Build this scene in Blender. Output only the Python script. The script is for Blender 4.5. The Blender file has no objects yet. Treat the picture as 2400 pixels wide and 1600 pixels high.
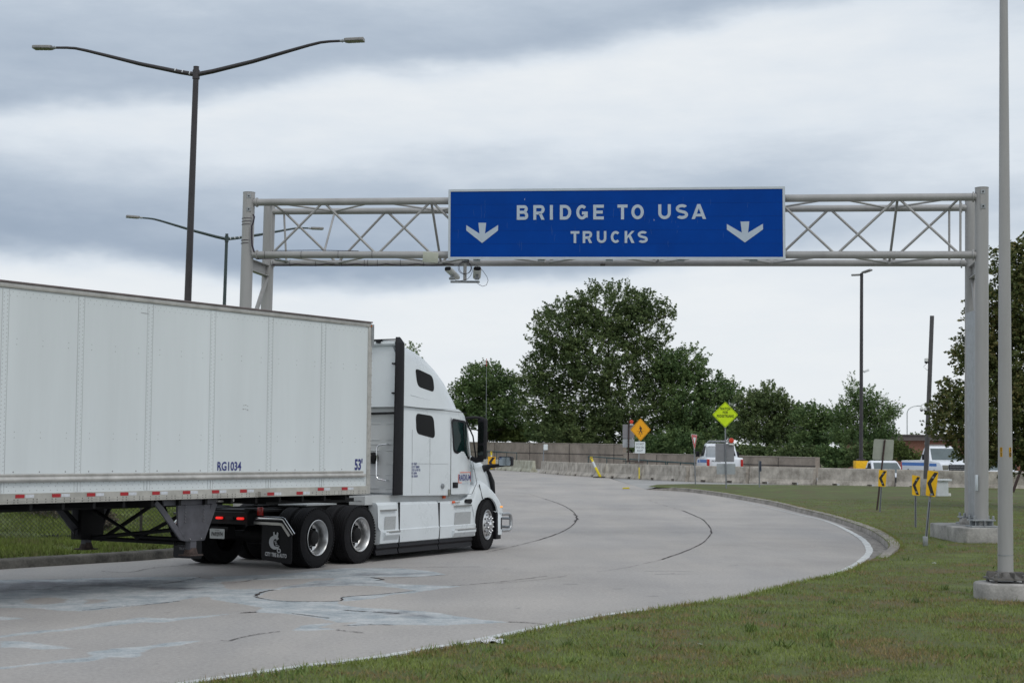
import bpy, bmesh, math, random
import numpy as np
from mathutils import Vector, Matrix, geometry, noise
random.seed(7); RNG=np.random.default_rng(11)
S=bpy.context.scene; COL=S.collection
# ------------------------------------------------------------------ camera
F,PITCH,ROLL,EYE=3740.0,.0688,.0072,2.0          # focal length in photo pixels, pitch, roll, eye height
cd=bpy.data.cameras.new('camera'); cam=bpy.data.objects.new('camera',cd); COL.objects.link(cam); S.camera=cam
cd.sensor_width=36; cd.lens=F/2400*36; cd.clip_start=.1; cd.clip_end=6000
cam.matrix_world=Matrix.Translation((0,0,EYE))@Matrix.Rotation(math.pi/2+PITCH,4,'X')@Matrix.Rotation(ROLL,4,'Z')
cd.dof.use_dof=True; cd.dof.focus_distance=29; cd.dof.aperture_fstop=4.0
# ------------------------------------------------------------------ world, sun, exposure
SUN_EL,SUN_ROT=math.radians(52),math.radians(150)
W=bpy.data.worlds.new('World'); S.world=W; W.use_nodes=True
def world():
    nt=W.node_tree; N=nt.nodes; L=nt.links; N.clear()
    out=N.new('ShaderNodeOutputWorld'); bg=N.new('ShaderNodeBackground'); bg.inputs[1].default_value=.1
    L.new(bg.outputs[0],out.inputs[0])
    sky=N.new('ShaderNodeTexSky'); sky.sky_type='NISHITA'; sky.sun_disc=False; sky.sun_elevation=SUN_EL; sky.sun_rotation=SUN_ROT
    tc=N.new('ShaderNodeTexCoord'); sep=N.new('ShaderNodeSeparateXYZ'); L.new(tc.outputs['Generated'],sep.inputs[0])
    def M(op,a,b=None,c=None):
        n=N.new('ShaderNodeMath'); n.operation=op
        for i,v in enumerate((a,b,c)):
            if v is None: continue
            if isinstance(v,(int,float)): n.inputs[i].default_value=v
            else: L.new(v,n.inputs[i])
        return n.outputs[0]
    az=M('ARCTAN2',sep.outputs[0],sep.outputs[1]); el=M('ARCSINE',sep.outputs[2])
    cmb=N.new('ShaderNodeCombineXYZ'); L.new(az,cmb.inputs[0]); L.new(el,cmb.inputs[1])
    def NZ(scale,sc,loc=(0,0,0),detail=6,rough=.55):
        mp=N.new('ShaderNodeMapping'); mp.inputs['Scale'].default_value=sc; mp.inputs['Location'].default_value=loc; mp.inputs['Rotation'].default_value=(0,0,-.12)
        L.new(cmb.outputs[0],mp.inputs[0]); n=N.new('ShaderNodeTexNoise'); n.inputs['Scale'].default_value=scale; n.inputs['Detail'].default_value=detail; n.inputs['Roughness'].default_value=rough
        L.new(mp.outputs[0],n.inputs['Vector']); return n
    wn=NZ(5,(1,2.2,1),(3,1,0),5); sub=N.new('ShaderNodeVectorMath'); sub.operation='SUBTRACT'; L.new(wn.outputs['Color'],sub.inputs[0]); sub.inputs[1].default_value=(.5,.5,.5)
    scl=N.new('ShaderNodeVectorMath'); scl.operation='MULTIPLY'; L.new(sub.outputs[0],scl.inputs[0]); scl.inputs[1].default_value=(.16,.06,0)
    wv=N.new('ShaderNodeVectorMath'); wv.operation='ADD'; L.new(cmb.outputs[0],wv.inputs[0]); L.new(scl.outputs[0],wv.inputs[1])
    # cloud bodies: (az, el, half length, half height, tilt, darkness)
    blobs=[(.30,.275,.09,.02,0,.25),(-.30,.27,.20,.03,0,.10),(.26,.125,.12,.03,0,.14),(.12,.155,.09,.03,0,.16),(.9,.3,.5,.1,.1,.6),(-1.0,.25,.5,.12,0,.6),(0,.75,1.2,.22,.1,.4)]
    tot=None
    for a,e,lw,hh,t,dk in blobs:
        s1=N.new('ShaderNodeVectorMath'); s1.operation='SUBTRACT'; L.new(wv.outputs[0],s1.inputs[0]); s1.inputs[1].default_value=(a,e,0)
        mp=N.new('ShaderNodeMapping'); L.new(s1.outputs[0],mp.inputs[0]); mp.vector_type='TEXTURE'; mp.inputs['Rotation'].default_value=(0,0,t); mp.inputs['Scale'].default_value=(lw,hh,1)
        ln=N.new('ShaderNodeVectorMath'); ln.operation='LENGTH'; L.new(mp.outputs[0],ln.inputs[0])
        sq=M('POWER',ln.outputs['Value'],2.4); g=M('MULTIPLY',M('EXPONENT',M('MULTIPLY',sq,-.9)),dk)
        tot=g if tot is None else M('ADD',tot,g)
    # layered cloud decks with a crisp lower rim (in azimuth / elevation of the real sky)
    ws=N.new('ShaderNodeSeparateXYZ'); L.new(wv.outputs[0],ws.inputs[0]); A_,E_=ws.outputs[0],ws.outputs[1]
    def MR(x,a,b,c,d,st=True):
        n=N.new('ShaderNodeMapRange'); n.interpolation_type='SMOOTHSTEP' if st else 'LINEAR'; L.new(x,n.inputs[0])
        for i,v in enumerate((a,b,c,d)): n.inputs[1+i].default_value=v
        return n.outputs[0]
    u=M('SUBTRACT',E_,M('MULTIPLY_ADD',A_,.150,.2415))                  # upper deck, rim rising to the right
    up_=M('MULTIPLY',M('MULTIPLY',MR(u,-.010,.016,0,1),MR(u,.012,.085,1.08,.56)),MR(A_,.14,.32,.66,.22))
    v=M('SUBTRACT',E_,M('MULTIPLY_ADD',M('ABSOLUTE',M('ADD',A_,.17)),.060,.094))   # middle deck
    md=M('MULTIPLY',M('MULTIPLY',MR(v,-.004,.020,0,1),MR(v,.012,.120,1,.0)),MR(A_,.0,.30,.92,.32))
    far=MR(M('ABSOLUTE',az),.5,1.1,1,.0)
    tot=M('ADD',tot,M('MULTIPLY',M('ADD',up_,md),far))
    fine=NZ(7,(1,4.5,1),(0,4,0),8,.6); fn=M('MULTIPLY',M('SUBTRACT',fine.outputs['Fac'],.5),.42)
    puff=NZ(16,(1,2.6,1),(5,2,0),7,.6); fn=M('ADD',fn,M('MULTIPLY',M('SUBTRACT',puff.outputs['Fac'],.5),.22))
    # texture fades towards the bright horizon
    hz=N.new('ShaderNodeMapRange'); L.new(el,hz.inputs[0]); hz.inputs[1].default_value=.02; hz.inputs[2].default_value=.13; hz.inputs[3].default_value=.25; hz.inputs[4].default_value=1
    d=M('ADD',M('MULTIPLY',tot,.78),M('MULTIPLY',fn,hz.outputs[0])); d=M('ADD',d,.045)
    cr=N.new('ShaderNodeValToRGB'); L.new(d,cr.inputs[0]); E=cr.color_ramp.elements
    E[0].position=0; E[0].color=(.84,.875,.905,1); E[1].position=1; E[1].color=(.27,.345,.45,1)
    for p,c in ((.22,(.73,.79,.855,1)),(.5,(.50,.575,.67,1)),(.75,(.365,.44,.545,1))):
        e=cr.color_ramp.elements.new(p); e.color=c
    sc10=N.new('ShaderNodeVectorMath'); sc10.operation='SCALE'; sc10.inputs['Scale'].default_value=10; L.new(cr.outputs[0],sc10.inputs[0])
    mx=N.new('ShaderNodeMix'); mx.data_type='RGBA'; mx.inputs[0].default_value=.97
    L.new(sky.outputs[0],mx.inputs[6]); L.new(sc10.outputs[0],mx.inputs[7])
    # ground side of the world: dim
    gr=N.new('ShaderNodeMapRange'); L.new(el,gr.inputs[0]); gr.inputs[1].default_value=-.02; gr.inputs[2].default_value=.0; gr.inputs[3].default_value=0; gr.inputs[4].default_value=1
    mg=N.new('ShaderNodeMix'); mg.data_type='RGBA'; L.new(gr.outputs[0],mg.inputs[0]); mg.inputs[6].default_value=(1.5,1.6,1.3,1); L.new(mx.outputs[2],mg.inputs[7])
    L.new(mg.outputs[2],bg.inputs[0])
world()
sl=bpy.data.lights.new('sun','SUN'); sl.energy=.8; sl.angle=math.radians(18); sl.color=(1,.95,.88)
so=bpy.data.objects.new('sun',sl); COL.objects.link(so)
_d=Vector((math.sin(SUN_ROT)*math.cos(SUN_EL),math.cos(SUN_ROT)*math.cos(SUN_EL),math.sin(SUN_EL))); so.rotation_euler=(-_d).to_track_quat('-Z','Y').to_euler()
S.view_settings.view_transform='Standard'; S.view_settings.look='None'; S.view_settings.exposure=0.0; S.view_settings.gamma=1
try:
    S.cycles.max_bounces=6; S.cycles.transparent_max_bounces=16
except Exception: pass
# ------------------------------------------------------------------ helpers: positions
def ray(px,py):
    dx,dy=px-1200,py-800; c,s=math.cos(ROLL),math.sin(ROLL)
    u=c*dx+s*dy; v=-s*dx+c*dy; x,y,z=u/F,1.0,-v/F; cp,sp=math.cos(PITCH),math.sin(PITCH)
    return Vector((x,y*cp-z*sp,y*sp+z*cp))
def gz(x,y):
    d=math.hypot(x,y); t=min(max((d-50)/35,0),1); return .4*t*t*(3-2*t)
def gnd(px,py,up=0):                 # point of the terrain seen at a photo pixel
    R=ray(px,py); Z=0
    for i in range(30):
        t=(Z+up-EYE)/R.z; P=Vector((0,0,EYE))+R*t; Z=.5*Z+.5*gz(P.x,P.y)
    P.z=gz(P.x,P.y)+up; return P
def aty(px,py,y): R=ray(px,py); return Vector((0,0,EYE))+R*(y/R.y)
# ------------------------------------------------------------------ helpers: materials
MATS={}
def mat(name,col,rough=.6,metal=0,var=.12,scale=3,bump=0,bscale=40,col2=None,spec=.5,emit=0,streak=False,fine=0):
    if name in MATS: return MATS[name]
    m=bpy.data.materials.new(name); m.use_nodes=True; nt=m.node_tree; N=nt.nodes; L=nt.links; B=N['Principled BSDF']
    B.inputs['Roughness'].default_value=rough; B.inputs['Metallic'].default_value=metal
    B.inputs['Specular IOR Level'].default_value=spec
    tc=N.new('ShaderNodeTexCoord'); mp=N.new('ShaderNodeMapping'); L.new(tc.outputs['Object'],mp.inputs[0])
    if streak: mp.inputs['Scale'].default_value=(1,1,.12)
    n=N.new('ShaderNodeTexNoise'); n.inputs['Scale'].default_value=scale; n.inputs['Detail'].default_value=8; n.inputs['Roughness'].default_value=.65; L.new(mp.outputs[0],n.inputs['Vector'])
    cr=N.new('ShaderNodeValToRGB'); L.new(n.outputs['Fac'],cr.inputs[0]); e=cr.color_ramp.elements
    a=[max(0,c*(1-var)) for c in col]; b=[min(1,c*(1+var)) for c in (col2 or col)]
    e[0].position=.3; e[0].color=(*a,1); e[1].position=.7; e[1].color=(*b,1)
    res=cr.outputs[0]
    if fine:
        n2=N.new('ShaderNodeTexNoise'); n2.inputs['Scale'].default_value=bscale; n2.inputs['Detail'].default_value=3; L.new(tc.outputs['Object'],n2.inputs['Vector'])
        mr=N.new('ShaderNodeMapRange'); L.new(n2.outputs['Fac'],mr.inputs[0]); mr.inputs[1].default_value=.3; mr.inputs[2].default_value=.7; mr.inputs[3].default_value=1-fine; mr.inputs[4].default_value=1+fine
        mm=N.new('ShaderNodeVectorMath'); mm.operation='SCALE'; L.new(res,mm.inputs[0]); L.new(mr.outputs[0],mm.inputs['Scale']); res=mm.outputs[0]
    L.new(res,B.inputs['Base Color'])
    rr=N.new('ShaderNodeMapRange'); L.new(n.outputs['Fac'],rr.inputs[0]); rr.inputs[3].default_value=max(0,rough-.08); rr.inputs[4].default_value=min(1,rough+.1); L.new(rr.outputs[0],B.inputs['Roughness'])
    if bump:
        nb=N.new('ShaderNodeTexNoise'); nb.inputs['Scale'].default_value=bscale; nb.inputs['Detail'].default_value=6; L.new(tc.outputs['Object'],nb.inputs['Vector'])
        bn=N.new('ShaderNodeBump'); bn.inputs['Strength'].default_value=bump; bn.inputs['Distance'].default_value=.02; L.new(nb.outputs['Fac'],bn.inputs['Height']); L.new(bn.outputs[0],B.inputs['Normal'])
    if emit: B.inputs['Emission Color'].default_value=(*col,1); B.inputs['Emission Strength'].default_value=emit
    MATS[name]=m; return m
white_paint=mat('white_paint',(.68,.73,.765),.28,0,.05,1.5,0,spec=.5)
trailer_white=mat('trailer_white',(.645,.695,.72),.42,0,.07,.9,0,streak=True)
alu=mat('aluminium',(.50,.49,.47),.42,.7,.22,4,0,streak=False)
alu_rail=mat('aluminium_rail',(.46,.45,.42),.5,.45,.25,2.5)
chrome=mat('chrome',(.75,.76,.78),.14,1,.06,6)
rimalu=mat('rim_aluminium',(.62,.63,.64),.36,1,.12,12)
steelguard=mat('guard_steel',(.42,.43,.44),.3,.9,.15,5)
black=mat('black_plastic',(.010,.010,.013),.5,0,.3,5,spec=.25)
rubber=mat('rubber',(.009,.009,.011),.75,0,.35,9,.25,60,spec=.25)
blackmetal=mat('black_chassis',(.008,.008,.009),.6,0,.4,6,spec=.25)
glass=mat('dark_glass',(.004,.004,.005),.30,0,.1,2,spec=.10)
cabglass=mat('cab_glass',(.006,.020,.020),.12,0,.6,2.5,spec=.12)
mirror_m=mat('mirror_glass',(.5,.55,.58),.05,1,.1,5)
greywall=mat('grey_cab_back',(.50,.52,.53),.45,0,.08,2)
leggrey=mat('leg_grey_paint',(.065,.065,.078),.55,0,.35,5)
rust=mat('rust',(.07,.045,.04),.8,0,.4,20)
red=mat('red_tape',(.36,.012,.02),.4,0,.15,8)
whitetape=mat('white_tape',(.58,.61,.66),.4,0,.15,30)
blue_txt=mat('blue_lettering',(.025,.035,.19),.5,0,.12,6)
orange_m=mat('orange_decal',(.75,.12,.03),.5,0,.1,6)
amber=mat('amber_lens',(.9,.35,.03),.3,0,.1,8,emit=.6)
taillit=mat('lit_tail_lamp',(.8,.02,.015),.3,0,.1,8,emit=.8)
redlens=mat('red_lens',(.42,.015,.012),.25,0,.2,8)
rivetm=mat('rivet',(.24,.24,.25),.5,.2,.2,30)
seamm=mat('seam',(.40,.42,.43),.6,0,.3,6,streak=True)
galv=mat('painted_steel',(.335,.335,.338),.42,.1,.15,1.6,.05,50,streak=True)
galvdark=mat('galvanised',(.30,.32,.34),.4,.6,.22,8)
bronze=mat('dark_bronze_paint',(.040,.037,.042),.42,.2,.25,2)
greenpole=mat('green_pole_paint',(.035,.055,.058),.42,.2,.25,2)
lens_m=mat('lamp_lens',(.17,.17,.145),.3,0,.2,20)
lamp_grey=mat('lamp_housing',(.22,.22,.22),.5,.1,.2,8)
signalu=mat('sign_aluminium',(.50,.55,.60),.5,.35,.08,3)
signblue=mat('sign_blue',(.0,.048,.30),.5,0,.10,1.2,0,fine=.0,spec=.08)
signgrey=mat('sign_letter_grey',(.42,.50,.60),.5,0,.06,3)
camwhite=mat('camera_housing',(.68,.70,.70),.4,0,.08,5)
cable=mat('cable_black',(.03,.02,.035),.5,0,.2,6)
beige=mat('beige_panel',(.47,.49,.42),.5,0,.06,6)
chev_y=mat('chevron_yellow',(.72,.42,.0),.45,0,.10,4)
chev_k=mat('chevron_black',(.012,.010,.014),.5,0,.2,4)
post_grey=mat('sign_post_steel',(.22,.235,.26),.45,.5,.25,7,streak=True)
brownpost=mat('brown_post',(.045,.028,.026),.8,0,.3,5,streak=True)
signback=mat('sign_back_grey',(.24,.245,.27),.5,.3,.12,4)
signback2=mat('sign_back_light',(.35,.38,.41),.5,.3,.12,4)
oldback=mat('weathered_sign_back',(.30,.32,.28),.55,.1,.14,5)
lime=mat('fluorescent_lime',(.58,.80,.0),.5,0,.08,4)
pedy=mat('pedestrian_yellow',(.80,.36,.0),.5,0,.08,4)
signwhite=mat('sign_white',(.68,.74,.77),.5,0,.05,4)
conc=mat('concrete_barrier',(.32,.29,.25),.85,0,.36,2.2,.4,30,col2=(.42,.39,.35),fine=.12)
concfoot=mat('concrete_footing',(.25,.25,.24),.85,0,.3,3,.4,30,col2=(.33,.32,.31),fine=.1)
wallm=mat('wall_concrete',(.235,.20,.17),.9,0,.28,.6,.4,15,col2=(.29,.25,.215),fine=.12)
kerbm=mat('kerb_concrete',(.20,.185,.165),.9,0,.25,2.5,.5,25,col2=(.30,.28,.26),fine=.15)
gutterm=mat('gutter_dirt',(.12,.11,.10),.95,0,.4,6,.5,50,col2=(.22,.21,.20),fine=.25)
linem=mat('road_white',(.50,.52,.53),.8,0,.28,5,.2,40,fine=.15)
yellowline=mat('yellow_marking',(.62,.36,.05),.8,0,.3,5)
yellow_p=mat('yellow_plastic',(.80,.65,.02),.5,0,.12,6)
yellow_base=mat('yellow_base',(.75,.42,.0),.6,0,.15,6)
greenrail=mat('green_rail',(.02,.06,.065),.5,.2,.2,4)
vehw=mat('pickup_white',(.72,.76,.82),.3,0,.04,2)
vehblue=mat('pickup_blue',(.008,.14,.50),.4,0,.08,3)
brick=None
cabgrey=mat('cabinet_white',(.58,.62,.66),.5,0,.1,4)
bark=mat('bark',(.045,.036,.03),.9,0,.4,6,.6,20,streak=True)
chain=mat('chain_link',(.06,.065,.06),.55,.5,.3,5)
perf=mat('step_mesh',(.42,.44,.45),.55,.2,.3,90)
woodm=mat('fascia',(.12,.105,.10),.8,0,.2,2)
def road_mat():
    m=bpy.data.materials.new('concrete_road'); m.use_nodes=True; nt=m.node_tree; N=nt.nodes; L=nt.links; B=N['Principled BSDF']
    tc=N.new('ShaderNodeTexCoord')
    def nz(s,d=6,r=.6,sc=(1,1,1),rot=0):
        mp=N.new('ShaderNodeMapping'); mp.inputs['Scale'].default_value=sc; mp.inputs['Rotation'].default_value=(0,0,rot); L.new(tc.outputs['Object'],mp.inputs[0])
        n=N.new('ShaderNodeTexNoise'); n.inputs['Scale'].default_value=s; n.inputs['Detail'].default_value=d; n.inputs['Roughness'].default_value=r; L.new(mp.outputs[0],n.inputs['Vector']); return n.outputs['Fac']
    def ramp(f,p):
        c=N.new('ShaderNodeValToRGB'); L.new(f,c.inputs[0]); c.color_ramp.elements[0].position=p[0][0]; c.color_ramp.elements[0].color=(*p[0][1],1)
        c.color_ramp.elements[1].position=p[-1][0]; c.color_ramp.elements[1].color=(*p[-1][1],1)
        for q in p[1:-1]: e=c.color_ramp.elements.new(q[0]); e.color=(*q[1],1)
        return c.outputs[0]
    def mix(a,b,f,mode='MULTIPLY'):
        x=N.new('ShaderNodeMix'); x.data_type='RGBA'; x.blend_type=mode
        if isinstance(f,(int,float)): x.inputs[0].default_value=f
        else: L.new(f,x.inputs[0])
        L.new(a,x.inputs[6]); L.new(b,x.inputs[7]); return x.outputs[2]
    base=ramp(nz(.22,7,.62),[(.32,(.345,.332,.320)),(.5,(.39,.376,.364)),(.7,(.425,.41,.397))])
    tr=ramp(nz(.55,5,.6,(1,.22,1),.5),[(.35,(.88,.89,.91)),(.65,(1.04,1.03,1.02))])
    fi=ramp(nz(20,5,.75),[(.3,(.80,.80,.80)),(.7,(1.16,1.16,1.16))]); fi2=ramp(nz(160,2,.6),[(.3,(.88,.88,.88)),(.7,(1.1,1.1,1.1))])
    sp=ramp(nz(3.2,3,.5),[(.70,(1,1,1)),(.78,(.72,.70,.70))])
    c=mix(mix(mix(base,tr,1),sp,1),ramp(nz(.09,3,.5),[(.35,(.93,.93,.94)),(.65,(1.05,1.04,1.03))]),1)
    def edge(attr,amp,lo,hi,ns):
        a=N.new('ShaderNodeAttribute'); a.attribute_name=attr
        n1=N.new('ShaderNodeMath'); n1.operation='MULTIPLY_ADD'; L.new(nz(ns,7,.72),n1.inputs[0]); n1.inputs[1].default_value=amp; n1.inputs[2].default_value=-amp*.5
        n2=N.new('ShaderNodeMath'); n2.operation='ADD'; L.new(a.outputs['Fac'],n2.inputs[0]); L.new(n1.outputs[0],n2.inputs[1])
        m2=N.new('ShaderNodeMapRange'); L.new(n2.outputs[0],m2.inputs[0]); m2.inputs[1].default_value=lo; m2.inputs[2].default_value=hi
        m3=N.new('ShaderNodeMath'); m3.operation='GREATER_THAN'; L.new(a.outputs['Fac'],m3.inputs[0]); m3.inputs[1].default_value=.001
        m4=N.new('ShaderNodeMath'); m4.operation='MULTIPLY'; L.new(m2.outputs[0],m4.inputs[0]); L.new(m3.outputs[0],m4.inputs[1]); return m4.outputs[0]
    pc=ramp(nz(2.6,8,.75),[(.30,(.20,.215,.235)),(.42,(.32,.36,.39)),(.6,(.475,.495,.51)),(.75,(.53,.55,.565))]); c=mix(c,pc,edge('patch',1.1,.32,.48,3.0),'MIX')
    wc=ramp(nz(4,8,.75,(1,.5,1)),[(.35,(.10,.10,.115)),(.65,(.21,.215,.23))]); c=mix(c,wc,edge('worn',2.2,.35,1.1,1.8),'MIX')  # worn marks, plus trailer shade painted into the stain band beneath it
    c=mix(mix(c,fi,1),fi2,1); L.new(c,B.inputs['Base Color']); B.inputs['Roughness'].default_value=.88; B.inputs['Specular IOR Level'].default_value=.3
    bn=N.new('ShaderNodeBump'); bn.inputs['Strength'].default_value=.25; bn.inputs['Distance'].default_value=.01; L.new(nz(60,4),bn.inputs['Height']); L.new(bn.outputs[0],B.inputs['Normal'])
    return m
roadm=road_mat()
asph=mat('asphalt_lane',(.27,.275,.275),.9,0,.16,.5,.2,40,col2=(.33,.33,.33),fine=.12)
patchm=mat('sealer_patch',(.27,.30,.325),.72,0,.34,3.5,.5,60,col2=(.40,.435,.46),fine=.35)
patchd=mat('worn_patch',(.12,.125,.14),.85,0,.45,3,.6,80,col2=(.24,.25,.26),fine=.3)
crackm=mat('crack_dark',(.035,.028,.028),.95,0,.5,8)
def grass_mat(name,cols,sc=.35):
    m=bpy.data.materials.new(name); m.use_nodes=True; nt=m.node_tree; N=nt.nodes; L=nt.links; B=N['Principled BSDF']
    tc=N.new('ShaderNodeTexCoord'); n=N.new('ShaderNodeTexNoise'); n.inputs['Scale'].default_value=sc; n.inputs['Detail'].default_value=9; n.inputs['Roughness'].default_value=.68; L.new(tc.outputs['Object'],n.inputs['Vector'])
    gi=N.new('ShaderNodeNewGeometry'); ad=N.new('ShaderNodeMath'); ad.operation='MULTIPLY_ADD'; L.new(gi.outputs['Random Per Island'],ad.inputs[0]); ad.inputs[1].default_value=.22; L.new(n.outputs['Fac'],ad.inputs[2])
    sb=N.new('ShaderNodeMath'); sb.operation='SUBTRACT'; L.new(ad.outputs[0],sb.inputs[0]); sb.inputs[1].default_value=.11
    c=N.new('ShaderNodeValToRGB'); L.new(sb.outputs[0],c.inputs[0]); E=c.color_ramp.elements
    E[0].position=cols[0][0]; E[0].color=(*cols[0][1],1); E[1].position=cols[-1][0]; E[1].color=(*cols[-1][1],1)
    for p,q in cols[1:-1]: e=E.new(p); e.color=(*q,1)
    L.new(c.outputs[0],B.inputs['Base Color']); B.inputs['Roughness'].default_value=.75; B.inputs['Specular IOR Level'].default_value=.2
    return m
lawnm=grass_mat('lawn_soil',[(.38,(.12,.095,.048)),(.46,(.10,.09,.038)),(.54,(.08,.10,.03)),(.7,(.115,.14,.04))],.9)
bladem=grass_mat('grass_blade',[(.36,(.27,.20,.10)),(.44,(.215,.195,.075)),(.50,(.16,.195,.052)),(.58,(.175,.235,.06)),(.72,(.27,.31,.10))],.9)
vergem=grass_mat('verge_grass',[(.3,(.06,.065,.025)),(.5,(.085,.115,.027)),(.7,(.14,.17,.042))],.8)
vergeb=grass_mat('verge_blade',[(.34,(.12,.12,.05)),(.5,(.11,.155,.033)),(.7,(.18,.225,.05))],.8)
def leaf_mat(name,c1,c2,c3):
    m=bpy.data.materials.new(name); m.use_nodes=True; nt=m.node_tree; N=nt.nodes; L=nt.links; B=N['Principled BSDF']
    gi=N.new('ShaderNodeNewGeometry'); tc=N.new('ShaderNodeTexCoord'); n=N.new('ShaderNodeTexNoise'); n.inputs['Scale'].default_value=.5; n.inputs['Detail'].default_value=4; L.new(tc.outputs['Object'],n.inputs['Vector'])
    ad=N.new('ShaderNodeMath'); ad.operation='MULTIPLY_ADD'; L.new(gi.outputs['Random Per Island'],ad.inputs[0]); ad.inputs[1].default_value=.45; L.new(n.outputs['Fac'],ad.inputs[2])
    c=N.new('ShaderNodeValToRGB'); L.new(ad.outputs[0],c.inputs[0]); E=c.color_ramp.elements
    E[0].position=.45; E[0].color=(*c1,1); E[1].position=1.0; E[1].color=(*c3,1); e=E.new(.72); e.color=(*c2,1)
    L.new(c.outputs[0],B.inputs['Base Color']); B.inputs['Roughness'].default_value=.6; B.inputs['Specular IOR Level'].default_value=.25
    tr=N.new('ShaderNodeBsdfTranslucent'); L.new(c.outputs[0],tr.inputs[0]); mx=N.new('ShaderNodeMixShader'); mx.inputs[0].default_value=.22
    L.new(B.outputs[0],mx.inputs[1]); L.new(tr.outputs[0],mx.inputs[2]); L.new(mx.outputs[0],N['Material Output'].inputs[0]); return m
leaf_dark=leaf_mat('maple_leaf',(.062,.098,.040),(.108,.158,.060),(.185,.235,.092))
leaf_mid=leaf_mat('mid_green_leaf',(.065,.118,.046),(.115,.185,.068),(.18,.25,.092))
leaf_light=leaf_mat('bush_leaf',(.065,.095,.026),(.10,.14,.038),(.14,.18,.055))
leaf_brown=leaf_mat('turning_leaf',(.064,.092,.034),(.112,.142,.048),(.19,.165,.065))
# ------------------------------------------------------------------ helpers: meshes
class MB:
    def __init__(s): s.v=[];s.f=[];s.m=[]
    def add(s,vs,fs,mi=0):
        b=len(s.v); s.v+= [tuple(v) for v in vs]; s.f+=[tuple(i+b for i in f) for f in fs]; s.m+=[mi]*len(fs); return s
    def box(s,c,d,mi=0,R=None):
        c=Vector(c); x,y,z=[q/2 for q in d]; P=[Vector((a*x,b*y,e*z)) for a in(-1,1) for b in(-1,1) for e in(-1,1)]
        if R is not None: P=[R@p for p in P]
        return s.add([c+p for p in P],[(0,1,3,2),(4,6,7,5),(0,4,5,1),(2,3,7,6),(0,2,6,4),(1,5,7,3)],mi)
    def tube(s,pts,r,n=10,mi=0,caps=True):
        pts=[Vector(p) for p in pts]; rr=r if isinstance(r,(list,tuple)) else [r]*len(pts); V=[];Fc=[]
        up=None
        for i,p in enumerate(pts):
            t=(pts[min(i+1,len(pts)-1)]-pts[max(i-1,0)]).normalized()
            if up is None: up=t.orthogonal().normalized()
            up=(up-t*up.dot(t)); up=up.normalized() if up.length>1e-6 else t.orthogonal().normalized(); w=t.cross(up)
            for k in range(n):
                a=2*math.pi*k/n; V.append(p+(up*math.cos(a)+w*math.sin(a))*rr[i])
        for i in range(len(pts)-1):
            for k in range(n): Fc.append((i*n+k,i*n+(k+1)%n,(i+1)*n+(k+1)%n,(i+1)*n+k))
        if caps: Fc.append(tuple(range(n-1,-1,-1))); Fc.append(tuple(range((len(pts)-1)*n,len(pts)*n)))
        return s.add(V,Fc,mi)
    def lathe(s,prof,c=(0,0,0),axis='X',n=32,mi=0):     # prof: (offset along axis, radius)
        V=[];Fc=[];c=Vector(c)
        for a,r in prof:
            for k in range(n):
                t=2*math.pi*k/n; u,w=r*math.cos(t),r*math.sin(t)
                V.append(c+(Vector((a,u,w)) if axis=='X' else Vector((u,a,w)) if axis=='Y' else Vector((u,w,a))))
        for i in range(len(prof)-1):
            for k in range(n): Fc.append((i*n+k,i*n+(k+1)%n,(i+1)*n+(k+1)%n,(i+1)*n+k))
        return s.add(V,Fc,mi)
    def prism(s,poly,x0,x1,mi=0,axis='X'):               # polygon in (y,z) swept along x
        n=len(poly)
        def P(x,a,b): return (x,a,b) if axis=='X' else (a,x,b) if axis=='Y' else (a,b,x)
        V=[P(x0,a,b) for a,b in poly]+[P(x1,a,b) for a,b in poly]
        return s.add(V,[tuple(range(n-1,-1,-1)),tuple(range(n,2*n))]+[(i,(i+1)%n,n+(i+1)%n,n+i) for i in range(n)],mi)
    def loft(s,rings,mi=0,closed=False,caps=False):
        n=len(rings[0]); V=[p for r in rings for p in r]; Fc=[]
        for i in range(len(rings)-1):
            for k in range(n if closed else n-1): Fc.append((i*n+k,i*n+(k+1)%n,(i+1)*n+(k+1)%n,(i+1)*n+k))
        if caps: Fc.append(tuple(range(n-1,-1,-1))); Fc.append(tuple(range((len(rings)-1)*n,len(rings)*n)))
        return s.add(V,Fc,mi)
    def build(s,name,mats,parent=None,smooth=None,bevel=0,seg=2):
        me=bpy.data.meshes.new(name); me.from_pydata(s.v,[],s.f)
        if not isinstance(mats,(list,tuple)): mats=[mats]
        for m in mats: me.materials.append(m)
        me.polygons.foreach_set('material_index',s.m)
        bm=bmesh.new(); bm.from_mesh(me); bmesh.ops.recalc_face_normals(bm,faces=bm.faces)
        if bevel:
            es=[e for e in bm.edges if e.is_manifold and e.calc_face_angle(0)>.5]
            bmesh.ops.bevel(bm,geom=es,offset=bevel,segments=seg,affect='EDGES',profile=.5,clamp_overlap=True)
        bm.to_mesh(me); bm.free()
        if smooth is None: smooth=35
        if smooth:
            me.polygons.foreach_set('use_smooth',[True]*len(me.polygons)); me.set_sharp_from_angle(angle=math.radians(smooth))
        o=bpy.data.objects.new(name,me); COL.objects.link(o)
        if parent: o.parent=parent
        return o
def tag(o,label=None,cat=None,group=None,kind=None):
    if label: o['label']=label
    if cat: o['category']=cat
    if group: o['group']=group
    if kind: o['kind']=kind
    return o
def empty(name,loc,rz=0,label=None,cat=None,group=None,lean=0,leany=0):
    o=bpy.data.objects.new(name,None); COL.objects.link(o); o.empty_display_size=.3
    o.location=loc; o.rotation_euler=(leany,lean,rz); return tag(o,label,cat,group)
def copy_tree(o,parent=None):
    c=o.copy(); COL.objects.link(c); c.parent=parent
    for ch in list(o.children): copy_tree(ch,c)
    return c
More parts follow.
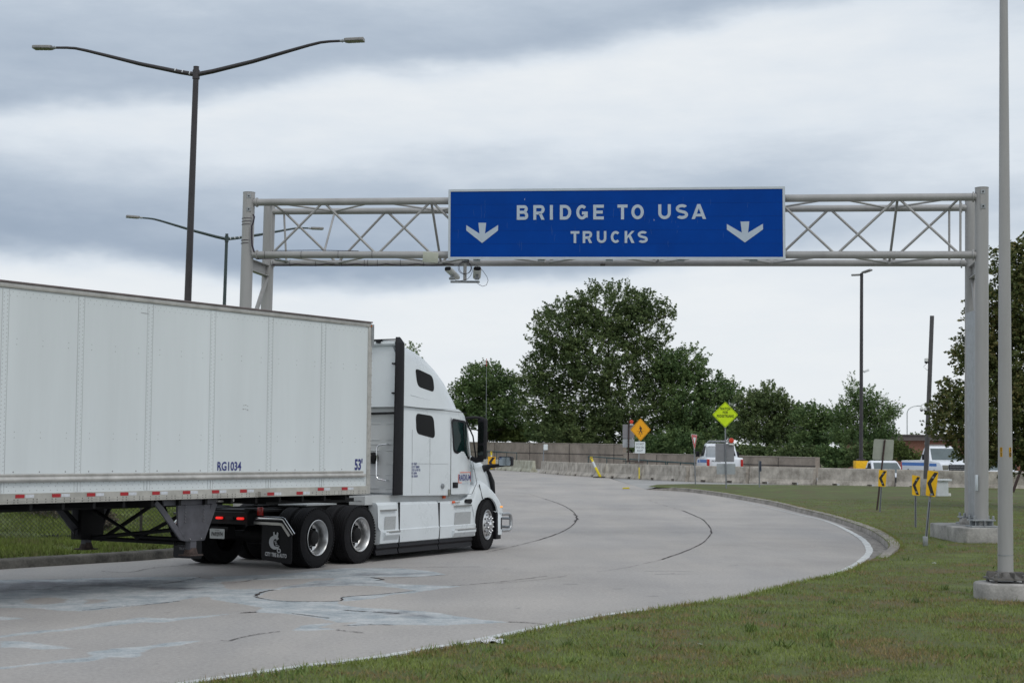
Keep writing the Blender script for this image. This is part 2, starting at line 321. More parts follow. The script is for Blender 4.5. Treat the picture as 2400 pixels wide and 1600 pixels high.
def textmesh(txt,size,off=0,space=1.0,xs=1.0,align='CENTER',line=1.0):
    cu=bpy.data.curves.new('t','FONT'); cu.body=txt; cu.size=size; cu.offset=off; cu.space_character=space; cu.align_x=align; cu.align_y='CENTER'; cu.resolution_u=3; cu.space_line=line
    ob=bpy.data.objects.new('t',cu); COL.objects.link(ob); bpy.context.view_layer.update()
    me=bpy.data.meshes.new_from_object(ob.evaluated_get(bpy.context.evaluated_depsgraph_get()))
    V=[(v.co.x*xs,v.co.y) for v in me.vertices]; Fs=[tuple(p.vertices) for p in me.polygons]
    bpy.data.objects.remove(ob); bpy.data.meshes.remove(me); bpy.data.curves.remove(cu); return V,Fs
def lettering(mb,txt,o,rt,up,size,mi=0,**k):
    V,Fs=textmesh(txt,size,**k); o=Vector(o);rt=Vector(rt);up=Vector(up); mb.add([o+rt*x+up*y for x,y in V],Fs,mi); return mb
def fitpoly(pts,o,rt,up): o=Vector(o);rt=Vector(rt);up=Vector(up); return [o+rt*a+up*b for a,b in pts]
def plate(mb,poly2,o,rt,up,th,mi=0):                    # flat plate with thickness, outline in plane coords
    nrm=Vector(rt).cross(Vector(up)).normalized(); A=fitpoly(poly2,o,rt,up); B=[p-nrm*th for p in A]; n=len(A)
    return mb.add(A+B,[tuple(range(n)),tuple(range(2*n-1,n-1,-1))]+[(i,(i+1)%n,n+(i+1)%n,n+i) for i in range(n)],mi)
def rrect(w,h,r,n=4,cx=0,cy=0):
    P=[]
    for sx,sy,a0 in ((1,1,0),(-1,1,90),(-1,-1,180),(1,-1,270)):
        for k in range(n+1):
            a=math.radians(a0+90*k/n); P.append((cx+sx*(w/2-r)+r*math.cos(a),cy+sy*(h/2-r)+r*math.sin(a)))
    return P
def rpoly(P,r,n=4):                                      # round the corners of a 2-D polygon
    Q=[]
    for i in range(len(P)):
        a,b,c=Vector(P[i-1]),Vector(P[i]),Vector(P[(i+1)%len(P)]); d1=(a-b);d2=(c-b); rr=min(r,d1.length*.45,d2.length*.45); p=b+d1.normalized()*rr; q=b+d2.normalized()*rr
        for k in range(n+1):
            t=k/n; Q.append(tuple(p*(1-t)**2+b*2*t*(1-t)+q*t*t))
    return Q
def sheet(name,poly,zf,mats,step=2.0,parent=None,mi=0,mb=None):
    P=[Vector(p[:2]) for p in poly]; E=[(i,(i+1)%len(P)) for i in range(len(P))]
    xs=[p.x for p in P]; ys=[p.y for p in P]; I=[]
    def inside(x,y):
        c=False
        for i in range(len(P)):
            a,b=P[i-1],P[i]
            if (a.y>y)!=(b.y>y) and x<(b.x-a.x)*(y-a.y)/(b.y-a.y)+a.x: c=not c
        return c
    y=min(ys)
    while y<max(ys):
        x=min(xs)
        while x<max(xs):
            if inside(x,y): I.append(Vector((x,y)))
            x+=step
        y+=step
    vs,es,fs,_,_,_=geometry.delaunay_2d_cdt(P+I,E,[],1,1e-5)
    m=mb or MB(); m.add([(v.x,v.y,zf(v.x,v.y)) for v in vs],[tuple(f) for f in fs],mi)
    return m if mb else m.build(name,mats,parent,smooth=0)
def ribbon(mb,pts,w,zf,mi=0,jit=0):
    pts=[Vector(p[:2]) for p in pts]; V=[];Fc=[]
    for i,p in enumerate(pts):
        t=(pts[min(i+1,len(pts)-1)]-pts[max(i-1,0)]).normalized(); n=Vector((-t.y,t.x)); ww=(w[i] if isinstance(w,list) else w)/2*(1+random.uniform(-jit,jit))
        for q in (p+n*ww,p-n*ww): V.append((q.x,q.y,zf(q.x,q.y)))
    for i in range(len(pts)-1): Fc.append((2*i,2*i+1,2*i+3,2*i+2))
    mb.add(V,Fc,mi)
def smoothline(pts,n=8):
    P=[Vector(p[:2]) for p in pts]; out=[]
    for i in range(len(P)-1):
        p0=P[max(i-1,0)];p1=P[i];p2=P[i+1];p3=P[min(i+2,len(P)-1)]
        for k in range(n):
            t=k/n; out.append(.5*((2*p1)+(p2-p0)*t+(2*p0-5*p1+4*p2-p3)*t*t+(3*p1-p0-3*p2+p3)*t**3))
    out.append(P[-1]); return out
def fractal(pts,amp,lev=3,closed=True):
    P=[Vector(p[:2]) for p in pts]
    for l in range(lev):
        Q=[]; n=len(P)
        for i in range(n if closed else n-1):
            a,b=P[i],P[(i+1)%n]; d=b-a; nrm=Vector((-d.y,d.x)); Q+=[a,(a+b)/2+nrm*random.uniform(-amp,amp)]
        if not closed: Q.append(P[-1])
        P=Q
    return P
# ================================================================== SETTING
def inpoly(x,y,P):
    c=np.zeros(len(x),bool)
    for i in range(len(P)):
        ax,ay=P[i-1][0],P[i-1][1]; bx,by=P[i][0],P[i][1]
        if ay==by: continue
        c^=((ay>y)!=(by>y))&(x<(bx-ax)*(y-ay)/(by-ay)+ax)
    return c
def V2(p): return (p.x,p.y)
kerb_px=[(1517,1147),(1560,1149),(1609,1152),(1680,1161),(1750,1173),(1815,1185),(1872,1200),(1925,1213),(1974,1228),(2015,1243),(2042,1255),(2066,1271),(2080,1284),(2083,1292),(2078,1301),(2066,1308),(2042,1318)]
kerb=smoothline([V2(gnd(*p)) for p in kerb_px],5)
edge_px=[(2042,1318),(1969,1347),(1860,1371),(1735,1403),(1620,1420),(1531,1434),(1430,1449),(1327,1469),(1225,1490),(1122,1512),(1020,1529),(918,1547),(816,1560),(714,1573),(510,1603)]
edge=smoothline([V2(gnd(*p)) for p in edge_px],4)+[Vector((-4.2,11.5)),Vector((-7,7)),Vector((-10,2)),Vector((-13,-6))]
isl_far=[V2(gnd(*p)) for p in ((2263,1149),(1940,1143),(1736,1141),(1620,1139.5),(1540,1141))]
lawn_poly=list(kerb)+edge[1:]+[Vector((60,-6)),Vector((60,52)),Vector((42,62)),Vector((30,70.5))]+[Vector(p) for p in isl_far]
def lawn_h(x,y): return .03+.10*min(max((math.hypot(x,y)-29)/5,0),1)
left_kerb=smoothline([(-24,4),(-15.5,16),(-11.2,22.6),(-8.43,26.57),(-7.42,27.9),(-6.35,29.42),(-4.6,33.2),(-3.6,38),(-3.4,48),(-3.8,65),(-4.6,95),(-5.6,130),(-7,160)],5)
# terrain under everything, out to the horizon
g=MB(); xs=sorted(set([-2500,-1200,-500,-250]+list(range(-130,131,10))+[250,500,1200,2500])); ys=sorted(set([-1500,-600,-200,-80]+list(range(-40,221,10))+[300,500,1000,2000,4000]))
g.add([(x,y,gz(x,y)-.06) for y in ys for x in xs],[(j*len(xs)+i,j*len(xs)+i+1,(j+1)*len(xs)+i+1,(j+1)*len(xs)+i) for j in range(len(ys)-1) for i in range(len(xs)-1)])
tag(g.build('ground',lawnm,smooth=60),'green ground running out to the horizon','ground',kind='structure')
# concrete road sheet with sealer patches and cracks
road_poly=list(left_kerb)+[Vector((6,160)),Vector((6.2,110)),Vector((6.25,73.4))]+list(kerb)+[p+Vector((.5,-.4)) for p in edge[1:-3]]+edge[-3:]+[Vector((-26,-6))]
rm=MB(); sheet(None,road_poly,lambda x,y:gz(x,y),None,2.0,mb=rm)
Z3=lambda a,b:(500+a/2.94,1300+b/2.94); Z2=lambda a,b:(a/2.6133,1100+b/2.6133); Z1=lambda a,b:(a/5.2267,1150+b/5.2267)
PA={}; WA={}
PLIST=[]
def patch(pts,conv,mi,h,amp=.10,lev=2,edge_crack=0):
    PLIST.append((mi,np.array([(p.x,p.y) for p in fractal([V2(gnd(*conv(*p))) for p in pts],amp,lev+1)])))
def stain_sheet():
    sx,sy=.06,.11; x0,x1,y0,y1=-11.5,5.0,14.2,27.5
    X,Y=np.meshgrid(np.arange(x0,x1,sx),np.arange(y0,y1,sy)); nx=X.shape[1]; ny=X.shape[0]; X=X.ravel();Y=Y.ravel(); Fp=np.zeros(len(X)); Fw=np.zeros(len(X)); Hs=np.zeros(len(X))
    for mi,A in PLIST:
        w={0:.12,1:.10,2:.45}[mi]; lo=A.min(0)-.5; hi=A.max(0)+.5; k=np.nonzero((X>lo[0])&(X<hi[0])&(Y>lo[1])&(Y<hi[1]))[0]; x,y=X[k],Y[k]; D=np.full(len(k),9.)
        for (ax,ay),(bx,by) in zip(A,np.roll(A,-1,0)):
            dx,dy=bx-ax,by-ay; q=dx*dx+dy*dy+1e-9; t=np.clip(((x-ax)*dx+(y-ay)*dy)/q,0,1); D=np.minimum(D,np.hypot(x-ax-t*dx,y-ay-t*dy))
        sd=np.where(inpoly(x,y,A),D,-D); f=np.clip(.5+sd/w*.5,0,1)
        if mi==0: Hs[k]=np.maximum(Hs[k],f)
        elif mi==1: Fp[k]=np.maximum(Fp[k],f)
        else: Fw[k]=np.maximum(Fw[k],f)
    Fp*=1-Hs
    base=len(rm.v); on=((Fp>0)|(Fw>0)).reshape(ny,nx); c=on[:-1,:-1]|on[1:,:-1]|on[:-1,1:]|on[1:,1:]; J,I=np.nonzero(c)
    cells=np.stack([J*nx+I,J*nx+I+1,(J+1)*nx+I+1,(J+1)*nx+I],1); used,inv=np.unique(cells,return_inverse=True); cells=inv.reshape(cells.shape)
    rm.add([(float(X[u]),float(Y[u]),.003 if (Fp[u]>0 or Fw[u]>0) else -.0015) for u in used],[tuple(int(i) for i in q) for q in cells],0)
    for k,u in enumerate(used): PA[base+k]=float(Fp[u]); WA[base+k]=float(Fw[u])
def crack(pts,conv,w=.03,h=.009,amp=.05,lev=2,jit=.7,mi=3):
    P=[V2(gnd(*conv(*p))) for p in pts]; crack.n+=1; hh=.0055+.0002*crack.n; P=fractal(smoothline(P,3),amp,lev,False); ribbon(rm,P,w,lambda x,y:gz(x,y)+hh,mi,jit)
crack.n=0
star=[(0,240),(300,235),(420,235),(520,215),(700,180),(840,172),(860,158),(560,165),(300,172),(0,185),(0,150),(300,140),(560,125),(900,92),(1170,60),(1500,65),(1840,82),(1500,86),(1250,90),(1480,110),(1600,135),(1400,150),(1090,153),(1170,192),(1300,203),(1700,215),(1430,250),(1380,262),(1250,270),(1100,300),(900,320),(890,290),(1150,270),(1390,245),(1160,215),(950,208),(700,218),(540,225),(400,245),(330,265),(290,290),(450,315),(700,322),(850,320),(840,335),(1000,362),(1280,380),(1500,395),(1650,420),(1800,440),(2030,462),(1750,475),(1600,485),(1400,482),(1080,478),(980,492),(900,488),(1000,465),(850,462),(780,440),(640,420),(520,402),(290,395),(360,365),(180,335),(0,305)]
HO=[(Z1,[(250,1345),(400,1310),(650,1305),(880,1320),(820,1360),(640,1385),(400,1395)]),(Z1,[(1000,1325),(1200,1325),(1410,1335),(1300,1360),(1150,1380),(1000,1395)])]
patch(star,Z3,1,.004,.05,2)
patch([(0,1090),(700,1085),(1500,1060),(2352,1050),(2700,1110),(2900,1250),(2352,1310),(2150,1352),(1750,1395),(1500,1420),(1250,1450),(1000,1472),(700,1462),(420,1435),(0,1430),(-600,1430),(-600,1100)],Z1,1,.0035,.05,2)
patch([(-600,1100),(0,1100),(700,1100),(1500,1085),(2300,1100),(2000,1140),(1400,1180),(900,1230),(300,1240),(-600,1330)],Z1,2,.0075,.08,3)  # stain band darkened further, with the trailer's shade painted in
patch([(1500,1170),(1900,1150),(2250,1175),(2400,1200),(2100,1225),(1700,1235)],Z1,2,.0080,.08,3)
patch([(250,1345),(400,1310),(650,1305),(880,1320),(820,1360),(640,1385),(400,1395)],Z1,0,.0065,.08,2)
patch([(1000,1325),(1200,1325),(1410,1335),(1300,1360),(1150,1380),(1000,1395)],Z1,0,.0065,.08,2)
patch([(560,218),(640,188),(760,182),(900,190),(1010,185),(1150,205),(950,206),(700,216)],Z3,2,.0078,.06,2)
patch([(880,135),(1100,118),(1300,125),(1500,130),(1380,142),(1100,145)],Z3,2,.0078,.1,2)
patch([(880,372),(1000,380),(1300,395),(1550,412),(1520,440),(1350,430),(1100,402)],Z3,2,.0078,.1,2)
patch([(530,520),(600,490),(700,478),(830,470),(700,500),(840,515),(640,522)],Z3,1,.004,.12,2)
patch([(0,1018),(260,985),(390,978),(640,938),(850,908),(1060,912),(1400,885),(1060,925),(1000,936),(850,935),(400,985),(250,998),(0,1028)],Z2,1,.004,.03,2)
patch([(0,1050),(150,1056),(270,1075),(440,1100),(250,1100),(130,1090),(0,1088)],Z2,1,.004,.08,2)
patch([(540,1120),(700,1098),(900,1085),(1030,1062),(1230,1048),(1100,1075),(1000,1082),(900,1100),(840,1148),(640,1145),(560,1135)],Z2,1,.004,.1,2)
patch([(0,1212),(150,1195),(400,1165),(520,1155),(660,1140),(600,1162),(480,1180),(300,1185),(0,1222)],Z2,1,.004,.05,2)
patch([(0,900),(60,905),(140,912),(60,918),(0,918)],Z2,1,.004,.1,1)
crack([(290,290),(330,300),(450,317),(700,322),(880,316),(900,290),(1150,272),(1390,247)],Z3,.028)
crack([(420,240),(330,258),(290,285)],Z3,.05); crack([(900,380),(1000,388),(1280,402)],Z3,.035); crack([(1090,156),(1170,170),(1120,176)],Z3,.05)
crack([(1050,155),(1300,157),(1600,137)],Z3,.018); crack([(1170,90),(1500,84),(1840,82)],Z3,.018); crack([(0,203),(200,185),(330,162),(560,150)],Z3,.018)
crack([(1640,214),(1900,193),(2150,165),(2300,145)],Z3,.018); crack([(2030,463),(2150,466),(2290,480)],Z3,.025); crack([(900,489),(1080,481),(1240,484)],Z3,.02)
crack([(50,590),(110,592),(170,575),(300,548),(460,527)],Z3,.018); crack([(540,404),(700,424),(800,437)],Z3,.02); crack([(850,518),(1030,537)],Z3,.018)
crack([(600,715),(1000,700),(1230,660)] ,Z2,.02); crack([(0,680),(300,675),(500,672)],Z2,.02); crack([(190,400),(300,395)],Z3,.04)
crack([(1240,985),(1500,1002),(1650,990),(1900,940),(2352,905)],Z1,.018); crack([(1000,1470),(1500,1418),(1750,1400),(2200,1350)],Z1,.018)
ID=lambda a,b:(a,b)
crack([(1201,1152),(1240,1158),(1278,1169)],ID,.012,amp=.01,jit=.8)
crack([(1278,1169),(1310,1180),(1329,1189),(1345,1200),(1352,1210)],ID,.026,amp=.012,jit=.5)
crack([(1352,1210),(1349,1222),(1339,1233),(1308,1250),(1260,1266)],ID,.030,amp=.015,jit=.6)
crack([(1260,1266),(1200,1281),(1140,1294)],ID,.014,amp=.012,jit=.7)
crack([(1520,1172),(1558,1184),(1600,1196)],ID,.009,amp=.01,jit=.8)
crack([(1600,1196),(1640,1213),(1660,1230),(1668,1248)],ID,.032,amp=.010,jit=.5)
crack([(1668,1248),(1655,1266),(1634,1279),(1600,1294),(1551,1311)],ID,.024,amp=.010,jit=.6)
crack([(1551,1311),(1470,1330),(1400,1340)],ID,.008,amp=.010,jit=.8)
crack([(1330,1349),(1276,1357),(1160,1368)],ID,.009,amp=.010,jit=.8)
crack([(1345,1205),(1352,1210),(1349,1222)],ID,.05,amp=.03)
stain_sheet()
for k in range(26):       # tyre scuffs and small dark flecks
    a=random.uniform(1150,1950); b=random.uniform(1180,1480); P=gnd(a,b); L_=random.uniform(.08,.5)
    if k%2: L_*=.3
    P2=[(P.x-L_,P.y-random.uniform(0,.1)),(P.x,P.y),(P.x+L_,P.y+random.uniform(-.06,.1))]
    if P.x<5.5 or P.y>33: ribbon(rm,P2,.022,lambda x,y:gz(x,y)+.005,2,.6)
ro=(rm.build('road',[roadm,patchm,patchd,crackm],smooth=0))
for nm,DD in (('patch',PA),('worn',WA)):
    at_=ro.data.attributes.new(nm,'FLOAT','POINT'); arr=np.zeros(len(ro.data.vertices),np.float32)
    for k,v in DD.items(): arr[k]=v
    at_.data.foreach_set('value',arr)
tag(ro,'curving pale concrete road with blue grey patches and cracks','road',kind='structure')
# asphalt lane and car park beyond the island
lane=[Vector((6.2,73.6)),Vector((6.3,110)),Vector((0,165)),Vector((60,165)),Vector((95,120)),Vector((95,45)),Vector((60,52)),Vector((42,62)),Vector((30,70.5))]+[Vector(p) for p in isl_far]
tag(sheet('side_road',lane,lambda x,y:gz(x,y)+.004,asph,3),'grey side road between the grass island and the concrete barriers','road',kind='structure')
tag(sheet('lawn',lawn_poly,lambda x,y:gz(x,y)+lawn_h(x,y),lawnm,1.5),'mown patchy lawn on the right','lawn',kind='structure')
# kerbs
def kerbmesh(line,side,h=.13,w=.2,z0=0):
    m=MB(); R=[]; pts=[Vector(p[:2]) for p in line]
    for i,p in enumerate(pts):
        t=(pts[min(i+1,len(pts)-1)]-pts[max(i-1,0)]).normalized(); n=Vector((-t.y,t.x))*side; z=gz(p.x,p.y); hh=h(i) if callable(h) else h
        j=random.uniform(-.001,.001)
        R.append([(p.x-n.x*.02,p.y-n.y*.02,z-.05),(p.x+n.x*j,p.y+n.y*j,z+hh*.8),(p.x+n.x*.03,p.y+n.y*.03,z+hh),(p.x+n.x*w,p.y+n.y*w,z+hh+.012),(p.x+n.x*(w+.01),p.y+n.y*(w+.01),z-.05)])
    return m.loft(R)
nk=len(kerb)
def kh(i):
    e=min(i/6,1)*min((nk-1-i)/6,1); return .02+.115*e
tag(kerbmesh(smoothline(kerb,2),1,lambda i:kh(i/2),.22).build('kerb',kerbm,smooth=50),'worn concrete kerb round the inside of the curve','kerb',kind='structure')
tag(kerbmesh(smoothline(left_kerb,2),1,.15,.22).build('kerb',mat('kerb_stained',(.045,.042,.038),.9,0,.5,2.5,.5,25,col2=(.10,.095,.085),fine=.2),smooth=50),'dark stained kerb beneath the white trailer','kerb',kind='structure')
# edge line and dirty gutter
wl=[V2(gnd(*p)) for p in ((1700,1165),(1804,1190),(1860,1203),(1923,1217),(1960,1230),(1991,1245),(2015,1259),(2029,1272),(2036,1284),(2037,1294),(2025,1309),(2000,1326),(1961,1343),(1900,1362),(1850,1371))]
wl=smoothline(wl,5)
m=MB(); ribbon(m,wl,[.04+.10*min(i/30,1) for i in range(len(wl))],lambda x,y:gz(x,y)+.008,0,.12)
fl=[Vector(p)+Vector((-.12,.27)) for p in edge[20:-4]]+[Vector((-3.6,12.6)),Vector((-5.6,9.8))]
ribbon(m,smoothline([(p.x,p.y) for p in fl],3),.13,lambda x,y:gz(x,y)+.008,0,.12)
tag(m.build('road_marking',linem,smooth=0),'faded white edge line along the kerb','road marking',kind='structure')
gut=list(kerb[45:80]); inner=[p for p in wl[int(len(wl)*.3):int(len(wl)*.80)]]
m=MB(); P=[p for p in gut]+list(reversed(inner))
try:
    ts=geometry.tessellate_polygon([[Vector((p.x,p.y,0)) for p in P]]); m.add([(p.x,p.y,gz(p.x,p.y)+.006) for p in P],[tuple(t) for t in ts]); tag(m.build('gutter',gutterm,smooth=0),'dirty gravel gutter between white line and kerb','gutter',kind='structure')
except Exception as e: print('gutter',e)
# left verge and bank
ver=[p+Vector((0,0)) for p in left_kerb[:38]]; vp=[]
for i,p in enumerate(left_kerb):
    t=(left_kerb[min(i+1,len(left_kerb)-1)]-left_kerb[max(i-1,0)]).normalized(); vp.append(p+Vector((-t.y,t.x))*.21)
def bank(x,y):
    d=min((Vector((x,y))-q).length for q in vp[::2]); t=min(max((d-3.8)/9,0),1); return gz(x,y)+.155+1.1*t*t*(3-2*t)
verge_poly=vp+[Vector((-60,165)),Vector((-90,60)),Vector((-60,0))]
tag(sheet('verge',verge_poly,bank,vergem,1.6),'green grass bank beyond the chain link fence','verge',kind='structure')
# ------------------------------------------------------------------ grass (stuff)
def blades(name,pts,hs,matl,label,width=.012):
    n=len(pts); pts=np.array(pts); a=RNG.uniform(0,2*np.pi,n); h=hs*RNG.uniform(.55,1.35,n); lx=RNG.normal(0,.45,n)*h; ly=RNG.normal(0,.45,n)*h; w=width*RNG.uniform(.6,1.4,n)
    V=np.zeros((n,3,3)); V[:,0]=pts; V[:,1]=pts; V[:,2]=pts
    V[:,0,0]-=np.cos(a)*w; V[:,0,1]-=np.sin(a)*w; V[:,1,0]+=np.cos(a)*w; V[:,1,1]+=np.sin(a)*w; V[:,2,0]+=lx; V[:,2,1]+=ly; V[:,2,2]+=h
    return mesh_np(name,V.reshape(-1,3),np.arange(n*3).reshape(-1,3),matl,label)
def mesh_np(name,V,Fc,matl,label=None):
    me=bpy.data.meshes.new(name); nv=len(V); nf,k=Fc.shape
    me.vertices.add(nv); me.vertices.foreach_set('co',V.astype(np.float32).ravel()); me.loops.add(nf*k); me.loops.foreach_set('vertex_index',Fc.astype(np.int32).ravel())
    me.polygons.add(nf); me.polygons.foreach_set('loop_start',np.arange(0,nf*k,k,dtype=np.int32)); me.polygons.foreach_set('loop_total',np.full(nf,k,dtype=np.int32)); me.update(calc_edges=True); me.materials.append(matl)
    o=bpy.data.objects.new(name,me); COL.objects.link(o); return o
def scatter(n,y0,y1,poly,zf,xr=.36,dens=1.3):
    u=RNG.uniform(0,1,n); y=y0*(y1/y0)**(u**(1/dens)); x=RNG.uniform(-xr,xr,n)*y; k=inpoly(x,y,poly); x,y=x[k],y[k]
    cl=np.array([noise.noise((a*1.7,b*1.7,3)) for a,b in zip(x,y)]) if len(x)<400000 else 0
    k=RNG.uniform(-.55,.6,len(x))<cl+.25; x,y=x[k],y[k]
    z=np.array([zf(a,b) for a,b in zip(x,y)]); return np.stack([x,y,z],1)
lp=[(p.x,p.y) for p in lawn_poly]
pts=scatter(640000,11,62,lp,lambda a,b:gz(a,b)+lawn_h(a,b)-.005)
hs=.036+.018*np.array([noise.noise((a*.8,b*.8,7)) for a,b in pts[:,:2]])
o=blades('grass',pts,hs*1.0,bladem,None,.0052); o.data.vertices  # lawn blades
# scale blade width with distance so far blades still read as texture
tag(o,'short patchy green and brown grass of the right hand lawn','grass',kind='stuff')
# taller fringe overhanging the pavement edge
fr=[]
for i in range(len(edge)-3):
    a,b=edge[i],edge[i+1]
    for k in range(int((b-a).length*230)):
        t=random.random(); q=a+(b-a)*t; off=random.gauss(.06,.08)
        nn=noise.noise((q.x*1.5,q.y*1.5,1)); off-=.10*max(nn,-.3); fr.append((q.x+off*.3,q.y-off,.02))
for i in range(len(kerb)-1):
    a,b=kerb[i],kerb[i+1]; t0=(b-a).normalized(); n=Vector((-t0.y,t0.x))
    for k in range(int((b-a).length*110)):
        q=a+(b-a)*random.random()+n*abs(random.gauss(.235,.05)); fr.append((q.x,q.y,gz(q.x,q.y)+.11*min(max((math.hypot(q.x,q.y)-29)/5,0),1)+.01))
tag(blades('grass',fr,np.full(len(fr),.060),bladem,None,.0055),'taller grass fringe hanging over the edge of the concrete','grass',kind='stuff')
wd=[]
for k in range(260):
    y=11*(38/11)**random.random(); x=random.uniform(-.33,.36)*y
    if not inpoly(np.array([x]),np.array([y]),lp)[0]: continue
    r=random.uniform(.03,.11)
    for j in range(random.randint(10,34)): a=random.gauss(0,r); b=random.gauss(0,r); wd.append((x+a,y+b,gz(x,y)+lawn_h(x,y)))
tag(blades('weeds',wd,np.full(len(wd),.075),mat('weed_green',(.075,.125,.035),.7,0,.4,3,col2=(.14,.20,.05)),None,.009),'scattered taller green weed tufts in the foreground lawn','grass',kind='stuff')
vpp=[(p.x,p.y) for p in verge_poly]
n=170000; y=RNG.uniform(23,52,n); x=RNG.uniform(-.36,-.02,n)*y; k=inpoly(x,y,vpp); x,y=x[k],y[k]
z=np.array([bank(a,b) for a,b in zip(x,y)]); pts=np.stack([x,y,z],1)
k=np.array([(noise.noise((a*.9,b*.5,2))<.28) or random.random()<.25 for a,b in zip(x,y)]); pts=pts[k]
tag(blades('grass',pts,np.full(len(pts),.09),vergeb,None,.008),'longer bright green grass behind the chain link fence','grass',kind='stuff')
# ================================================================== SEMI TRAILER
TA=.5891; TT=empty('box_trailer',(-2.2986,25.936,0),-TA,'long white riveted box trailer hitched behind the tractor unit','trailer')
TP=-.0045
def build_trailer():
    Lt=16.15; w=2.6; hb,h1,h2,ht=1.30,1.43,4.0,4.085
    def Z(s,h): return h+s*TP
    m=MB(); ys=[0-.06,-Lt+.1]
    m.box((-w/2,(ys[0]+ys[1])/2,(h1+h2)/2-.5*Lt*TP*0),(w-.02,ys[0]-ys[1],h2-h1),0)
    body=m
    # seams and rivets on the right hand side
    seams=[-1.168-1.219*k for k in range(13)]
    RV=MB()
    def rivet(y,z,r=.0085,x=.001):
        n=6; V=[(x+.006,y,z)]+[(x-.009,y+r*math.cos(2*math.pi*k/n),z+r*math.sin(2*math.pi*k/n)) for k in range(n)]
        RV.add(V,[(0,1+k,1+(k+1)%n) for k in range(n)])
    for sx in (1,):
        for y in seams:
            m.box((-.0085,y,(h1+h2)/2),(.0015+.001,.085,h2-h1-.01),0)
            m.box((-.0095,y-.052,(h1+h2)/2),(.003,.005,h2-h1-.02),1); m.box((-.0095,y+.052,(h1+h2)/2),(.003,.005,h2-h1-.02),1)
            if y==seams[0]*99: pass
            for k in range(44):
                z=1.70+.052*k
                rivet(y-.027,z,.0095,-.005); rivet(y+.027,z+.02,.0095,-.005)
            m.box((-.001,y,(1.43+1.56)/2),(.004,.004,.12),1)
        y=-.12
        while y>-Lt+.2:
            rivet(y,3.955,.008,-.008); rivet(y-.04,3.91,.008,-.008); y-=.105
        for y0 in [-.06]+seams:
            for q in (.2,.62,1.03):
                for z in (3.37,3.30,2.20,2.13): 
                    if y0-q*1.0>-Lt+.2: rivet(y0-q if y0<-1 else y0-.15-q*.75,z,.0105,-.008)
                if y0-q>-Lt+.2: rivet(y0-q,1.70,.016,-.006)
        y=-.1
        while y>-Lt+.2:
            rivet(y,1.555,.007,-.006); rivet(y-.03,1.515,.007,-.006); rivet(y,1.465,.007,-.006); y-=.11
    body.build('side_wall',[trailer_white,seamm],TT,smooth=0)
    RV.build('rivets',rivetm,TT,smooth=30)
    # top rail
    t=MB(); t.box((-.006,-Lt/2,4.035),(.030,Lt,.065),0); t.box((-w+.006,-Lt/2,4.035),(.03,Lt,.065),0); t.build('top_rail',alu,TT,bevel=.004)
    t=MB(); t.box((-w/2,-Lt/2,4.08),(w+.06,Lt+.02,.022),0); t.build('roof',mat('roof_edge',(.17,.14,.14),.5,.2,.25,4),TT,bevel=.003)
    # lower aluminium rail with rivets
    t=MB(); t.prism([(-Lt,hb),(0-.0,hb),(0,h1),(-Lt,h1)],-.045,.004,0)
    t.box((.006,-Lt/2-1.5,hb+.035),(.01,Lt-3,.006),0)
    y=-.1; k=0
    while y>-Lt+.2:
        for z in (hb+.052,hb+.018):
            for dy in (0,-.06,-.16): 
                r=.010; t.add([(.012,y+dy,z)]+[(.003,y+dy+r*math.cos(a),z+r*math.sin(a)) for a in (0,1.05,2.09,3.14,4.19,5.24)],[(0,1+q,1+(q+1)%6) for q in range(6)],1)
        y-=.30
    t.box((-w/2,-Lt/2,hb+.05),(w-.1,Lt-.05,.09),2); t.prism([(-Lt,hb),(0,hb),(0,h1),(-Lt,h1)],-w-.004,-w+.045,0)
    t.build('bottom_rail',[alu_rail,mat('bolt_dark',(.10,.10,.10),.6,.3,.3,20),blackmetal],TT,smooth=0)
    # rub rail: two stacked half-round extrusions with a round end
    t=MB(); P=[(0,1.565),(.035,1.57),(.05,1.59),(.05,1.615),(.03,1.632),(.022,1.64),(.03,1.655),(.026,1.672),(0,1.675)]
    t.loft([[(a-.006,-.17,b) for a,b in P],[(a-.006,-Lt+.1,b) for a,b in P]],0,closed=True,caps=True); t.lathe([(-.01,.02),(.02,.02),(.05,.016),(.06,0)],(0,-.145,1.60),'Y',12,0); t.box((.018,-.15,1.60),(.05,.04,.05),0)
    t.build('rub_rail',alu,TT,smooth=50)
    # conspicuity tape
    for k in range(27):
        s=-.55-.5775*k*1.0
        if k==0 or True:
            t=MB(); t.box((.0065,s-.07,1.395),(.003,.14,.045),0); t.box((.0065,s+.08+.002,1.395),(.003,.135,.04),1)
            if not(-2.6<s-.3 and s<-1.2) or k in(0,1): 
                if -Lt+.3<s: t.build('reflective_tape',[red,whitetape],TT,smooth=0)
    t=MB(); t.box((.03,-2.0,1.345),(.05,1.22,.075),0); 
    for s in (-2.4,-1.75): t.box((.057,s,1.345),(.003,.15,.05),1); t.box((.057,s+.16,1.345),(.003,.15,.045),2)
    t.lathe([(.055,.018),(.062,.012),(.064,0)],(0,-2.52,1.35),'X',8,3); t.lathe([(.055,.018),(.062,.012),(.064,0)],(0,-1.45,1.35),'X',8,3)
    t.build('lift_pad_bar',[alu_rail,red,whitetape,rivetm],TT,smooth=0,bevel=.003)
    # front corner post + front wall
    t=MB(); t.box((-w+.03,-.02,2.66),(.07,.09,2.72),0); t.build('corner_post',alu,TT,smooth=0); t=MB(); t.box((-.03,-.02,2.66),(.07,.09,2.72),0)
    t.box((-.028,.035,3.87),(.085,.06,.36),1)
    for k in range(22):
        for dy in (-.035,.025): t.box((.009,dy,1.45+.118*k),(.006,.012,.012),2)
    for k in range(12): t.box((.018,.035,3.72+.027*k),(.004,.05,.008),2)
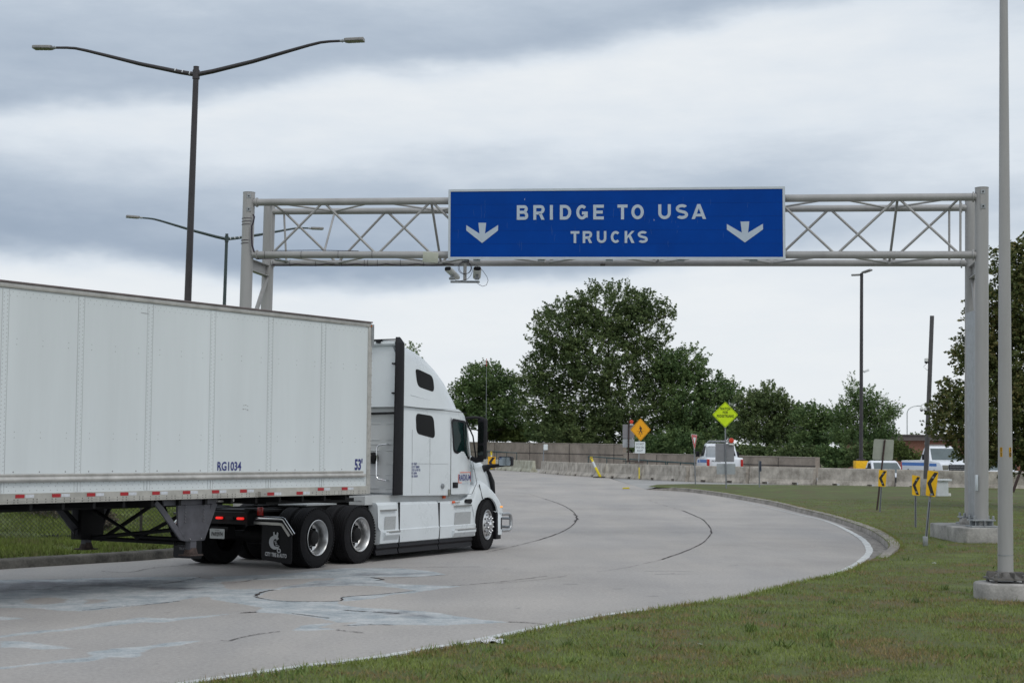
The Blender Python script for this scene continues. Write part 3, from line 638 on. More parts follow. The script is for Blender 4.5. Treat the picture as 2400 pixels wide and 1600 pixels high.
    t.build('corner_post',[alu,galvdark,rivetm],TT,smooth=0,bevel=.004)
    t=MB(); t.box((-w/2,-.03,2.7),(w-.16,.05,2.6),0)
    for k in range(6): t.box((-.35-k*.38,0.0,2.7),(.05,.03,2.55),0)
    t.build('front_wall',greywall,TT,smooth=0,bevel=.004)
    t=MB(); t.box((.0,.0,4.02),(.035,.03,.03),0); t.build('marker_lamp',mat('marker_dull',(.45,.13,.04),.4,0,.2,9),TT,bevel=.006)
    # landing gear: near and far leg
    for x in (-.12,-w+.30):
        t=MB(); pr=MB()
        outer=[(-4.52,1.29),(-4.25,1.29),(-3.95,1.29),(-3.33,1.29),(-3.33,1.22),(-3.60,.70),(-3.94,.70)]
        # plate with two triangular windows made from strips
        pr.prism([(-4.52,1.29),(-4.40,1.20),(-3.98,.78),(-3.94,.70),(-4.05,.72),(-4.56,1.24)],x-.03,x,0)
        pr.prism([(-4.40,1.29),(-3.33,1.29),(-3.36,1.22),(-4.38,1.21)],x-.03,x-.001,0)
        pr.prism([(-4.13,1.212),(-3.47,1.212),(-3.52,.95),(-3.60,.70),(-3.94,.70),(-4.10,.88)],x-.032,x+.003,0)
        pr.prism([(-3.45,1.22),(-3.33,1.22),(-3.58,.70),(-3.62,.78)],x-.03,x+.001,0)
        pr.box((x-.06,-3.79,.93),(.10,.12,.72),0)
        for k in range(6):
            pr.lathe([(.0,.012),(.012,.010),(.014,0)],(x+.003,-3.98,1.20-.045*k),'X',6,1); pr.lathe([(.0,.012),(.012,.010),(.014,0)],(x+.003,-3.62,1.20-.045*k),'X',6,1)
        for y in (-3.88,-3.66): pr.lathe([(0,.018),(.014,.015),(.016,0)],(x+.003,y,.73),'X',6,1)
        t=empty('landing_leg',(0,0,0)); t.parent=TT
        pr.build('leg_plate',[leggrey,rivetm],t,smooth=0,bevel=.004)
        q=MB(); q.box((x-.06,-3.79,.62),(.085,.10,.22)); q.build('leg_tube',alu_rail,t,bevel=.004)
        q=MB(); q.box((x-.06,-3.79,.50),(.24,.26,.02)); q.prism([(-3.88,.51),(-3.70,.51),(-3.74,.60),(-3.84,.60)],x-.12,x,0); q.build('leg_foot',mat('foot_dirty',(.055,.038,.034),.85,0,.6,18),t,bevel=.004)
    t=MB()
    xn,xf=-.18,-w+.24
    t.tube([(xn,-3.79,.88),(xf,-3.79,.66)],.03,6); t.tube([(xn,-3.75,.66),(xf,-3.75,.66)],.035,6); t.tube([(xn-.1,-3.79,1.22),(xf,-3.79,1.22)],.03,6)
    t.tube([(xn-.3,-3.79,.64),(-w/2,-3.3,1.26)],.03,6); t.tube([(xf+.3,-3.79,.64),(-w/2,-3.3,1.26)],.03,6)
    t.tube([(xn-.05,-3.79,.72),(-w/2,-3.79,.72),(xf,-3.79,1.15)],.028,6); t.tube([(xn,-3.79,1.15),(-w/2,-3.79,.68)],.028,6)
    t.tube([(xf+.05,-4.42,1.24),(xf+.05,-3.85,.72)],.035,6); t.tube([(xf+.05,-3.3,1.24),(xf+.05,-3.65,.72)],.035,6)
    t.build('landing_brace',blackmetal,TT)
    t=MB(); t.box((xf+.02,-3.79,.96),(.22,.44,.62)); t.tube([(xf+.1,-4.03,.82),(xf+.1,-4.10,.80),(xf+.1,-4.12,.66)],.012,6); t.build('landing_gearbox',blackmetal,TT,bevel=.02)
    t=MB()
    for k in range(30): t.box((-w/2,-.5-k*.52,1.26),(w-.12,.045,.10))
    t.box((-w/2+.45,-Lt/2-1,1.22),(.06,Lt-3,.12)); t.box((-w/2-.45,-Lt/2-1,1.22),(.06,Lt-3,.12)); t.box((-w/2,-1.05,1.24),(1.5,1.7,.05)); t.box((-w/2,-1.0,1.20),(1.9,2.1,.06))
    t.build('underframe',blackmetal,TT,smooth=0)
    t=MB(); t.box((-.25,-2.95,1.26),(.1,.10,.05)); t.box((-.25,-3.15,1.25),(.1,.16,.03)); t.build('underframe_bracket',alu,TT,bevel=.005)
    # lettering
    t=MB(); lettering(t,'RG1034',(-.005,-3.225,1.752),(0,1,0),(0,0,1),.175,xs=.86,off=.004); t.build('fleet_number',blue_txt,TT,smooth=0); t=MB(); lettering(t,"53'",(-.005,-.265,1.765),(0,1,0),(0,0,1),.235,xs=.72,off=.008)
    t.build('length_marking',blue_txt,TT,smooth=0)
    t=MB(); 
    for k in range(9): t.box((-.008,-2.9+random.uniform(-.05,.05),2.62+random.uniform(-.05,.05)),(.004,.02,.006))
    t.tube([(-.008,-5.0,3.86),(-.008,-4.85,3.855)],.003,4); t.build('scratch',rivetm,TT,smooth=0)
    # rear bogie (outside the picture, left)
    for y in (-13.6,-14.9):
        for x in (-.02,-w+.02):
            a=wheel_drive(TT,x,y,-1 if x<-1 else 1)
    t=MB(); t.box((-w/2,-14.3,.95),(1.0,3.2,.25)); t.tube([(-.3,-13.6,.51),(-w+.3,-13.6,.51)],.07); t.tube([(-.3,-14.9,.51),(-w+.3,-14.9,.51)],.07); t.build('bogie',blackmetal,TT)
# ------------------------------------------------------------------ wheels
def tyre(mb,x0,x1,y,R=.513,rim=.292,mi=0,lugs=60):
    w=x1-x0; P=[(0+w*.10,rim),(w*.03,rim+.03),(0,R-.13),(w*.02,R-.05),(w*.07,R-.012),(w*.16,R)]
    grooves=[.28,.42,.58,.72]
    for g in grooves: P+=[(w*(g-.022),R),(w*(g-.018),R-.013),(w*(g+.018),R-.013),(w*(g+.022),R)]
    P+=[(w*.84,R),(w*.93,R-.012),(w*.98,R-.05),(w,R-.13),(w*.97,rim+.03),(w*.90,rim)]
    mb.lathe([(x0+a,r) for a,r in P],(0,y,R),'X',72,mi)
    for k in range(lugs):
        t=2*math.pi*k/lugs; 
        for xx in (x0+w*.055,x1-w*.055):
            c=Vector((xx,y+(R-.018)*math.cos(t),R+(R-.018)*math.sin(t))); mb.box(c,(w*.10,.030,.032),mi,R=Matrix.Rotation(t,3,'X'))
def wheel_drive(par,x,y,sgn=1,name='wheel'):     # dual wheel, deep dish outer rim. x = outer face
    e=empty(name,(0,0,0)); e.parent=par; s=-sgn
    m=MB(); tyre(m,min(x,x+s*.27),max(x,x+s*.27),y); tyre(m,min(x+s*.32,x+s*.59),max(x+s*.32,x+s*.59),y,lugs=0); m.build('tyre',rubber,e,smooth=40)
    m=MB(); R=.513; a=lambda d:x+s*d
    m.lathe([(a(.012),.300),(a(-.004),.306),(a(-.008),.298),(a(.0),.288),(a(.03),.280),(a(.06),.262),(a(.13),.256),(a(.165),.245),(a(.175),.23),(a(.172),.14),(a(.175),.115)],(0,y,R),'X',64,0)
    m.build('rim',rimalu,e,smooth=40)
    m=MB(); m.lathe([(a(.18),.150),(a(.10),.125),(a(.055),.115),(a(.045),.095),(a(.045),0)],(0,y,R),'X',24,0)
    for k in range(10):
        t=2*math.pi*(k+.5)/10; m.lathe([(a(.172),.020),(a(.12),.018),(a(.115),.010),(a(.115),0)],(0,y+.1675*math.cos(t),R+.1675*math.sin(t)),'X',8,0)
    for k in range(10):
        t=2*math.pi*k/10; m.lathe([(a(.1715),.022),(a(.1705),0)],(0,y+.208*math.cos(t),R+.208*math.sin(t)),'X',12,0)
    m.build('hub',blackmetal,e,smooth=40); return e
def wheel_steer(par,x,y,rot,sgn=1):
    e=empty('wheel',(x-sgn*.13,y,.513),rot); e.parent=par; s=-sgn; a=lambda d:sgn*.13+s*d
    m=MB(); x0,x1=a(0),a(.27); tyre(m,min(x0,x1),max(x0,x1),0); 
    m.v=[(p[0],p[1],p[2]-.513) for p in m.v]; m.build('tyre',rubber,e,smooth=40)
    m=MB(); m.lathe([(a(.012),.300),(a(-.004),.306),(a(-.008),.298),(a(.0),.288),(a(.03),.282),(a(.045),.268),(a(.030),.250),(a(.005),.235),(a(-.012),.20),(a(-.012),.10)],(0,0,0),'X',64,0); m.build('rim',rimalu,e,smooth=40)
    m=MB()
    for k in range(10):
        t=2*math.pi*k/10; m.lathe([(a(-.0125),.024),(a(-.0135),.022),(a(-.0137),0)],(0,.212*math.cos(t),.212*math.sin(t)),'X',14,0)
    m.build('hand_hole',blackmetal,e,smooth=40)
    m=MB(); m.lathe([(a(-.012),.105),(a(-.075),.10),(a(-.085),.09),(a(-.085),.06),(a(-.105),.055),(a(-.108),0)],(0,0,0),'X',28,0)
    for k in range(10):
        t=2*math.pi*(k+.5)/10; m.lathe([(a(-.012),.023),(a(-.060),.021),(a(-.075),.019),(a(-.088),.011),(a(-.092),0)],(0,.155*math.cos(t),.155*math.sin(t)),'X',12,0)
    m.build('hub_cap',chrome,e,smooth=40); return e
build_trailer()
# ================================================================== TRACTOR UNIT  (local: +Y forward, +X right, X=0 right hand face)
KA=.4862; KT=empty('semi_truck',(-3.285,27.351,0),-KA,'white sleeper cab tractor unit turning left with its brake lamps lit','semi truck')
CX=-1.25
def mirrorx(P): return [(2*CX-x,y,z) for x,y,z in P]
def build_truck():
    # ---- cab and sleeper body (lower, straight walls)
    m=MB()
    prof=[(2.74,1.17),(5.34,1.13),(5.42,1.16),(5.58,1.34),(5.60,1.45),(5.60,1.92),(5.42,2.26),(5.17,2.70),(4.95,2.80),(2.74,2.84)]
    def ins(y,z):   # plan/section inset of the wall: front corner rounding, slight tumblehome
        a=max(0,(y-4.85))/.75; return .0+.17*a*a+.045*max(0,(z-1.9))**1.5
    ys=[2.74,3.2,3.8,4.4,4.85,5.05,5.2,5.34,5.45,5.55,5.60]; rings=[]
    def topz(y): 
        return 2.83 if y<4.9 else 2.83-.13*((y-4.9)/.27) if y<5.17 else 2.70-(y-5.17)/.43*.78
    def botz(y): return 1.17-.04*(y-2.74)/2.6 if y<5.34 else 1.13+(y-5.34)/.26*.28
    for y in ys:
        zb,zt=botz(y),topz(y); R=[]
        for k in range(7):
            z=zb+(zt-zb)*k/6; R.append((-ins(y,z),y,z))
        for k in range(1,8): R.append((-ins(y,zt)-k*(2*-CX-2*ins(y,zt))/8,y,zt+.03*math.sin(math.pi*k/8)))
        for k in range(6,-1,-1):
            z=zb+(zt-zb)*k/6; R.append((2*CX+ins(y,z),y,z))
        rings.append(R)
    m.loft(rings,0,closed=True,caps=True)
    m.build('cab',white_paint,KT,smooth=32)
    # ---- roof fairing, tapering shell
    m=MB(); rings=[]
    st=[(2.62,4.075,0.03,.0),(2.80,4.085,.03,.0),(2.98,4.05,.03,.0),(3.4,3.985,.035,.0),(3.8,3.87,.045,.0),(4.2,3.68,.06,.015),(4.55,3.46,.085,.04),(4.85,3.21,.13,.08),(5.03,3.02,.19,.13),(5.15,2.88,.26,.19),(5.22,2.79,.34,.26)]
    for y,zt,t,b in st:
        zb=2.815-(.10*max(0,(y-4.9))/.3); H_=zt-zb; R=[]
        for f,xi in ((0,0),(.06,.006),(.3,.015),(.55,.04),(.75,.085),(.88,.15),(.955,.26),(.99,.42),(1.0,.70)):
            R.append((-(b+t*min(1,f*1.2)+xi*min(1,H_/1.1+.25)),y,zb+H_*f))
        R.append((CX,y,zt+.03)); R+= [(2*CX-p[0],p[1],p[2]) for p in reversed(R[:-1])]; rings.append(R)
    m.loft(rings,0,closed=True,caps=True); 
    roof=m.build('roof_fairing',white_paint,KT,smooth=45)
    # crease lines / gaps
    g=MB()
    g.box((.002,3.93,2.795),(.006,2.38,.010),0,R=Matrix.Rotation(-.028,3,'X'))
    g.box((.003,4.50,1.90),(.006,.011,1.50),0); g.box((.003,4.92,1.15),(.006,.84,.008),0)
    g.tube([(.002,5.36,1.155),(.000,5.56,1.37),(-.10,5.575,1.75),(-.105,5.55,1.92)],.005,6)
    g.box((.002,3.70,1.72),(.005,.006,1.05),1); g.box((.002,3.05,1.80),(.004,.005,1.20),1); g.box((.002,3.40,1.76),(.005,.70,.006),1); g.box((.002,4.05,1.755),(.004,.7,.004),1)
    g.build('panel_gaps',[black,seamm],KT,smooth=0)
    g=MB(); g.tube([(-.02,3.0,3.05),(-.035,3.7,2.98),(-.075,4.3,2.95),(-.16,4.85,2.88)],[.012,.02,.02,.008],8); g.build('fairing_crease',white_paint,KT,smooth=60)
    # ---- door (raised 4 mm) + window
    d=MB(); dp=rpoly([(4.515,1.155),(5.33,1.155),(5.55,1.40),(5.545,1.85),(5.20,2.66),(4.515,2.68)],.05)
    n=12
    def wallx(y,z): return -ins(y,z)
    V=[(wallx(y,z)+.006,y,z) for y,z in dp]; c=(wallx(5.0,1.8)+.006,4.95,1.85)
    d.add(V+[c],[(i,(i+1)%len(V),len(V)) for i in range(len(V))]); dr=d.build('door',white_paint,KT,smooth=50)
    wp=rpoly([(4.58,2.60),(5.14,2.55),(5.36,1.88),(4.62,2.02)],.09,5)
    f=MB(); wp2=rpoly([(4.545,2.645),(5.18,2.60),(5.43,1.82),(4.585,1.98)],.10,5)
    f.add([(wallx(y,z)+.010,y,z) for y,z in wp2]+[(wallx(y,z)+.016,y,z) for y,z in wp],[(i,(i+1)%len(wp),len(wp)+(i+1)%len(wp),len(wp)+i) for i in range(len(wp))]); f.build('window_frame',black,dr,smooth=0)
    f=MB(); RG_=[[(wallx(cy+(y-cy)*q,cz+(z-cz)*q)+.014,cy+(y-cy)*q,cz+(z-cz)*q) for y,z in wp] for q in (1,.8,.6,.4,.2,.02) for cy,cz in ((4.93,2.26),)]; f.loft([r+[r[0]] for r in RG_],0); f.box((wallx(5.0,2.3)+.018,5.03,2.24),(.004,.022,.55),1,R=Matrix.Rotation(.12,3,'X')); f.build('window',[cabglass,black],dr,smooth=0)
    f=MB(); f.box((.010,4.675,1.335),(.012,.20,.11),0); f.box((.020,4.66,1.335),(.012,.13,.03),0); f.build('door_handle',black,dr,bevel=.012)
    f=MB(); lettering(f,'RADIUM',(.014,5.045,1.475),(0,1,0),(0,0,1),.165,xs=.80,off=.003); f.build('lettering',blue_txt,dr,smooth=0)
    f=MB(); x=.012
    for y0,y1,z0,z1 in ((4.86,5.27,1.575,1.588),(5.262,5.275,1.40,1.588),(4.795,4.808,1.385,1.55),(4.80,4.93,1.375,1.388)): f.box((x,(y0+y1)/2,(z0+z1)/2),(.004,y1-y0,z1-z0))
    f.build('logo_frame',orange_m,dr,smooth=0)
    f=MB(); lettering(f,'GROUP INC',(.012,5.07,1.36),(0,1,0),(0,0,1),.045,xs=1.1); f.build('small_lettering',signgrey,dr,smooth=0); f=MB(); lettering(f,'VNL 760',(-.01,5.37,1.655),(0,1,0),(0,0,1),.055,xs=.85,off=.004); f.build('model_badge',galvdark,dr,smooth=0)
    # sleeper windows
    for (P,zz) in (([(3.25,3.56),(3.86,3.44),(3.90,3.13),(3.27,3.215)],1),([(3.215,2.71),(3.86,2.67),(3.90,2.24),(3.215,2.33)],0)):
        Pr=rpoly(P,.12,5); f=MB()
        if zz: X=[-.028-.055*max(0,(z-3.0)) for y,z in Pr]
        else: X=[-ins(y,z)+.0 for y,z in Pr]
        f.add([(x+.008,y,z) for x,(y,z) in zip(X,Pr)],[tuple(range(len(Pr)))]); 
        f.add([(x-.02,y+(y-3.56)*.03,z+(z-(3.3 if zz else 2.5))*.04) for x,(y,z) in zip(X,Pr)]+[(x+.008,y,z) for x,(y,z) in zip(X,Pr)],[(i,(i+1)%len(Pr),len(Pr)+(i+1)%len(Pr),len(Pr)+i) for i in range(len(Pr))],0)
        f.build('sleeper_window',glass,KT,smooth=0)
    f=MB(); lines=['MC  878609','US DOT 2868603','CVOR 163-957-108','KYU  88446','VIN  R965474']
    for i,t in enumerate(lines): f=MB(); lettering(f,t,(.004,3.03,1.755-.058*i),(0,1,0),(0,0,1),.062,xs=.62,off=.001,align='LEFT'); f.build('lettering_line',blue_txt,KT,smooth=0)
    f=MB(); f.lathe([(.0,.05),(.03,.048),(.035,.04),(.035,0)],(0,4.17,1.325),'X',20,0); f.build('filler_cap',galvdark,KT)
    f=MB(); f.box((.01,4.43,1.19),(.02,.07,.14)); f.build('side_light',lens_m,KT,bevel=.01)
    # ---- windshield + visor
    f=MB(); R=[]
    for k in range(9):
        a=-1+2*k/8; xx=CX+a*1.02; R.append([(xx,5.27-.13*a*a,2.66),(CX+a*1.10,5.72-.20*a*a,1.93)])
    f.loft([[r[0] for r in R],[r[1] for r in R]]); f.build('windshield',cabglass,KT)
    f=MB(); f.loft([[ (CX+a*1.08,5.22-.12*a*a,2.74) for a in (-1,-.5,0,.5,1)],[(CX+a*1.12,5.50-.14*a*a,2.64) for a in (-1,-.5,0,.5,1)],[(CX+a*1.12,5.50-.14*a*a,2.60) for a in (-1,-.5,0,.5,1)],[(CX+a*1.08,5.22-.12*a*a,2.70) for a in (-1,-.5,0,.5,1)]],closed=False); f.build('sun_visor',black,KT)
    # ---- hood
    m=MB(); rings=[]
    for y,zt,hw in ((5.60,1.98,1.14),(5.8,1.95,1.12),(6.1,1.89,1.08),(6.4,1.79,1.03),(6.65,1.64,.96),(6.82,1.45,.88),(6.92,1.18,.80),(6.94,.95,.76)):
        zb=.85; R=[]
        for f_,k in ((0,1.02),(.5,1.01),(.75,.98),(.9,.93),(.97,.85),(1.0,.7)): R.append((CX+hw*k,y,zb+(zt-zb)*f_))
        R.append((CX,y,zt+.02)); R+=[(2*CX-p[0],p[1],p[2]) for p in reversed(R[:-1])]; rings.append(R)
    m.loft(rings,0,closed=True,caps=True); m.build('hood',white_paint,KT,smooth=50)
    f=MB(); lettering(f,'9073',(CX+1.145,5.86,1.86),(-.12,1,-.16),(0,0,1),.10,off=.004); f.build('unit_number',blue_txt,KT,smooth=0)
    # headlamp / dark crescent on hood side
    f=MB(); P=[(6.36,1.70),(6.56,1.56),(6.72,1.38),(6.76,1.12),(6.68,1.16),(6.60,1.36),(6.48,1.54)]
    f.prism(P,CX+.86,CX+1.035,0); f.build('headlamp_bezel',black,KT,bevel=.015)
    # ---- fenders (right and left)
    def fender(sg):
        X=lambda d: -d if sg>0 else 2*CX+d
        out=[(5.36,1.02),(5.50,1.16),(5.62,1.31),(5.72,1.365),(5.86,1.375),(6.02,1.33),(6.20,1.235),(6.38,1.13),(6.52,1.03),(6.63,.92),(6.70,.82),(6.73,.73)]
        arch=[(5.49,.50),(5.50,.66),(5.54,.80),(5.62,.92),(5.74,1.01),(5.90,1.06),(6.08,1.07),(6.22,1.03),(6.33,.96),(6.41,.87),(6.45,.79),(6.46,.73)]
        f=MB(); r=[]
        for (a,b),(c,d) in zip(out,arch):
            r.append([(X(.42),a-.02,b+.16 if a>5.4 else b),(X(.20),a,b+.06),(X(.07),a,b+.015),(X(.015),a+(c-a)*.08,b+(d-b)*.10),(X(-.005),a+(c-a)*.4,b+(d-b)*.4),(X(.0),c,d),(X(.03),c,d-.005),(X(.40),c,d-.0)])
        f.loft(r); o=f.build('fender',white_paint,KT,smooth=50)
        f=MB(); r=[[(X(.035),c+.0,d-.008),(X(.62),c,d-.008)] for c,d in arch]; f.loft(r); f.build('wheel_well',black,o)
        if sg>0:
            f=MB(); f.box((.005,6.60,.86),(.02,.10,.035)); f.build('turn_lamp',amber,o,bevel=.008)
            f=MB(); f.tube([(.0,5.66,1.335),(-.0,5.72,1.20),(.006,5.79,1.04)],.010,6); f.build('fender_gap',black,o)
    fender(1); fender(-1)
    # ---- side skirts
    for sg in (1,-1):
        X=lambda d: -d if sg>0 else 2*CX+d
        def skirt(y0,y1,topf,pref,last=False):
            f=MB(); r=[]; n=6
            for k in range(n+1):
                y=y0+(y1-y0)*k/n; zt=topf(y)
                yb=y+pref*(1-k/n) if not last else y
                if last and y>5.44: pass
                r.append([(X(.22),y,zt),(X(.06),y,zt-.005),(X(.02),y,zt-.05),(X(.0),y,.62),(X(.0),min(yb,5.50) ,.56),(X(-.018),min(yb,5.50),.545),(X(.0),min(yb,5.50),.32),(X(.03),min(yb,5.50),.30),(X(.2),min(yb,5.50),.30)])
            f.loft(r,caps=True); return f.build('side_skirt',white_paint,KT,smooth=35)
        skirt(1.90,2.60,lambda y:1.06,.06); skirt(2.635,4.06,lambda y:1.055-.01*(y-2.6),0)
        skirt(4.10,5.50,lambda y:1.03+max(0,(y-5.2))*.9 if y<5.5 else 1.3,0,True)
        f=MB(); r=[]
        f.box((X(.30),3.6,1.10),(.34,3.9,.16)); f.build('body_recess',greywall,KT,smooth=0)
        for y0,y1 in ((1.86,2.60),(2.64,4.07),(4.10,5.40)):
            f=MB(); f.loft([[(X(.02),y,.30),(X(.0),y,.24),(X(.03),y,.20),(X(.01),y,.115),(X(.06),y,.11),(X(.10),y,.30)] for y in (y0,y1)],closed=True,caps=True); f.build('rubber_skirt',black,KT,smooth=0)
        f=MB()
        for z in (.84,.62): f.box((X(.012),2.625,z),(.03,.028,.42))
        f.box((X(.012),4.08,.66),(.03,.03,.70)); f.box((X(.01),2.625,.42),(.03,.025,.22)); f.build('skirt_gap',black,KT,smooth=0)
    # steps
    for y0,y1,z in ((1.98,2.50,.915),(4.66,5.32,.925)):
        f=MB(); f.box((.0,(y0+y1)/2,z),(.05,y1-y0,.030)); 
        for k in range(int((y1-y0)/.03)): f.box((.025,y0+.015+.03*k,z),(.008,.014,.022),1)
        f.build('upper_step',[alu,galvdark],KT,smooth=0)
    for y0,y1,z in ((2.15,2.55,.50),(4.66,5.42,.44)):
        f=MB(); f.loft([[(-.01,y,z+.01),(.07,y+.0,z+.02),(.075,y,z-.03),(.0,y,z-.13)] for y in (y0-.1,y1)],closed=True,caps=True); f.build('lower_step',white_paint,KT,smooth=0,bevel=.006)
        f=MB(); f.box((.045,(y0+y1)/2,z+.025),(.07,y1-y0-.02,.022)); 
        for k in range(int((y1-y0)/.03)): f.box((.08,y0+.02+.03*k,z+.02),(.008,.014,.02),1)
        f.build('step_tread',[alu,galvdark],KT,smooth=0)
    for y0,y1 in ((2.08,2.48),(4.64,5.30)):
        f=MB(); f.add([(.003,y0,.54),(.003,y1,.54),(.004,y1+.02,.80),(.004,y0+.05,.80)],[(0,1,2,3)]); f.build('step_mesh',perf,KT,smooth=0)
    f=MB(); f.box((.004,4.62,1.005),(.02,.10,.045)); f.build('marker_lamp',orange_m,KT,bevel=.006)
    f=MB(); f.box((-.10,4.43,1.105),(.03,.09,.05)); f.build('marker_lamp',orange_m,KT,bevel=.006)
    f=MB(); f.box((.004,4.78,1.0),(.012,.18,.03)); f.build('step_grip',alu,KT,bevel=.004)
    f=MB(); P=rpoly([(5.08,.985),(5.14,1.05),(5.34,1.05),(5.36,1.0),(5.30,.955)],.02); f.prism(P,-.03,.012); f.build('foothold',black,KT)
    # ---- black side extender strip, rear wall of the sleeper
    for sg in (1,-1):
        X=lambda d: -d if sg>0 else 2*CX+d
        f=MB(); f.loft([[(X(.05),2.74,z),(X(.0),2.74,z),(X(-.012),2.66,z),(X(.015),2.44+.05*(z-1.2)/2.9,z),(X(.05),2.44+.05*(z-1.2)/2.9,z)] for z in (1.18,1.25,2.0,2.8,3.5,4.0)]+[[(X(.08),2.70,4.10),(X(.06),2.70,4.10),(X(.05),2.64,4.12),(X(.06),2.54,4.11),(X(.08),2.54,4.11)]],closed=True,caps=True); f.build('side_extender',black,KT,smooth=40,bevel=.006)
    f=MB(); f.box((CX,2.72,2.63),(2.40,.06,2.84),0); 
    for x in (-.22,-.62,-1.02,-1.45,-1.85,-2.25):
        for z in (3.75,3.52,3.44,3.2,2.5,2.2,2.12,2.0,1.75,1.55,1.3): f.box((x,2.688,z),(.26,.014,.018),0)
    f.box((CX,2.685,2.84),(2.38,.018,.05),0); f.box((CX,2.687,2.72),(2.38,.014,.02),0)
    f.build('rear_wall',greywall,KT,smooth=0,bevel=.006)
    f=MB(); f.tube([(-.30,2.69,2.12),(-.30,2.62,2.12),(-.46,2.60,2.10),(-.50,2.60,2.04),(-.50,2.60,1.52),(-.46,2.60,1.47),(-.30,2.62,1.45),(-.30,2.69,1.45)],.014,8); f.build('grab_handle',chrome,KT)
    f=MB(); f.tube([(-.12,2.60,2.70),(-.75,2.64,2.69)],.022,8); f.tube([(-.75,2.64,2.69),(-1.8,2.66,2.70)],.012,8); f.build('gas_strut',blackmetal,KT)
    f=MB(); f.tube([(-.1,2.6,4.0),(-2.4,2.6,4.0)],.05,10); f.build('roof_spoiler_hinge',white_paint,KT)
    f=MB(); f.box((CX,2.6,4.07),(2.3,.10,.018)); f.box((-.45,2.55,4.04),(.08,.08,.07)); f.tube([(-.65,2.55,4.03),(-.85,2.4,3.6)],.008,6,0); f.build('roof_bracket',black,KT,smooth=0)
    for z in (3.62,3.07): 
        f=MB(); f.box((-.10,2.60,z),(.16,.05,.03)); f.build('extender_bracket',black,KT,bevel=.006)
    # air lines
    for i,(mm,dx) in enumerate(((mat('hose_blue',(.02,.06,.45),.4,0,.1,6),0),(mat('hose_red',(.5,.03,.02),.4,0,.1,6),.09),(cable,.18))):
        f=MB(); P=[]
        for k in range(90): t=k/89; P.append((-.70-dx*1.6+.05*math.cos(k*.9),2.55-1.3*t,1.75-.45*math.sin(math.pi*t)*1.1+.05*math.sin(k*.9)))
        f.tube(P,.009,6); f.build('air_hose',mm,KT)
    f=MB(); f.lathe([(0,.0),(0,.11),(-.12,.10),(-.14,0)],(-.62,2.68,1.86),'Y',20,0); f.build('hose_connector',blackmetal,KT)
    # ---- mirrors
    f=MB(); f.tube([(-.06,5.16,2.66),(.06,5.34,2.68),(.20,5.42,2.66),(.23,5.43,2.60)],[.026,.03,.03,.03],8); f.tube([(-.05,5.42,1.86),(.05,5.42,1.82),(.20,5.43,1.84)],[.05,.055,.05],8); f.tube([(-.06,5.15,2.66),(-.01,5.40,2.3),(.05,5.43,1.86)],.016,6)
    mo=f.build('door_mirror',black,KT,smooth=50)
    f=MB(); f.loft([[(CXm+a*(.085),5.43+b,z) for a,b in ((-1,-.05),(-.4,-.06),(.4,-.06),(1,-.05),(1.1,.04),(.5,.12),(-.5,.12),(-1.1,.04))] for z,CXm in ((1.84,.17),(1.90,.18),(2.60,.19),(2.66,.18))],closed=True,caps=True); f.build('mirror_housing',black,mo,smooth=40,bevel=.02)
    f=MB(); plate(f,rrect(.13,.42,.03),(.185,5.366,2.38),(1,0,0),(0,0,1),.004); plate(f,rrect(.13,.20,.03),(.185,5.366,2.02),(1,0,0),(0,0,1),.004); f.build('mirror_glass',mat('mirror_dark',(.04,.05,.05),.08,.8,.1,4),mo,smooth=0)
    f=MB(); f.tube([(-2.44,5.16,2.66),(-2.7,5.4,2.66),(-2.85,5.43,2.6)],.03,8); f.loft([[(-2.78+a*.14,5.43+b,z) for a,b in ((-1,-.05),(1,-.05),(1,.08),(-1,.08))] for z in (1.9,2.64)],closed=True,caps=True); f.build('door_mirror',black,KT,bevel=.02)
    f=MB(); f.tube([(-.48,5.95,1.30),(-.40,6.10,1.50),(-.22,6.28,1.66),(-.10,6.32,1.70),(.20,6.33,1.72)],[.05,.09,.07,.045,.03],10); f.tube([(-.48,6.25,1.10),(-.40,6.2,1.34)],[.04,.05],8); hm=f.build('hood_mirror',black,KT,smooth=60)
    f=MB(); f.loft([[(x,6.33+b,z) for x,z in rrect(.30,.20,.04,4,.25,1.80)] for b in (-.05,.05)]+[[(x,6.33+.09,z) for x,z in rrect(.22,.13,.03,4,.25,1.80)]],closed=True,caps=True); f.build('mirror_housing',black,hm,smooth=50)
    f=MB(); plate(f,rrect(.27,.17,.03),(.25,6.275,1.80),(1,0,0),(0,0,1),.004); f.build('mirror_glass',mirror_m,hm,smooth=0)
    # antenna
    f=MB(); f.tube([(.26,5.45,2.60),(.26,5.45,3.70)],.004,6); f.tube([(.26,5.45,3.70),(.26,5.45,3.86)],.007,6,1); f.build('antenna',[galvdark,red],KT)
    # ---- bumper and guard
    f=MB(); P=[]
    for x,y in ((-.02,6.44),(.0,6.50),(-.02,6.66),(-.08,6.80),(-.22,6.92),(-.5,7.0),(CX,7.04)): P.append((x,y))
    P=P+[(2*CX-x,y) for x,y in reversed(P[:-1])]
    f.loft([[(x,y,.29) for x,y in P],[(x+.0,y,.33) for x,y in P],[(x,y-.01,.74) for x,y in P],[(x-.03*(1 if x>CX else -1),y-.05,.77) for x,y in P]]); f.loft([[(x,y,.77) for x,y in P],[(x+(CX-x)*.2,y-.4,.79) for x,y in P]]); f.build('bumper',white_paint,KT,smooth=50)
    f=MB(); f.prism([(6.40,.20),(6.52,.20),(6.52,.74),(6.42,.76)],-.10,-.005); f.box((-.2,6.55,.24),(.35,.2,.08)); f.box((-.004,6.63,.52),(.02,.02,.24)); f.build('bumper_end',black,KT,bevel=.008)
    f=MB(); 
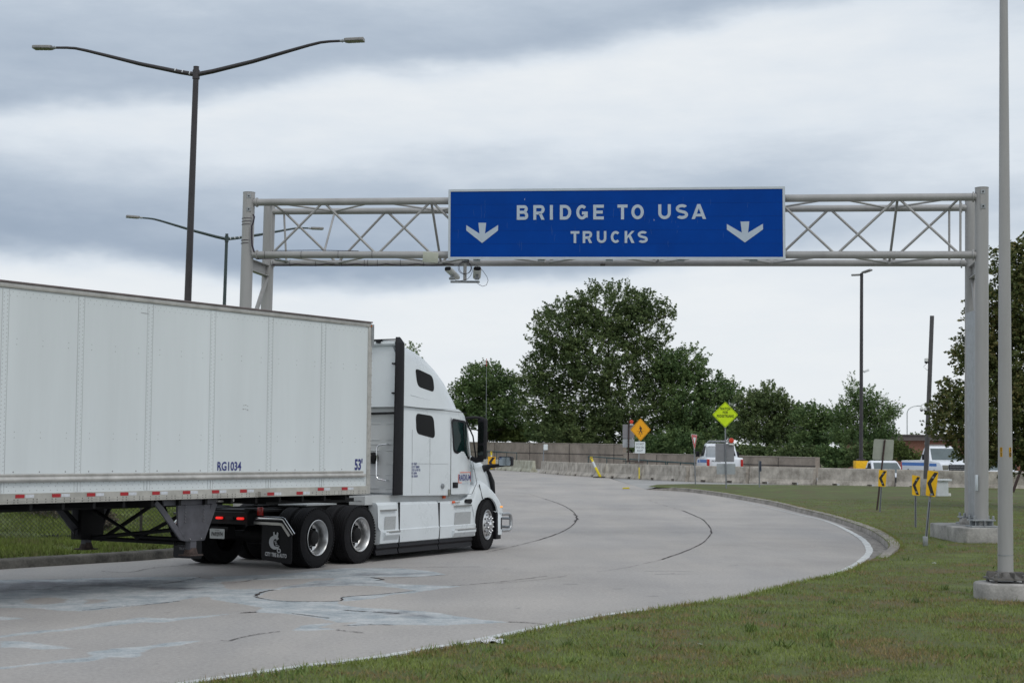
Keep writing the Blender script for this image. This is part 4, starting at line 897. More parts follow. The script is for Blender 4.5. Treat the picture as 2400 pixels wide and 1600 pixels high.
    for x in (-.10,-2.4):
        f.tube([(x,6.80,.70),(x,7.12,.70),(x,7.20,.67),(x,7.23,.60),(x,7.23,.46),(x,7.20,.39),(x,7.12,.36),(x,6.80,.36)],.036,12)
    f.tube([(-.10,7.23,.60),(-2.4,7.23,.60)],.03,10); f.tube([(-.10,7.23,.42),(-2.4,7.23,.42)],.03,10); f.build('bumper_guard',steelguard,KT,smooth=60)
    f=MB(); f.box((CX,6.95,1.15),(1.1,.06,.55)); f.build('grille',black,KT,bevel=.02)
    # ---- chassis
    f=MB()
    for x in (CX-.42,CX+.42): f.box((x,2.5,.88),(.09,6.8,.26))
    for y in (-.3,.66,1.6,2.4): f.box((CX,y,.88),(.84,.12,.22))
    f.box((CX,.66,1.10),(.95,1.1,.10)); f.box((CX,.66,1.17),(.9,.9,.05)); f.tube([(-.5,0,.51),(-2.0,0,.51)],.09); f.tube([(-.5,1.32,.51),(-2.0,1.32,.51)],.09); f.tube([(-.5,6.0,.51),(-2.0,6.0,.51)],.06)
    f.lathe([(-.2,.0),(-.2,.16),(.2,.16),(.2,0)],(CX,0,.53),'X',18); f.lathe([(-.2,.0),(-.2,.16),(.2,.16),(.2,0)],(CX,1.32,.53),'X',18)
    f.box((CX+.3,3.6,.62),(1.1,3.0,.5)); f.box((CX-.3,3.6,.62),(1.1,3.0,.5)); f.box((CX,-.80,.85),(.95,.3,.2)); f.box((CX-.1,-.86,.60),(.36,.2,.2)); f.box((CX,2.2,1.02),(2.0,.9,.06)); f.box((CX,5.9,.75),(1.0,1.4,.4))
    f.box((CX,-.1,.97),(1.2,1.4,.04)); f.build('chassis',blackmetal,KT,smooth=0)
    f=MB(); f.box((-.55,1.9,1.085),(.7,.5,.02)); f.box((-.5,.4,1.06),(.6,.9,.02)); f.build('deck_plate',perf,KT,smooth=0)
    for x in (-2.19,-1.76): # brake lamps
        f=MB(); plate(f,rrect(.16,.055,.02),(x+.0 if x<-2 else x,-1.40,.85),(1,0,0),(0,0,1),.02) if 0 else None
    for l in (1.32,.88):
        f=MB(); f.loft([[(x,-1.0+b,z) for x,z in rrect(.13,.04,.018,3,-l,.85)] for b in (-.02,.02)],closed=True,caps=True); f.build('tail_lamp',taillit,KT)
    f=MB(); f.box((-.62,-.80,.97),(.10,.05,.14)); f.build('side_reflector',redlens,KT,bevel=.01)
    f=MB(); f.loft([[(x,-1.005+b,z) for x,z in rrect(.16,.05,.02,3,-1.10,.85)] for b in (-.015,.02)],closed=True,caps=True); f.build('plate_lamp',lens_m if 0 else black,KT)
    f=MB(); plate(f,rrect(.31,.165,.015),(-1.345,-1.02,.585),(1,0,0),(0,0,1),.006,0); pl=f.build('licence_plate',mat('plate_white',(.40,.42,.42),.5,0,.1,8),KT,smooth=0)
    f=MB(); lettering(f,'PA92974',(-1.345,-1.023,.575),(1,0,0),(0,0,1),.095,xs=.68,off=.002); lettering(f,'ONTARIO',(-1.345,-1.023,.642),(1,0,0),(0,0,1),.022); f.build('plate_lettering',black,pl,smooth=0)
    # ---- mud flaps with chrome hangers
    for l0,near in ((0.0,True),(1.98,False)):
        cxx=-(l0+.31) if near else -(2.5-.31)
        P=rpoly([(-.31,.46),(.14,.46),(.31,.25),(.31,-.26),(-.31,-.24)],.05,4) if near else rpoly([(.31,.46),(-.14,.46),(-.31,.25),(-.31,-.26),(.31,-.26)],.05,4)
        f=MB(); plate(f,P,(cxx,-.75,.385),(1,0,-.06 if near else 0),(0,0,1),.012); fl=f.build('mud_flap',black,KT,smooth=0)
        s=1 if near else -1
        f=MB(); f.tube([(cxx-s*.50,-.77,.855),(cxx+s*.12,-.77,.855),(cxx+s*.155,-.77,.845),(cxx+s*.36,-.77,.60)],.032,8); f.build('flap_hanger',chrome,fl,smooth=60)
        f=MB()
        A=[(-.50,.775),(.08,.765),(.12,.755),(.27,.575)]
        for (a,b),(c,d) in zip(A[:-1],A[1:]): 
            v=Vector((s*(c-a),0,d-b)); L_=v.length; ang=math.atan2(-(d-b),s*(c-a)); f.box((cxx+s*(a+c)/2,-.765,(b+d)/2),(L_,.012,.045),0,R=Matrix.Rotation(ang,3,'Y'))
        f.build('flap_trim',alu,fl,smooth=0)
        if near:
            f=MB(); O=Vector((cxx,-.765,.385)); rt=Vector((1,0,-.06)); up=Vector((0,0,1))
            lettering(f,'CITY TIRE & AUTO',O+rt*.0+up*(-.135),rt,up,.088,xs=.60,off=.004)
            cx,cy,r=-.03,.07,.115; ring=[]
            for k in range(22): a=math.radians(40+k*14); ring.append((cx+r*math.cos(a),cy+r*math.sin(a)))
            inner=[(cx+.015+.35*(x-cx),cy+.55*(y-cy)) for x,y in reversed(ring)]
            plate(f,ring+inner,O,rt,up,.002)
            # open-ended wrench through the ring
            def W(P): plate(f,P,O+Vector((0,-.002,0)),rt,up,.002)
            W([(-.035,.10),(.005,.115),(.055,-.02),(.02,-.03)]); W([(-.06,.24),(-.035,.25),(-.03,.205),(.005,.20),(.02,.25),(.045,.235),(.04,.18),(.015,.155),(-.03,.15),(-.055,.18)])
            rg=[(.06+.042*math.cos(t*.449),-.055+.04*math.sin(t*.449)) for t in range(14)]; ri=[(.06+.022*math.cos(t*.449),-.055+.02*math.sin(t*.449)) for t in range(14)]; W(rg+[rg[0]]+[ri[0]]+list(reversed(ri)))
            f.build('flap_emblem',mat('flap_print',(.55,.57,.60),.6,0,.08,9),fl,smooth=0)
            f=MB()
            for k in range(4): plate(f,rrect(.055,.016,.007,2,.005+.008*k,.10-.028*k),O+Vector((0,-.0045,0)),rt,up,.001)
            f.build('fist_outline',black,fl,smooth=0)
        else:
            f=MB(); O=Vector((cxx,-.766,.385)); rt=Vector((1,0,0)); up=Vector((0,0,1)); lettering(f,'TRUCK SERVICE',O+up*(-.10),rt,up,.06,xs=.8,off=.002); lettering(f,'V TIRE',O+up*(-.03)-rt*.04,rt,up,.06,xs=1,off=.002)
            ring=[(.14+.09*math.cos(math.radians(a)),.21+.10*math.sin(math.radians(a))) for a in range(60,330,18)]; inn=[(.15+.5*(x-.14),.21+.45*(y-.21)) for x,y in reversed(ring)]; plate(f,ring+inn,O,rt,up,.002); f.build('flap_emblem',mat('flap_print_dark',(.10,.10,.11),.6,0,.1,9),fl,smooth=0)
    f=MB(); f.tube([(-2.42,-.78,.60),(-2.30,-.78,.72)],.018,8); f.build('flap_reflector',redlens,KT)
    # ---- wheels
    for y in (0,1.32):
        wheel_drive(KT,0,y,1); wheel_drive(KT,-2.5,y,-1)
    wheel_steer(KT,.0,6.0,.17,1); wheel_steer(KT,-2.5,6.0,.17,-1)
build_truck()
# ================================================================== SIGN GANTRY
GA=aty(584,460,38.3); GB=aty(2301,450,34.6)
LEAN=.013
def gy(px):                     # depth of the gantry's front plane at a photo column
    a=(px-1200)/F; d=(GB.y-GA.y)/(GB.x-GA.x); return (GA.y-d*GA.x)/(1-d*a)
def GP(px,py,back=0):
    y=gy(px); 
    if back: y+=back
    return aty(px,py,y)
BK=1.6
G0=empty('sign_gantry',(0,0,0),0,'grey tubular steel truss gantry spanning the road behind the truck','gantry')
ft_top=.45
def build_gantry():
    def post(pxt,pyt,y,base,r,name='post'):
        t=aty(pxt,pyt,y); b=Vector((t.x-(t.z)*LEAN,t.y,base)); m=MB(); m.tube([b,t],r,28,0); m.tube([t,t+Vector((0,0,.012))],r+.005,28,0); return m,t,b
    m,tR,bR=post(2301,441,34.6,ft_top,.145); 
    for z in (.1,.42): m.box((tR.x-.02,tR.y-.146,tR.z-z),(.10,.02,.09),1); m.lathe([(-.02,.018),(-.03,0)],(tR.x-.02,tR.y-.15,tR.z-z),'Y',8,2)
    m.box((tR.x-.02,tR.y-.142,tR.z-.26),(.11,.01,.44),0); m.build('post',[galv,galvdark,black],G0,smooth=50)
    m,tr,br=post(2277,472,36.2,ft_top,.145); m.build('post',galv,G0,smooth=50)
    m,tL,bL=post(584,452,38.3,0,.145); m.box((tL.x+.02,tL.y-.142,tL.z-.26),(.11,.01,.44),0)
    for z in (.1,.42): m.box((tL.x+.02,tL.y-.146,tL.z-z),(.10,.02,.09),1); m.lathe([(-.02,.018),(-.03,0)],(tL.x+.02,tL.y-.15,tL.z-z),'Y',8,2)
    bL2=bL+Vector((-.16,0,0)); m.build('post',[galv,galvdark,black],G0,smooth=50)
    m,tl,bl=post(632,482,39.9,0,.145); m.build('post',galv,G0,smooth=50)
    # bands and cable on the left post
    m=MB()
    for py in (513,520,527,564,571):
        q=aty(584-(py-452)*.042,py,38.3); m.lathe([(-.008,.150),(.008,.150)],(q.x,q.y,q.z),'Z',24)
    pts=[aty(593,503,38.1),aty(596,508,38.1),aty(594,520,38.1),aty(590,530,38.1),aty(590,560,38.1),aty(591,575,38.1),aty(596,591,38.1)]
    m.tube(pts,.022,6); m.build('cable_run',cable,G0)
    # base plates
    for b in (bR,br):
        m=MB(); m.box((b.x,b.y,ft_top+.02),(.56,.5,.035)); m.box((b.x,b.y,ft_top+.15),(.5,.44,.03))
        for k in range(8):
            a=k*math.pi/4; m.box((b.x+.2*math.cos(a),b.y+.2*math.sin(a),ft_top+.08),(.12,.018,.12),0,R=Matrix.Rotation(a,3,'Z'))
        for sx in (-.2,.2):
            for sy in (-.18,.18): m.lathe([(-.03,.03),(.04,.03),(.05,0)],(b.x+sx,b.y+sy,ft_top+.2),'Z',8)
        m.build('base_plate',galvdark,G0,smooth=0,bevel=.004)
    m=MB(); m.box((bR.x-.13,bR.y-.12,ft_top+.95),(.06,.05,.34)); m.build('hand_hole_cover',signalu,G0,bevel=.01)
    m=MB(); m.box(((bR.x+br.x)/2+.02,(bR.y+br.y)/2,2.9),(.02,1.3,4.6)); m.build('side_panel',galvdark,G0,smooth=0)
    # chords
    CH={}
    def chord(name,l,r,bk,rad):
        a=aty(l[0],l[1],38.3+bk); b=aty(r[0],r[1],34.6+bk); CH[name]=(a,b); m=MB(); m.tube([a,b],rad,20); m.build('chord',galv,G0,smooth=60)
    chord('ft',(590,474.5),(2296,461.5),0,.085); chord('fb',(590,597),(2296,597.5),0,.085)
    chord('bt',(622,496),(2268,487),BK,.078); chord('bb',(628,616.5),(2268,616.5),BK,.078)
    def at(ch,t): a,b=CH[ch]; return a+(b-a)*t
    # node parameters: 12 half bays from px 627 to 2250 on the bottom chord
    def tpx(ch,px):
        a,b=CH[ch]; lo,hi=0,1
        for _ in range(40):
            mid=(lo+hi)/2; P=at(ch,mid); sx=1200+P.x/P.y*F
            lo,hi=(mid,hi) if sx<px else (lo,mid)
        return lo
    t0,t1=tpx('fb',630),tpx('fb',2256); N=12
    T=lambda k:t0+(t1-t0)*k/N
    br_=lambda a,b,r=.030:MB().tube([a,b],r,10).build('brace',galv,G0,smooth=60)
    for k in range(N):
        a,b=('fb','ft') if k%2==0 else ('ft','fb'); br_(at(a,T(k)),at(b,T(k+1)))
        a,b=('bt','bb') if k%2==0 else ('bb','bt'); br_(at(a,T(k)),at(b,T(k+1)))
        a,b=('ft','bt') if k%2==0 else ('bt','ft'); br_(at(a,T(k)),at(b,T(k+1)),.024)
        a,b=('fb','bb') if k%2==0 else ('bb','fb'); br_(at(a,T(k)),at(b,T(k+1)),.024)
    for k in range(1,N):
        if k%2: br_(at('ft',T(k)),at('bb',T(k)),.03) if k%4==3 else br_(at('bt',T(k)),at('fb',T(k)),.026)
    for k in (0,N):
        br_(at('ft',T(k)),at('fb',T(k)),.026); br_(at('bt',T(k)),at('bb',T(k)),.026)
    br_(at('ft',T(N)),at('bt',T(N))); br_(at('ft',T(0)),at('bt',T(0)))
    # end flanges, cross beams and leg bracing
    m=MB()
    for ch in CH:
        a,b=CH[ch]; d=(b-a).normalized()
        for p,s in ((a,1),(b,-1)): m.tube([p+d*s*.12,p+d*s*.15],.115,20)
    m.build('flange',galv,G0,smooth=40)
    for (pf,pb) in (((tL,bL),(tl,bl)),((tR,bR),(tr,br))):
        zc=at('fb',0).z if pf[0].x<0 else at('fb',1).z
        A=Vector((pf[1].x+(zc-.20)*LEAN,pf[0].y,zc-.22)); B=Vector((pb[1].x+(zc-.2)*LEAN,pb[0].y,zc-.22)); d=(B-A); R=Matrix.Rotation(math.atan2(-d.x,d.y),3,'Z'); c=(A+B)/2
        m=MB(); m.box(c,(.012,d.length,.26),0,R); m.box(c+Vector((0,0,.13)),(.16,d.length,.016),0,R); m.box(c-Vector((0,0,.13)),(.16,d.length,.016),0,R); m.build('cross_beam',galv,G0,smooth=0)
        lo=3.0 if pf[0].x<0 else 1.6
        MB().tube([B+Vector((0,-.1,-.16)),A+Vector((0,.1,-1.9))],.055,12).build('leg_brace',galv,G0,smooth=60)
        MB().tube([Vector((A.x,A.y,3.7)),Vector((B.x,B.y,3.7))],.05,12).build('leg_brace',galv,G0,smooth=60)
    # wire ties and hanging cable on the lower rear chord
    m=MB()
    for t in (.035,.075,.115,.15,.155,.17,.205,.24): q=at('bb',t); m.lathe([(-.006,.083),(.006,.083)],q,'X',16)
    for t in (.02,.075,.13,.18): q=at('fb',t); m.lathe([(-.006,.089),(.006,.089)],q,'X',16)
    m.build('wire_tie',cable,G0)
    m=MB(); P=[]
    for k in range(60):
        t=.0+k/59*.285; q=at('bb',t); P.append(q+Vector((0,-.085,-.03-.045*abs(math.sin(k*.33))+.0)))
    m.tube(P,.014,6); m.tube([at('fb',.01)+Vector((0,0,-.1)),at('bb',.01)+Vector((.1,-.2,.10)),at('bb',.03)+Vector((0,-.1,0))],.018,6); m.tube([at('fb',.03)+Vector((0,0,.1)),at('fb',.10)+Vector((0,0,.11)),at('fb',.16)+Vector((0,0,.09))],.008,6); m.build('power_cable',cable,G0)
    return CH,bR,br
CH,bR,bRr=build_gantry()
m=MB(); x0,x1=bR.x-.50,bR.x+.58; 
P=[(x0+.05,bR.y-.45),(x1-.1,bR.y-.45),(x1,bR.y-.3),(x1,bRr.y+.5),(x1-.15,bRr.y+.6),(x0+.15,bRr.y+.6),(x0-.08,bRr.y+.45),(x0-.08,bR.y-.15)]
m.prism(P,-.1,ft_top,axis='Z'); tag(m.build('concrete_footing',concfoot,bevel=.03),'big weathered concrete footing under the right legs of the gantry','footing')
m=MB()
for (a,b) in ((-6.25,38.3),(-5.9,39.9)): m.lathe([(-.1,.45),(.30,.45),(.32,.43),(.32,0)],(a-.1,b,0),'Z',24)
tag(m.build('concrete_footing',concfoot),'round concrete footing of the left gantry legs hidden by the trailer','footing')
# stone next to footing
m=MB(); bm=bmesh.new(); bmesh.ops.create_icosphere(bm,subdivisions=2,radius=.13)
for v in bm.verts: v.co*=1+.25*noise.noise(v.co*9); v.co.z*=.75
m.add([v.co+Vector((aty(2262,1229,36.0).x,36.0,.5)) for v in bm.verts],[tuple(q.index for q in f.verts) for f in bm.faces]); bm.free()
tag(m.build('loose_rock',concfoot,smooth=60),'pale stone lying on the gantry footing beside the rear leg','rock')
# ---- overhead sign
def sgn(px,py): return GP(px,py,-.22)
TLs,TRs,BRs,BLs=sgn(1051,443.2),sgn(1843,438),sgn(1841,607.8),sgn(1050,607.2)
SG=empty('overhead_sign',BLs,0,'wide blue overhead sign reading BRIDGE TO USA TRUCKS with two down arrows','sign')
def build_sign():
    O=BLs; rt=(BRs-BLs); Wd=rt.length; rt.normalize(); up=(TLs-BLs); Hd=(up.length+(TRs-BRs).length)/2; up.normalize(); nr=rt.cross(up).normalized()
    f=MB(); R=lambda a,b,c,d:[(a,c),(b,c),(b,d),(a,d)]; o=Vector((0,0,0)); b=.052
    for (p) in (R(0,Wd,0,b),R(0,Wd,Hd-b,Hd),R(0,b,b,Hd-b),R(Wd-b,Wd,b,Hd-b)): plate(f,p,o,rt,up,.06)
    f.build('frame',signalu,SG,smooth=0)
    f=MB(); n=5; zs=[b+(Hd-2*b)*k/n for k in range(n+1)]
    for k in range(n): plate(f,R(b,Wd-b,zs[k]+(.003 if k else 0),zs[k+1]),o-nr*.012,rt,up,.03)
    plate(f,R(b,Wd-b,b,Hd-b),o-nr*.018,rt,up,.02,1)
    f.build('panel',[signblue,mat('sign_joint',(.0,.008,.07),.6,0,.1,4)],SG,smooth=0)
    S_=lambda a,b_:(b+(a-148)/(2187-148)*(Wd-2*b), b+(522-b_)/(522-120)*(Hd-2*b))
    sc=(Wd-2*b)/(2187-148)
    # letters drawn as thick strokes (highway style)
    def letters(txt,xs,y0,y1,st,name):
        f=MB(); H_=(y1-y0)
        for ch,(xa,xb) in zip(txt,xs):
            a=(xb-xa); t=st
            def seg(p,q,w=t):
                p=Vector(p);q=Vector(q);d=(q-p).normalized();n_=Vector((-d.y,d.x))*w/2; return [p-n_,q-n_,q+n_,p+n_]
            P=[]
            def arc(cx,cy,rx,ry,a0,a1,n_=14):
                o_=[];i_=[]
                for k in range(n_+1):
                    th=math.radians(a0+(a1-a0)*k/n_); o_.append(Vector((cx+rx*math.cos(th),cy+ry*math.sin(th)))); i_.append(Vector((cx+(rx-t)*math.cos(th),cy+(ry-t)*math.sin(th))))
                for k in range(n_): P.append([o_[k],o_[k+1],i_[k+1],i_[k]])
            h=t/2
            if ch in 'BRD': P.append(seg((h,0),(h,H_)))
            if ch=='B':
                rb=H_*.26; P.append(seg((h,h),(a-rb,h))); P.append(seg((h,H_-h),(a-rb,H_-h))); P.append(seg((h,H_*.52),(a-rb,H_*.52))); arc(a-rb-t*.0,H_*.26+t*.12,rb,H_*.26+t*.12,-90,90); arc(a-rb-t*.1,H_*.76-t*.1,rb*.95,H_*.24+t*.1,-90,90)
            if ch=='R':
                rb=H_*.27; P.append(seg((h,H_-h),(a-rb,H_-h))); P.append(seg((h,H_*.46),(a-rb,H_*.46))); arc(a-rb,H_*.73-t*.12,rb,H_*.27+t*.12,-90,90); P.append([Vector((a*.45,H_*.45)),Vector((a-t*1.1,0)),Vector((a,0)),Vector((a*.45+t*1.05,H_*.45))])
            if ch=='I': P.append(seg((a/2,0),(a/2,H_)))
            if ch=='D': r=a*.55; P.append(seg((h,h),(a-r,h))); P.append(seg((h,H_-h),(a-r,H_-h))); arc(a-r,H_/2,r,H_/2,-90,90)
            if ch=='O': arc(a/2,H_/2,a/2,H_/2,0,360,28)
            if ch=='C': arc(a/2,H_/2,a/2,H_/2,45,315,24)
            if ch=='G': arc(a/2,H_/2,a/2,H_/2,45,350,24); P.append(seg((a*.5,H_*.44),(a,H_*.44))); P.append(seg((a-h,H_*.14),(a-h,H_*.48)))
            if ch=='E': P+= [seg((h,0),(h,H_)),seg((h,h),(a,h)),seg((h,H_-h),(a,H_-h)),seg((h,H_/2),(a*.9,H_/2))]
            if ch=='T': P+= [seg((0,H_-h),(a,H_-h)),seg((a/2,0),(a/2,H_-t))]
            if ch=='U': r=a/2; P+= [seg((h,r),(h,H_)),seg((a-h,r),(a-h,H_))]; arc(r,r,r,r,180,360)
            if ch=='A': P+= [[Vector((0,0)),Vector((t*1.08,0)),Vector((a/2+t*.5,H_)),Vector((a/2-t*.5,H_))],[Vector((a-t*1.08,0)),Vector((a,0)),Vector((a/2+t*.5,H_)),Vector((a/2-t*.5,H_))],seg((a*.22,H_*.26),(a*.78,H_*.26),t*.9)]
            if ch=='K': P+= [seg((h,0),(h,H_)),[Vector((t*.9,H_*.34)),Vector((t*.9,H_*.56)),Vector((a-t*1.15,H_)),Vector((a,H_))],[Vector((a*.38,H_*.56)),Vector((a*.38+t*.9,H_*.66)),Vector((a,0)),Vector((a-t*1.2,0))]]
            if ch=='S':
                ry=H_*.27+t*.12; arc(a/2,H_-ry,a/2,ry,35,270,18); arc(a/2,ry,a/2,ry,-145,90,18)
            for k,pl in enumerate(P):
                pts=[((xa+q.x),(y0+q.y)) for q in pl]; z=nr*(-.004+.0004*(k%5)); f.add(fitpoly(pts,o+z,rt,up),[tuple(range(len(pts)))])
        f.build(name,signgrey,SG,smooth=0)
    def XS(L_): return [(S_(a,0)[0],S_(b_,0)[0]) for a,b_ in L_]
    y0,y1=S_(0,296)[1],S_(0,207)[1]
    XL=XS([(570,642),(674,745),(776,798),(840,911),(942,1013),(1047,1112),(1196,1258),(1281,1357),(1445,1521),(1551,1625),(1646,1733)])
    for wd_,i0,i1 in (('BRIDGE',0,6),('TO',6,8),('USA',8,11)): letters(wd_,XL[i0:i1],y0,y1,18.5*sc,'lettering')
    letters('TRUCKS',XS([(907,961),(982,1040),(1069,1128),(1155,1215),(1240,1300),(1320,1381)]),S_(0,438)[1],S_(0,366)[1],15.5*sc,'lettering')
    for dx,mx in ((0,1),(1606,1.06)):
        f=MB(); c=351 if dx==0 else 1963
        pts=[(250,327),(334,379),(327,313),(376,313),(369,379),(452,327),(452,360),(351,437),(250,360)]; pts=[(c+(a-351)*mx,b_-(0 if dx==0 else 1)) for a,b_ in pts]
        pts=[S_(a,b_) for a,b_ in pts]; V=fitpoly(pts,o-nr*.006,rt,up)
        f.add(V,[(0,1,7,8),(1,2,3,4,7),(4,5,6,7)]); f.build('arrow',signgrey,SG,smooth=0)
    f=MB()
    for px in (1118,1274,1436,1603,1770):
        u=(px-1051)/792*Wd; 
        for hh in (.0,): f.add(fitpoly([(u-.07,-.02),(u+.07,-.02),(u+.07,.02),(u-.07,.02)],o-nr*.20,rt,up),[(0,1,2,3)]); c=o+rt*u-nr*.14-up*.02; f.box(c,(.16,.14,.05)); f.box(o+rt*u-nr*.10+up*Hd/2,(.06,.06,Hd))
    f.build('mounting_bracket',galvdark,SG,smooth=0)
    f=MB()   # fine pale scratches / cracks in the sheeting
    for k in range(46):
        x=random.uniform(.2,Wd-.2); y=random.uniform(.15,Hd-.3); L_=random.uniform(.05,.22); pts=[(x,y)]
        for j in range(4): x+=random.uniform(-.012,.012); y+=L_/4; pts.append((x,y))
        V=[];w=.0016
        for (a,b_) in pts: V+=[(a-w,b_),(a+w,b_)]
        f.add(fitpoly(V,o-nr*.0095,rt,up),[(2*j,2*j+1,2*j+3,2*j+2) for j in range(4)])
    f.build('sheeting_crack',mat('sign_scratch',(.05,.12,.32),.6,0,.2,8),SG,smooth=0)
    for px,py in ((1237,465),(1543,515)):
        u,v=S_((px-1000)*2.613,(py-400)*2.613); f=MB(); f.add(fitpoly([(u,v-.03),(u+.005,v),(u+.002,v+.03),(u-.004,v)],o-nr*.0092,rt,up),[(0,1,2,3)]); f.build('chip',signwhite,SG,smooth=0)
build_sign()
# ---- cameras under the gantry
cb=GP(1090,612,BK-.1)
cbe=empty('camera_bracket',cb,0,'grey drop pole and crossbar hanging below the left end of the blue sign','bracket')
m=MB(); bot=GP(1088,657,BK-.1)-cb; m.tube([(0,0,.1),(0,0,bot.z)],.042,14); m.build('drop_pole',galv,cbe)
l=GP(1056,661,BK-.1)-cb; r=GP(1124,661,BK-.1)-cb; m=MB(); m.box(((l.x+r.x)/2,0,l.z),(r.x-l.x,.07,.05)); m.build('crossbar',galvdark,cbe,bevel=.005)
m=MB(); m.box((0,0,.05),(.20,.18,.05)); m.box((0,0,-.0),(.12,.12,.04)); m.build('clamp',galvdark,cbe,bevel=.005)
m=MB()
for r_,dx in ((.155,-.01),(.148,.012)): m.tube([(dx+r_*math.cos(a*.3142),-.06,-.14-.03+r_*math.sin(a*.3142)) for a in range(21)],.006,6)
pp=[GP(a,b,BK-.16)-cb for a,b in ((1110,620),(1120,624),(1132,635),(1141,648),(1144,657),(1140,668),(1131,671),(1123,667),(1119,664))]; m.tube([Vector(p[:2])@Vector((0,0)) if 0 else p for p in pp],.006,6)
pp=[GP(a,b,BK-.16)-cb for a,b in ((1106,625),(1107,636),(1103,646),(1096,654),(1080,658),(1068,657),(1064,653))]; m.tube(pp,.006,6); m.build('cable',cable,cbe,smooth=60)
def bullet(loc,rz,label,L_=.42):
    e=empty('security_camera',loc,rz,label,'camera','cameras on the gantry crossbar')
    m=MB(); P=rrect(.20,.115,.05,5)
    m.loft([[(x*k,y,z*k+.10-(y)*.42) for x,z in P] for y,k in ((-.18,.94),(-.17,1),(.20,.95),(.25,.7))],closed=True,caps=True); m.build('housing',camwhite,e,smooth=50)
    m=MB(); P=rrect(.175,.09,.04,5); m.loft([[(x,y,z+.10-y*.42) for x,z in P] for y in (-.185,-.178)],closed=True,caps=True); m.build('lens',black,e,smooth=30)
    m=MB(); m.box((0,0,.02),(.05,.06,.10)); m.box((0,0,-.045),(.10,.11,.06)); m.build('mount',galvdark,e,bevel=.006)
    return e
pL=GP(1059,657,BK-.1)+Vector((0,0,.09)); pR=GP(1118,657,BK-.1)+Vector((0,0,.09))
bullet(pL,-.55,'white bullet camera angled left on the end of the crossbar'); bullet(pR,.05,'white bullet camera facing forward right of the hanging pole')
m=MB(); a=GP(1009,603,-.35); m.box(a,(.36,.04,.24),0,R=Matrix.Rotation(.08,3,'Y')@Matrix.Rotation(.2,3,'X')); m.box(a+Vector((0,.14,.08)),(.06,.26,.04),1); tag(m.build('flat_antenna',[beige,galvdark],bevel=.006),'beige rectangular antenna panel clamped to the gantry left of the sign','antenna')
m=MB(); a=GP(1414,618,BK); m.box(a+Vector((0,0,-.0)),(.08,.10,.10)); m.box(a+Vector((-.02,-.08,-.04)),(.12,.09,.05)); tag(m.build('small_sensor',mat('sensor_dark',(.07,.065,.06),.5,.2,.2,9),bevel=.01),'small dark sensor fixed below the middle of the blue sign','sensor')
m=MB(); a=aty(660,611,38.6); m.box(a,(.34,.16,.035),0,R=Matrix.Rotation(.1,3,'Y')); m.tube([a,a+Vector((-.1,.2,.05))],.02,6); tag(m.build('flat_light',galvdark,bevel=.012),'flat grey luminaire tucked between the left lower gantry chords','light')
# ================================================================== STREET LAMPS
def lamp_head(par,p,d,roll=.0,L_=.62,w=.30):
    e=empty('lamp_head',(0,0,0)); e.parent=par; d=d.normalized(); side=d.cross(Vector((0,0,1))).normalized(); up=side.cross(d)
    R=Matrix((side,d,up)).transposed()
    m=MB(); m.loft([[p+R@Vector((x*k,y,z)) for x,z in ((-w/2,-.035),(w/2,-.035),(w/2*.96,.03),(w/2*.6,.055),(-w/2*.6,.055),(-w/2*.96,.03))] for y,k in ((.10,.75),(.16,1),(L_-.1,1),(L_,.9))],closed=True,caps=True); m.build('housing',lamp_grey,e,smooth=0,bevel=.008)
    m=MB()
    for k in range(4): m.box(p+R@Vector((0,.22+k*.115,-.040)),(w*.84,.095,.008),0,R)
    m.build('lens',lens_m,e,smooth=0)
    m=MB(); m.tube([p-d*.02,p+d*.12],.035,10); m.tube([p+d*.03,p+d*.05],.05,10); m.build('knuckle',galvdark,e)
def arm_pts(c,d,reach,rise):
    d=Vector((d.x,d.y,0)).normalized(); P=[]
    for u,v in ((0,0),(.12,.10),(.40,.40),(.62,.68),(.78,.88),(.86,.965),(.92,.99),(1,1)): P.append(c+d*(reach*u)+Vector((0,0,rise*v)))
    return P,d
def double_lamp(px,py,y,label,dirn,matl,reach=3.75,rise=.74,base=0,r0=.10,group='twin arm street lamps',scale=1):
    t=aty(px,py,y); H_=t.z-base; e=empty('street_lamp',(t.x-H_*LEAN*1.15,t.y,base),0,label,'street lamp',group)
    top=Vector((H_*LEAN*1.15,0,H_)); m=MB(); m.tube([(0,0,0),top],[r0,r0*.66],16); m.tube([top,top+Vector((0,0,.02))],r0*.68,16); m.tube([(0,0,0),(0,0,.35)],[r0*1.9,r0*1.5],12); m.build('pole',matl,e,smooth=60)
    c=top-Vector((0,0,.20))
    m=MB(); m.tube([c-Vector((0,0,.12)),c+Vector((0,0,.12))],r0*.85,14); m.build('arm_clamp',matl,e)
    for s in (1,-1):
        P,d=arm_pts(c,dirn*s,reach,rise); m=MB(); m.tube(P,[.065,.062,.055,.048,.042,.038,.036,.034],10)
        if s<0:
            for k in (.03,.07,.11): q=P[0]+(P[2]-P[0])*(k*3.2); m.tube([q,q+(P[2]-P[0]).normalized()*.03],.067,10,1)
        m.build('arm',[matl,whitetape],e,smooth=60); lamp_head(e,P[-1],(P[-1]-P[-2]).normalized()*1.0)
    return e
double_lamp(460,158,42,'tall dark lamp post with two long arms rising behind the trailer at the left',Vector((1,-.12,0)),bronze,3.93,.82,0,.115)
double_lamp(531.6,549,65,'farther twin arm lamp post between the tall lamp and the gantry leg',Vector((-1,-.42,0)),greenpole,3.45,.66,.1,.095)
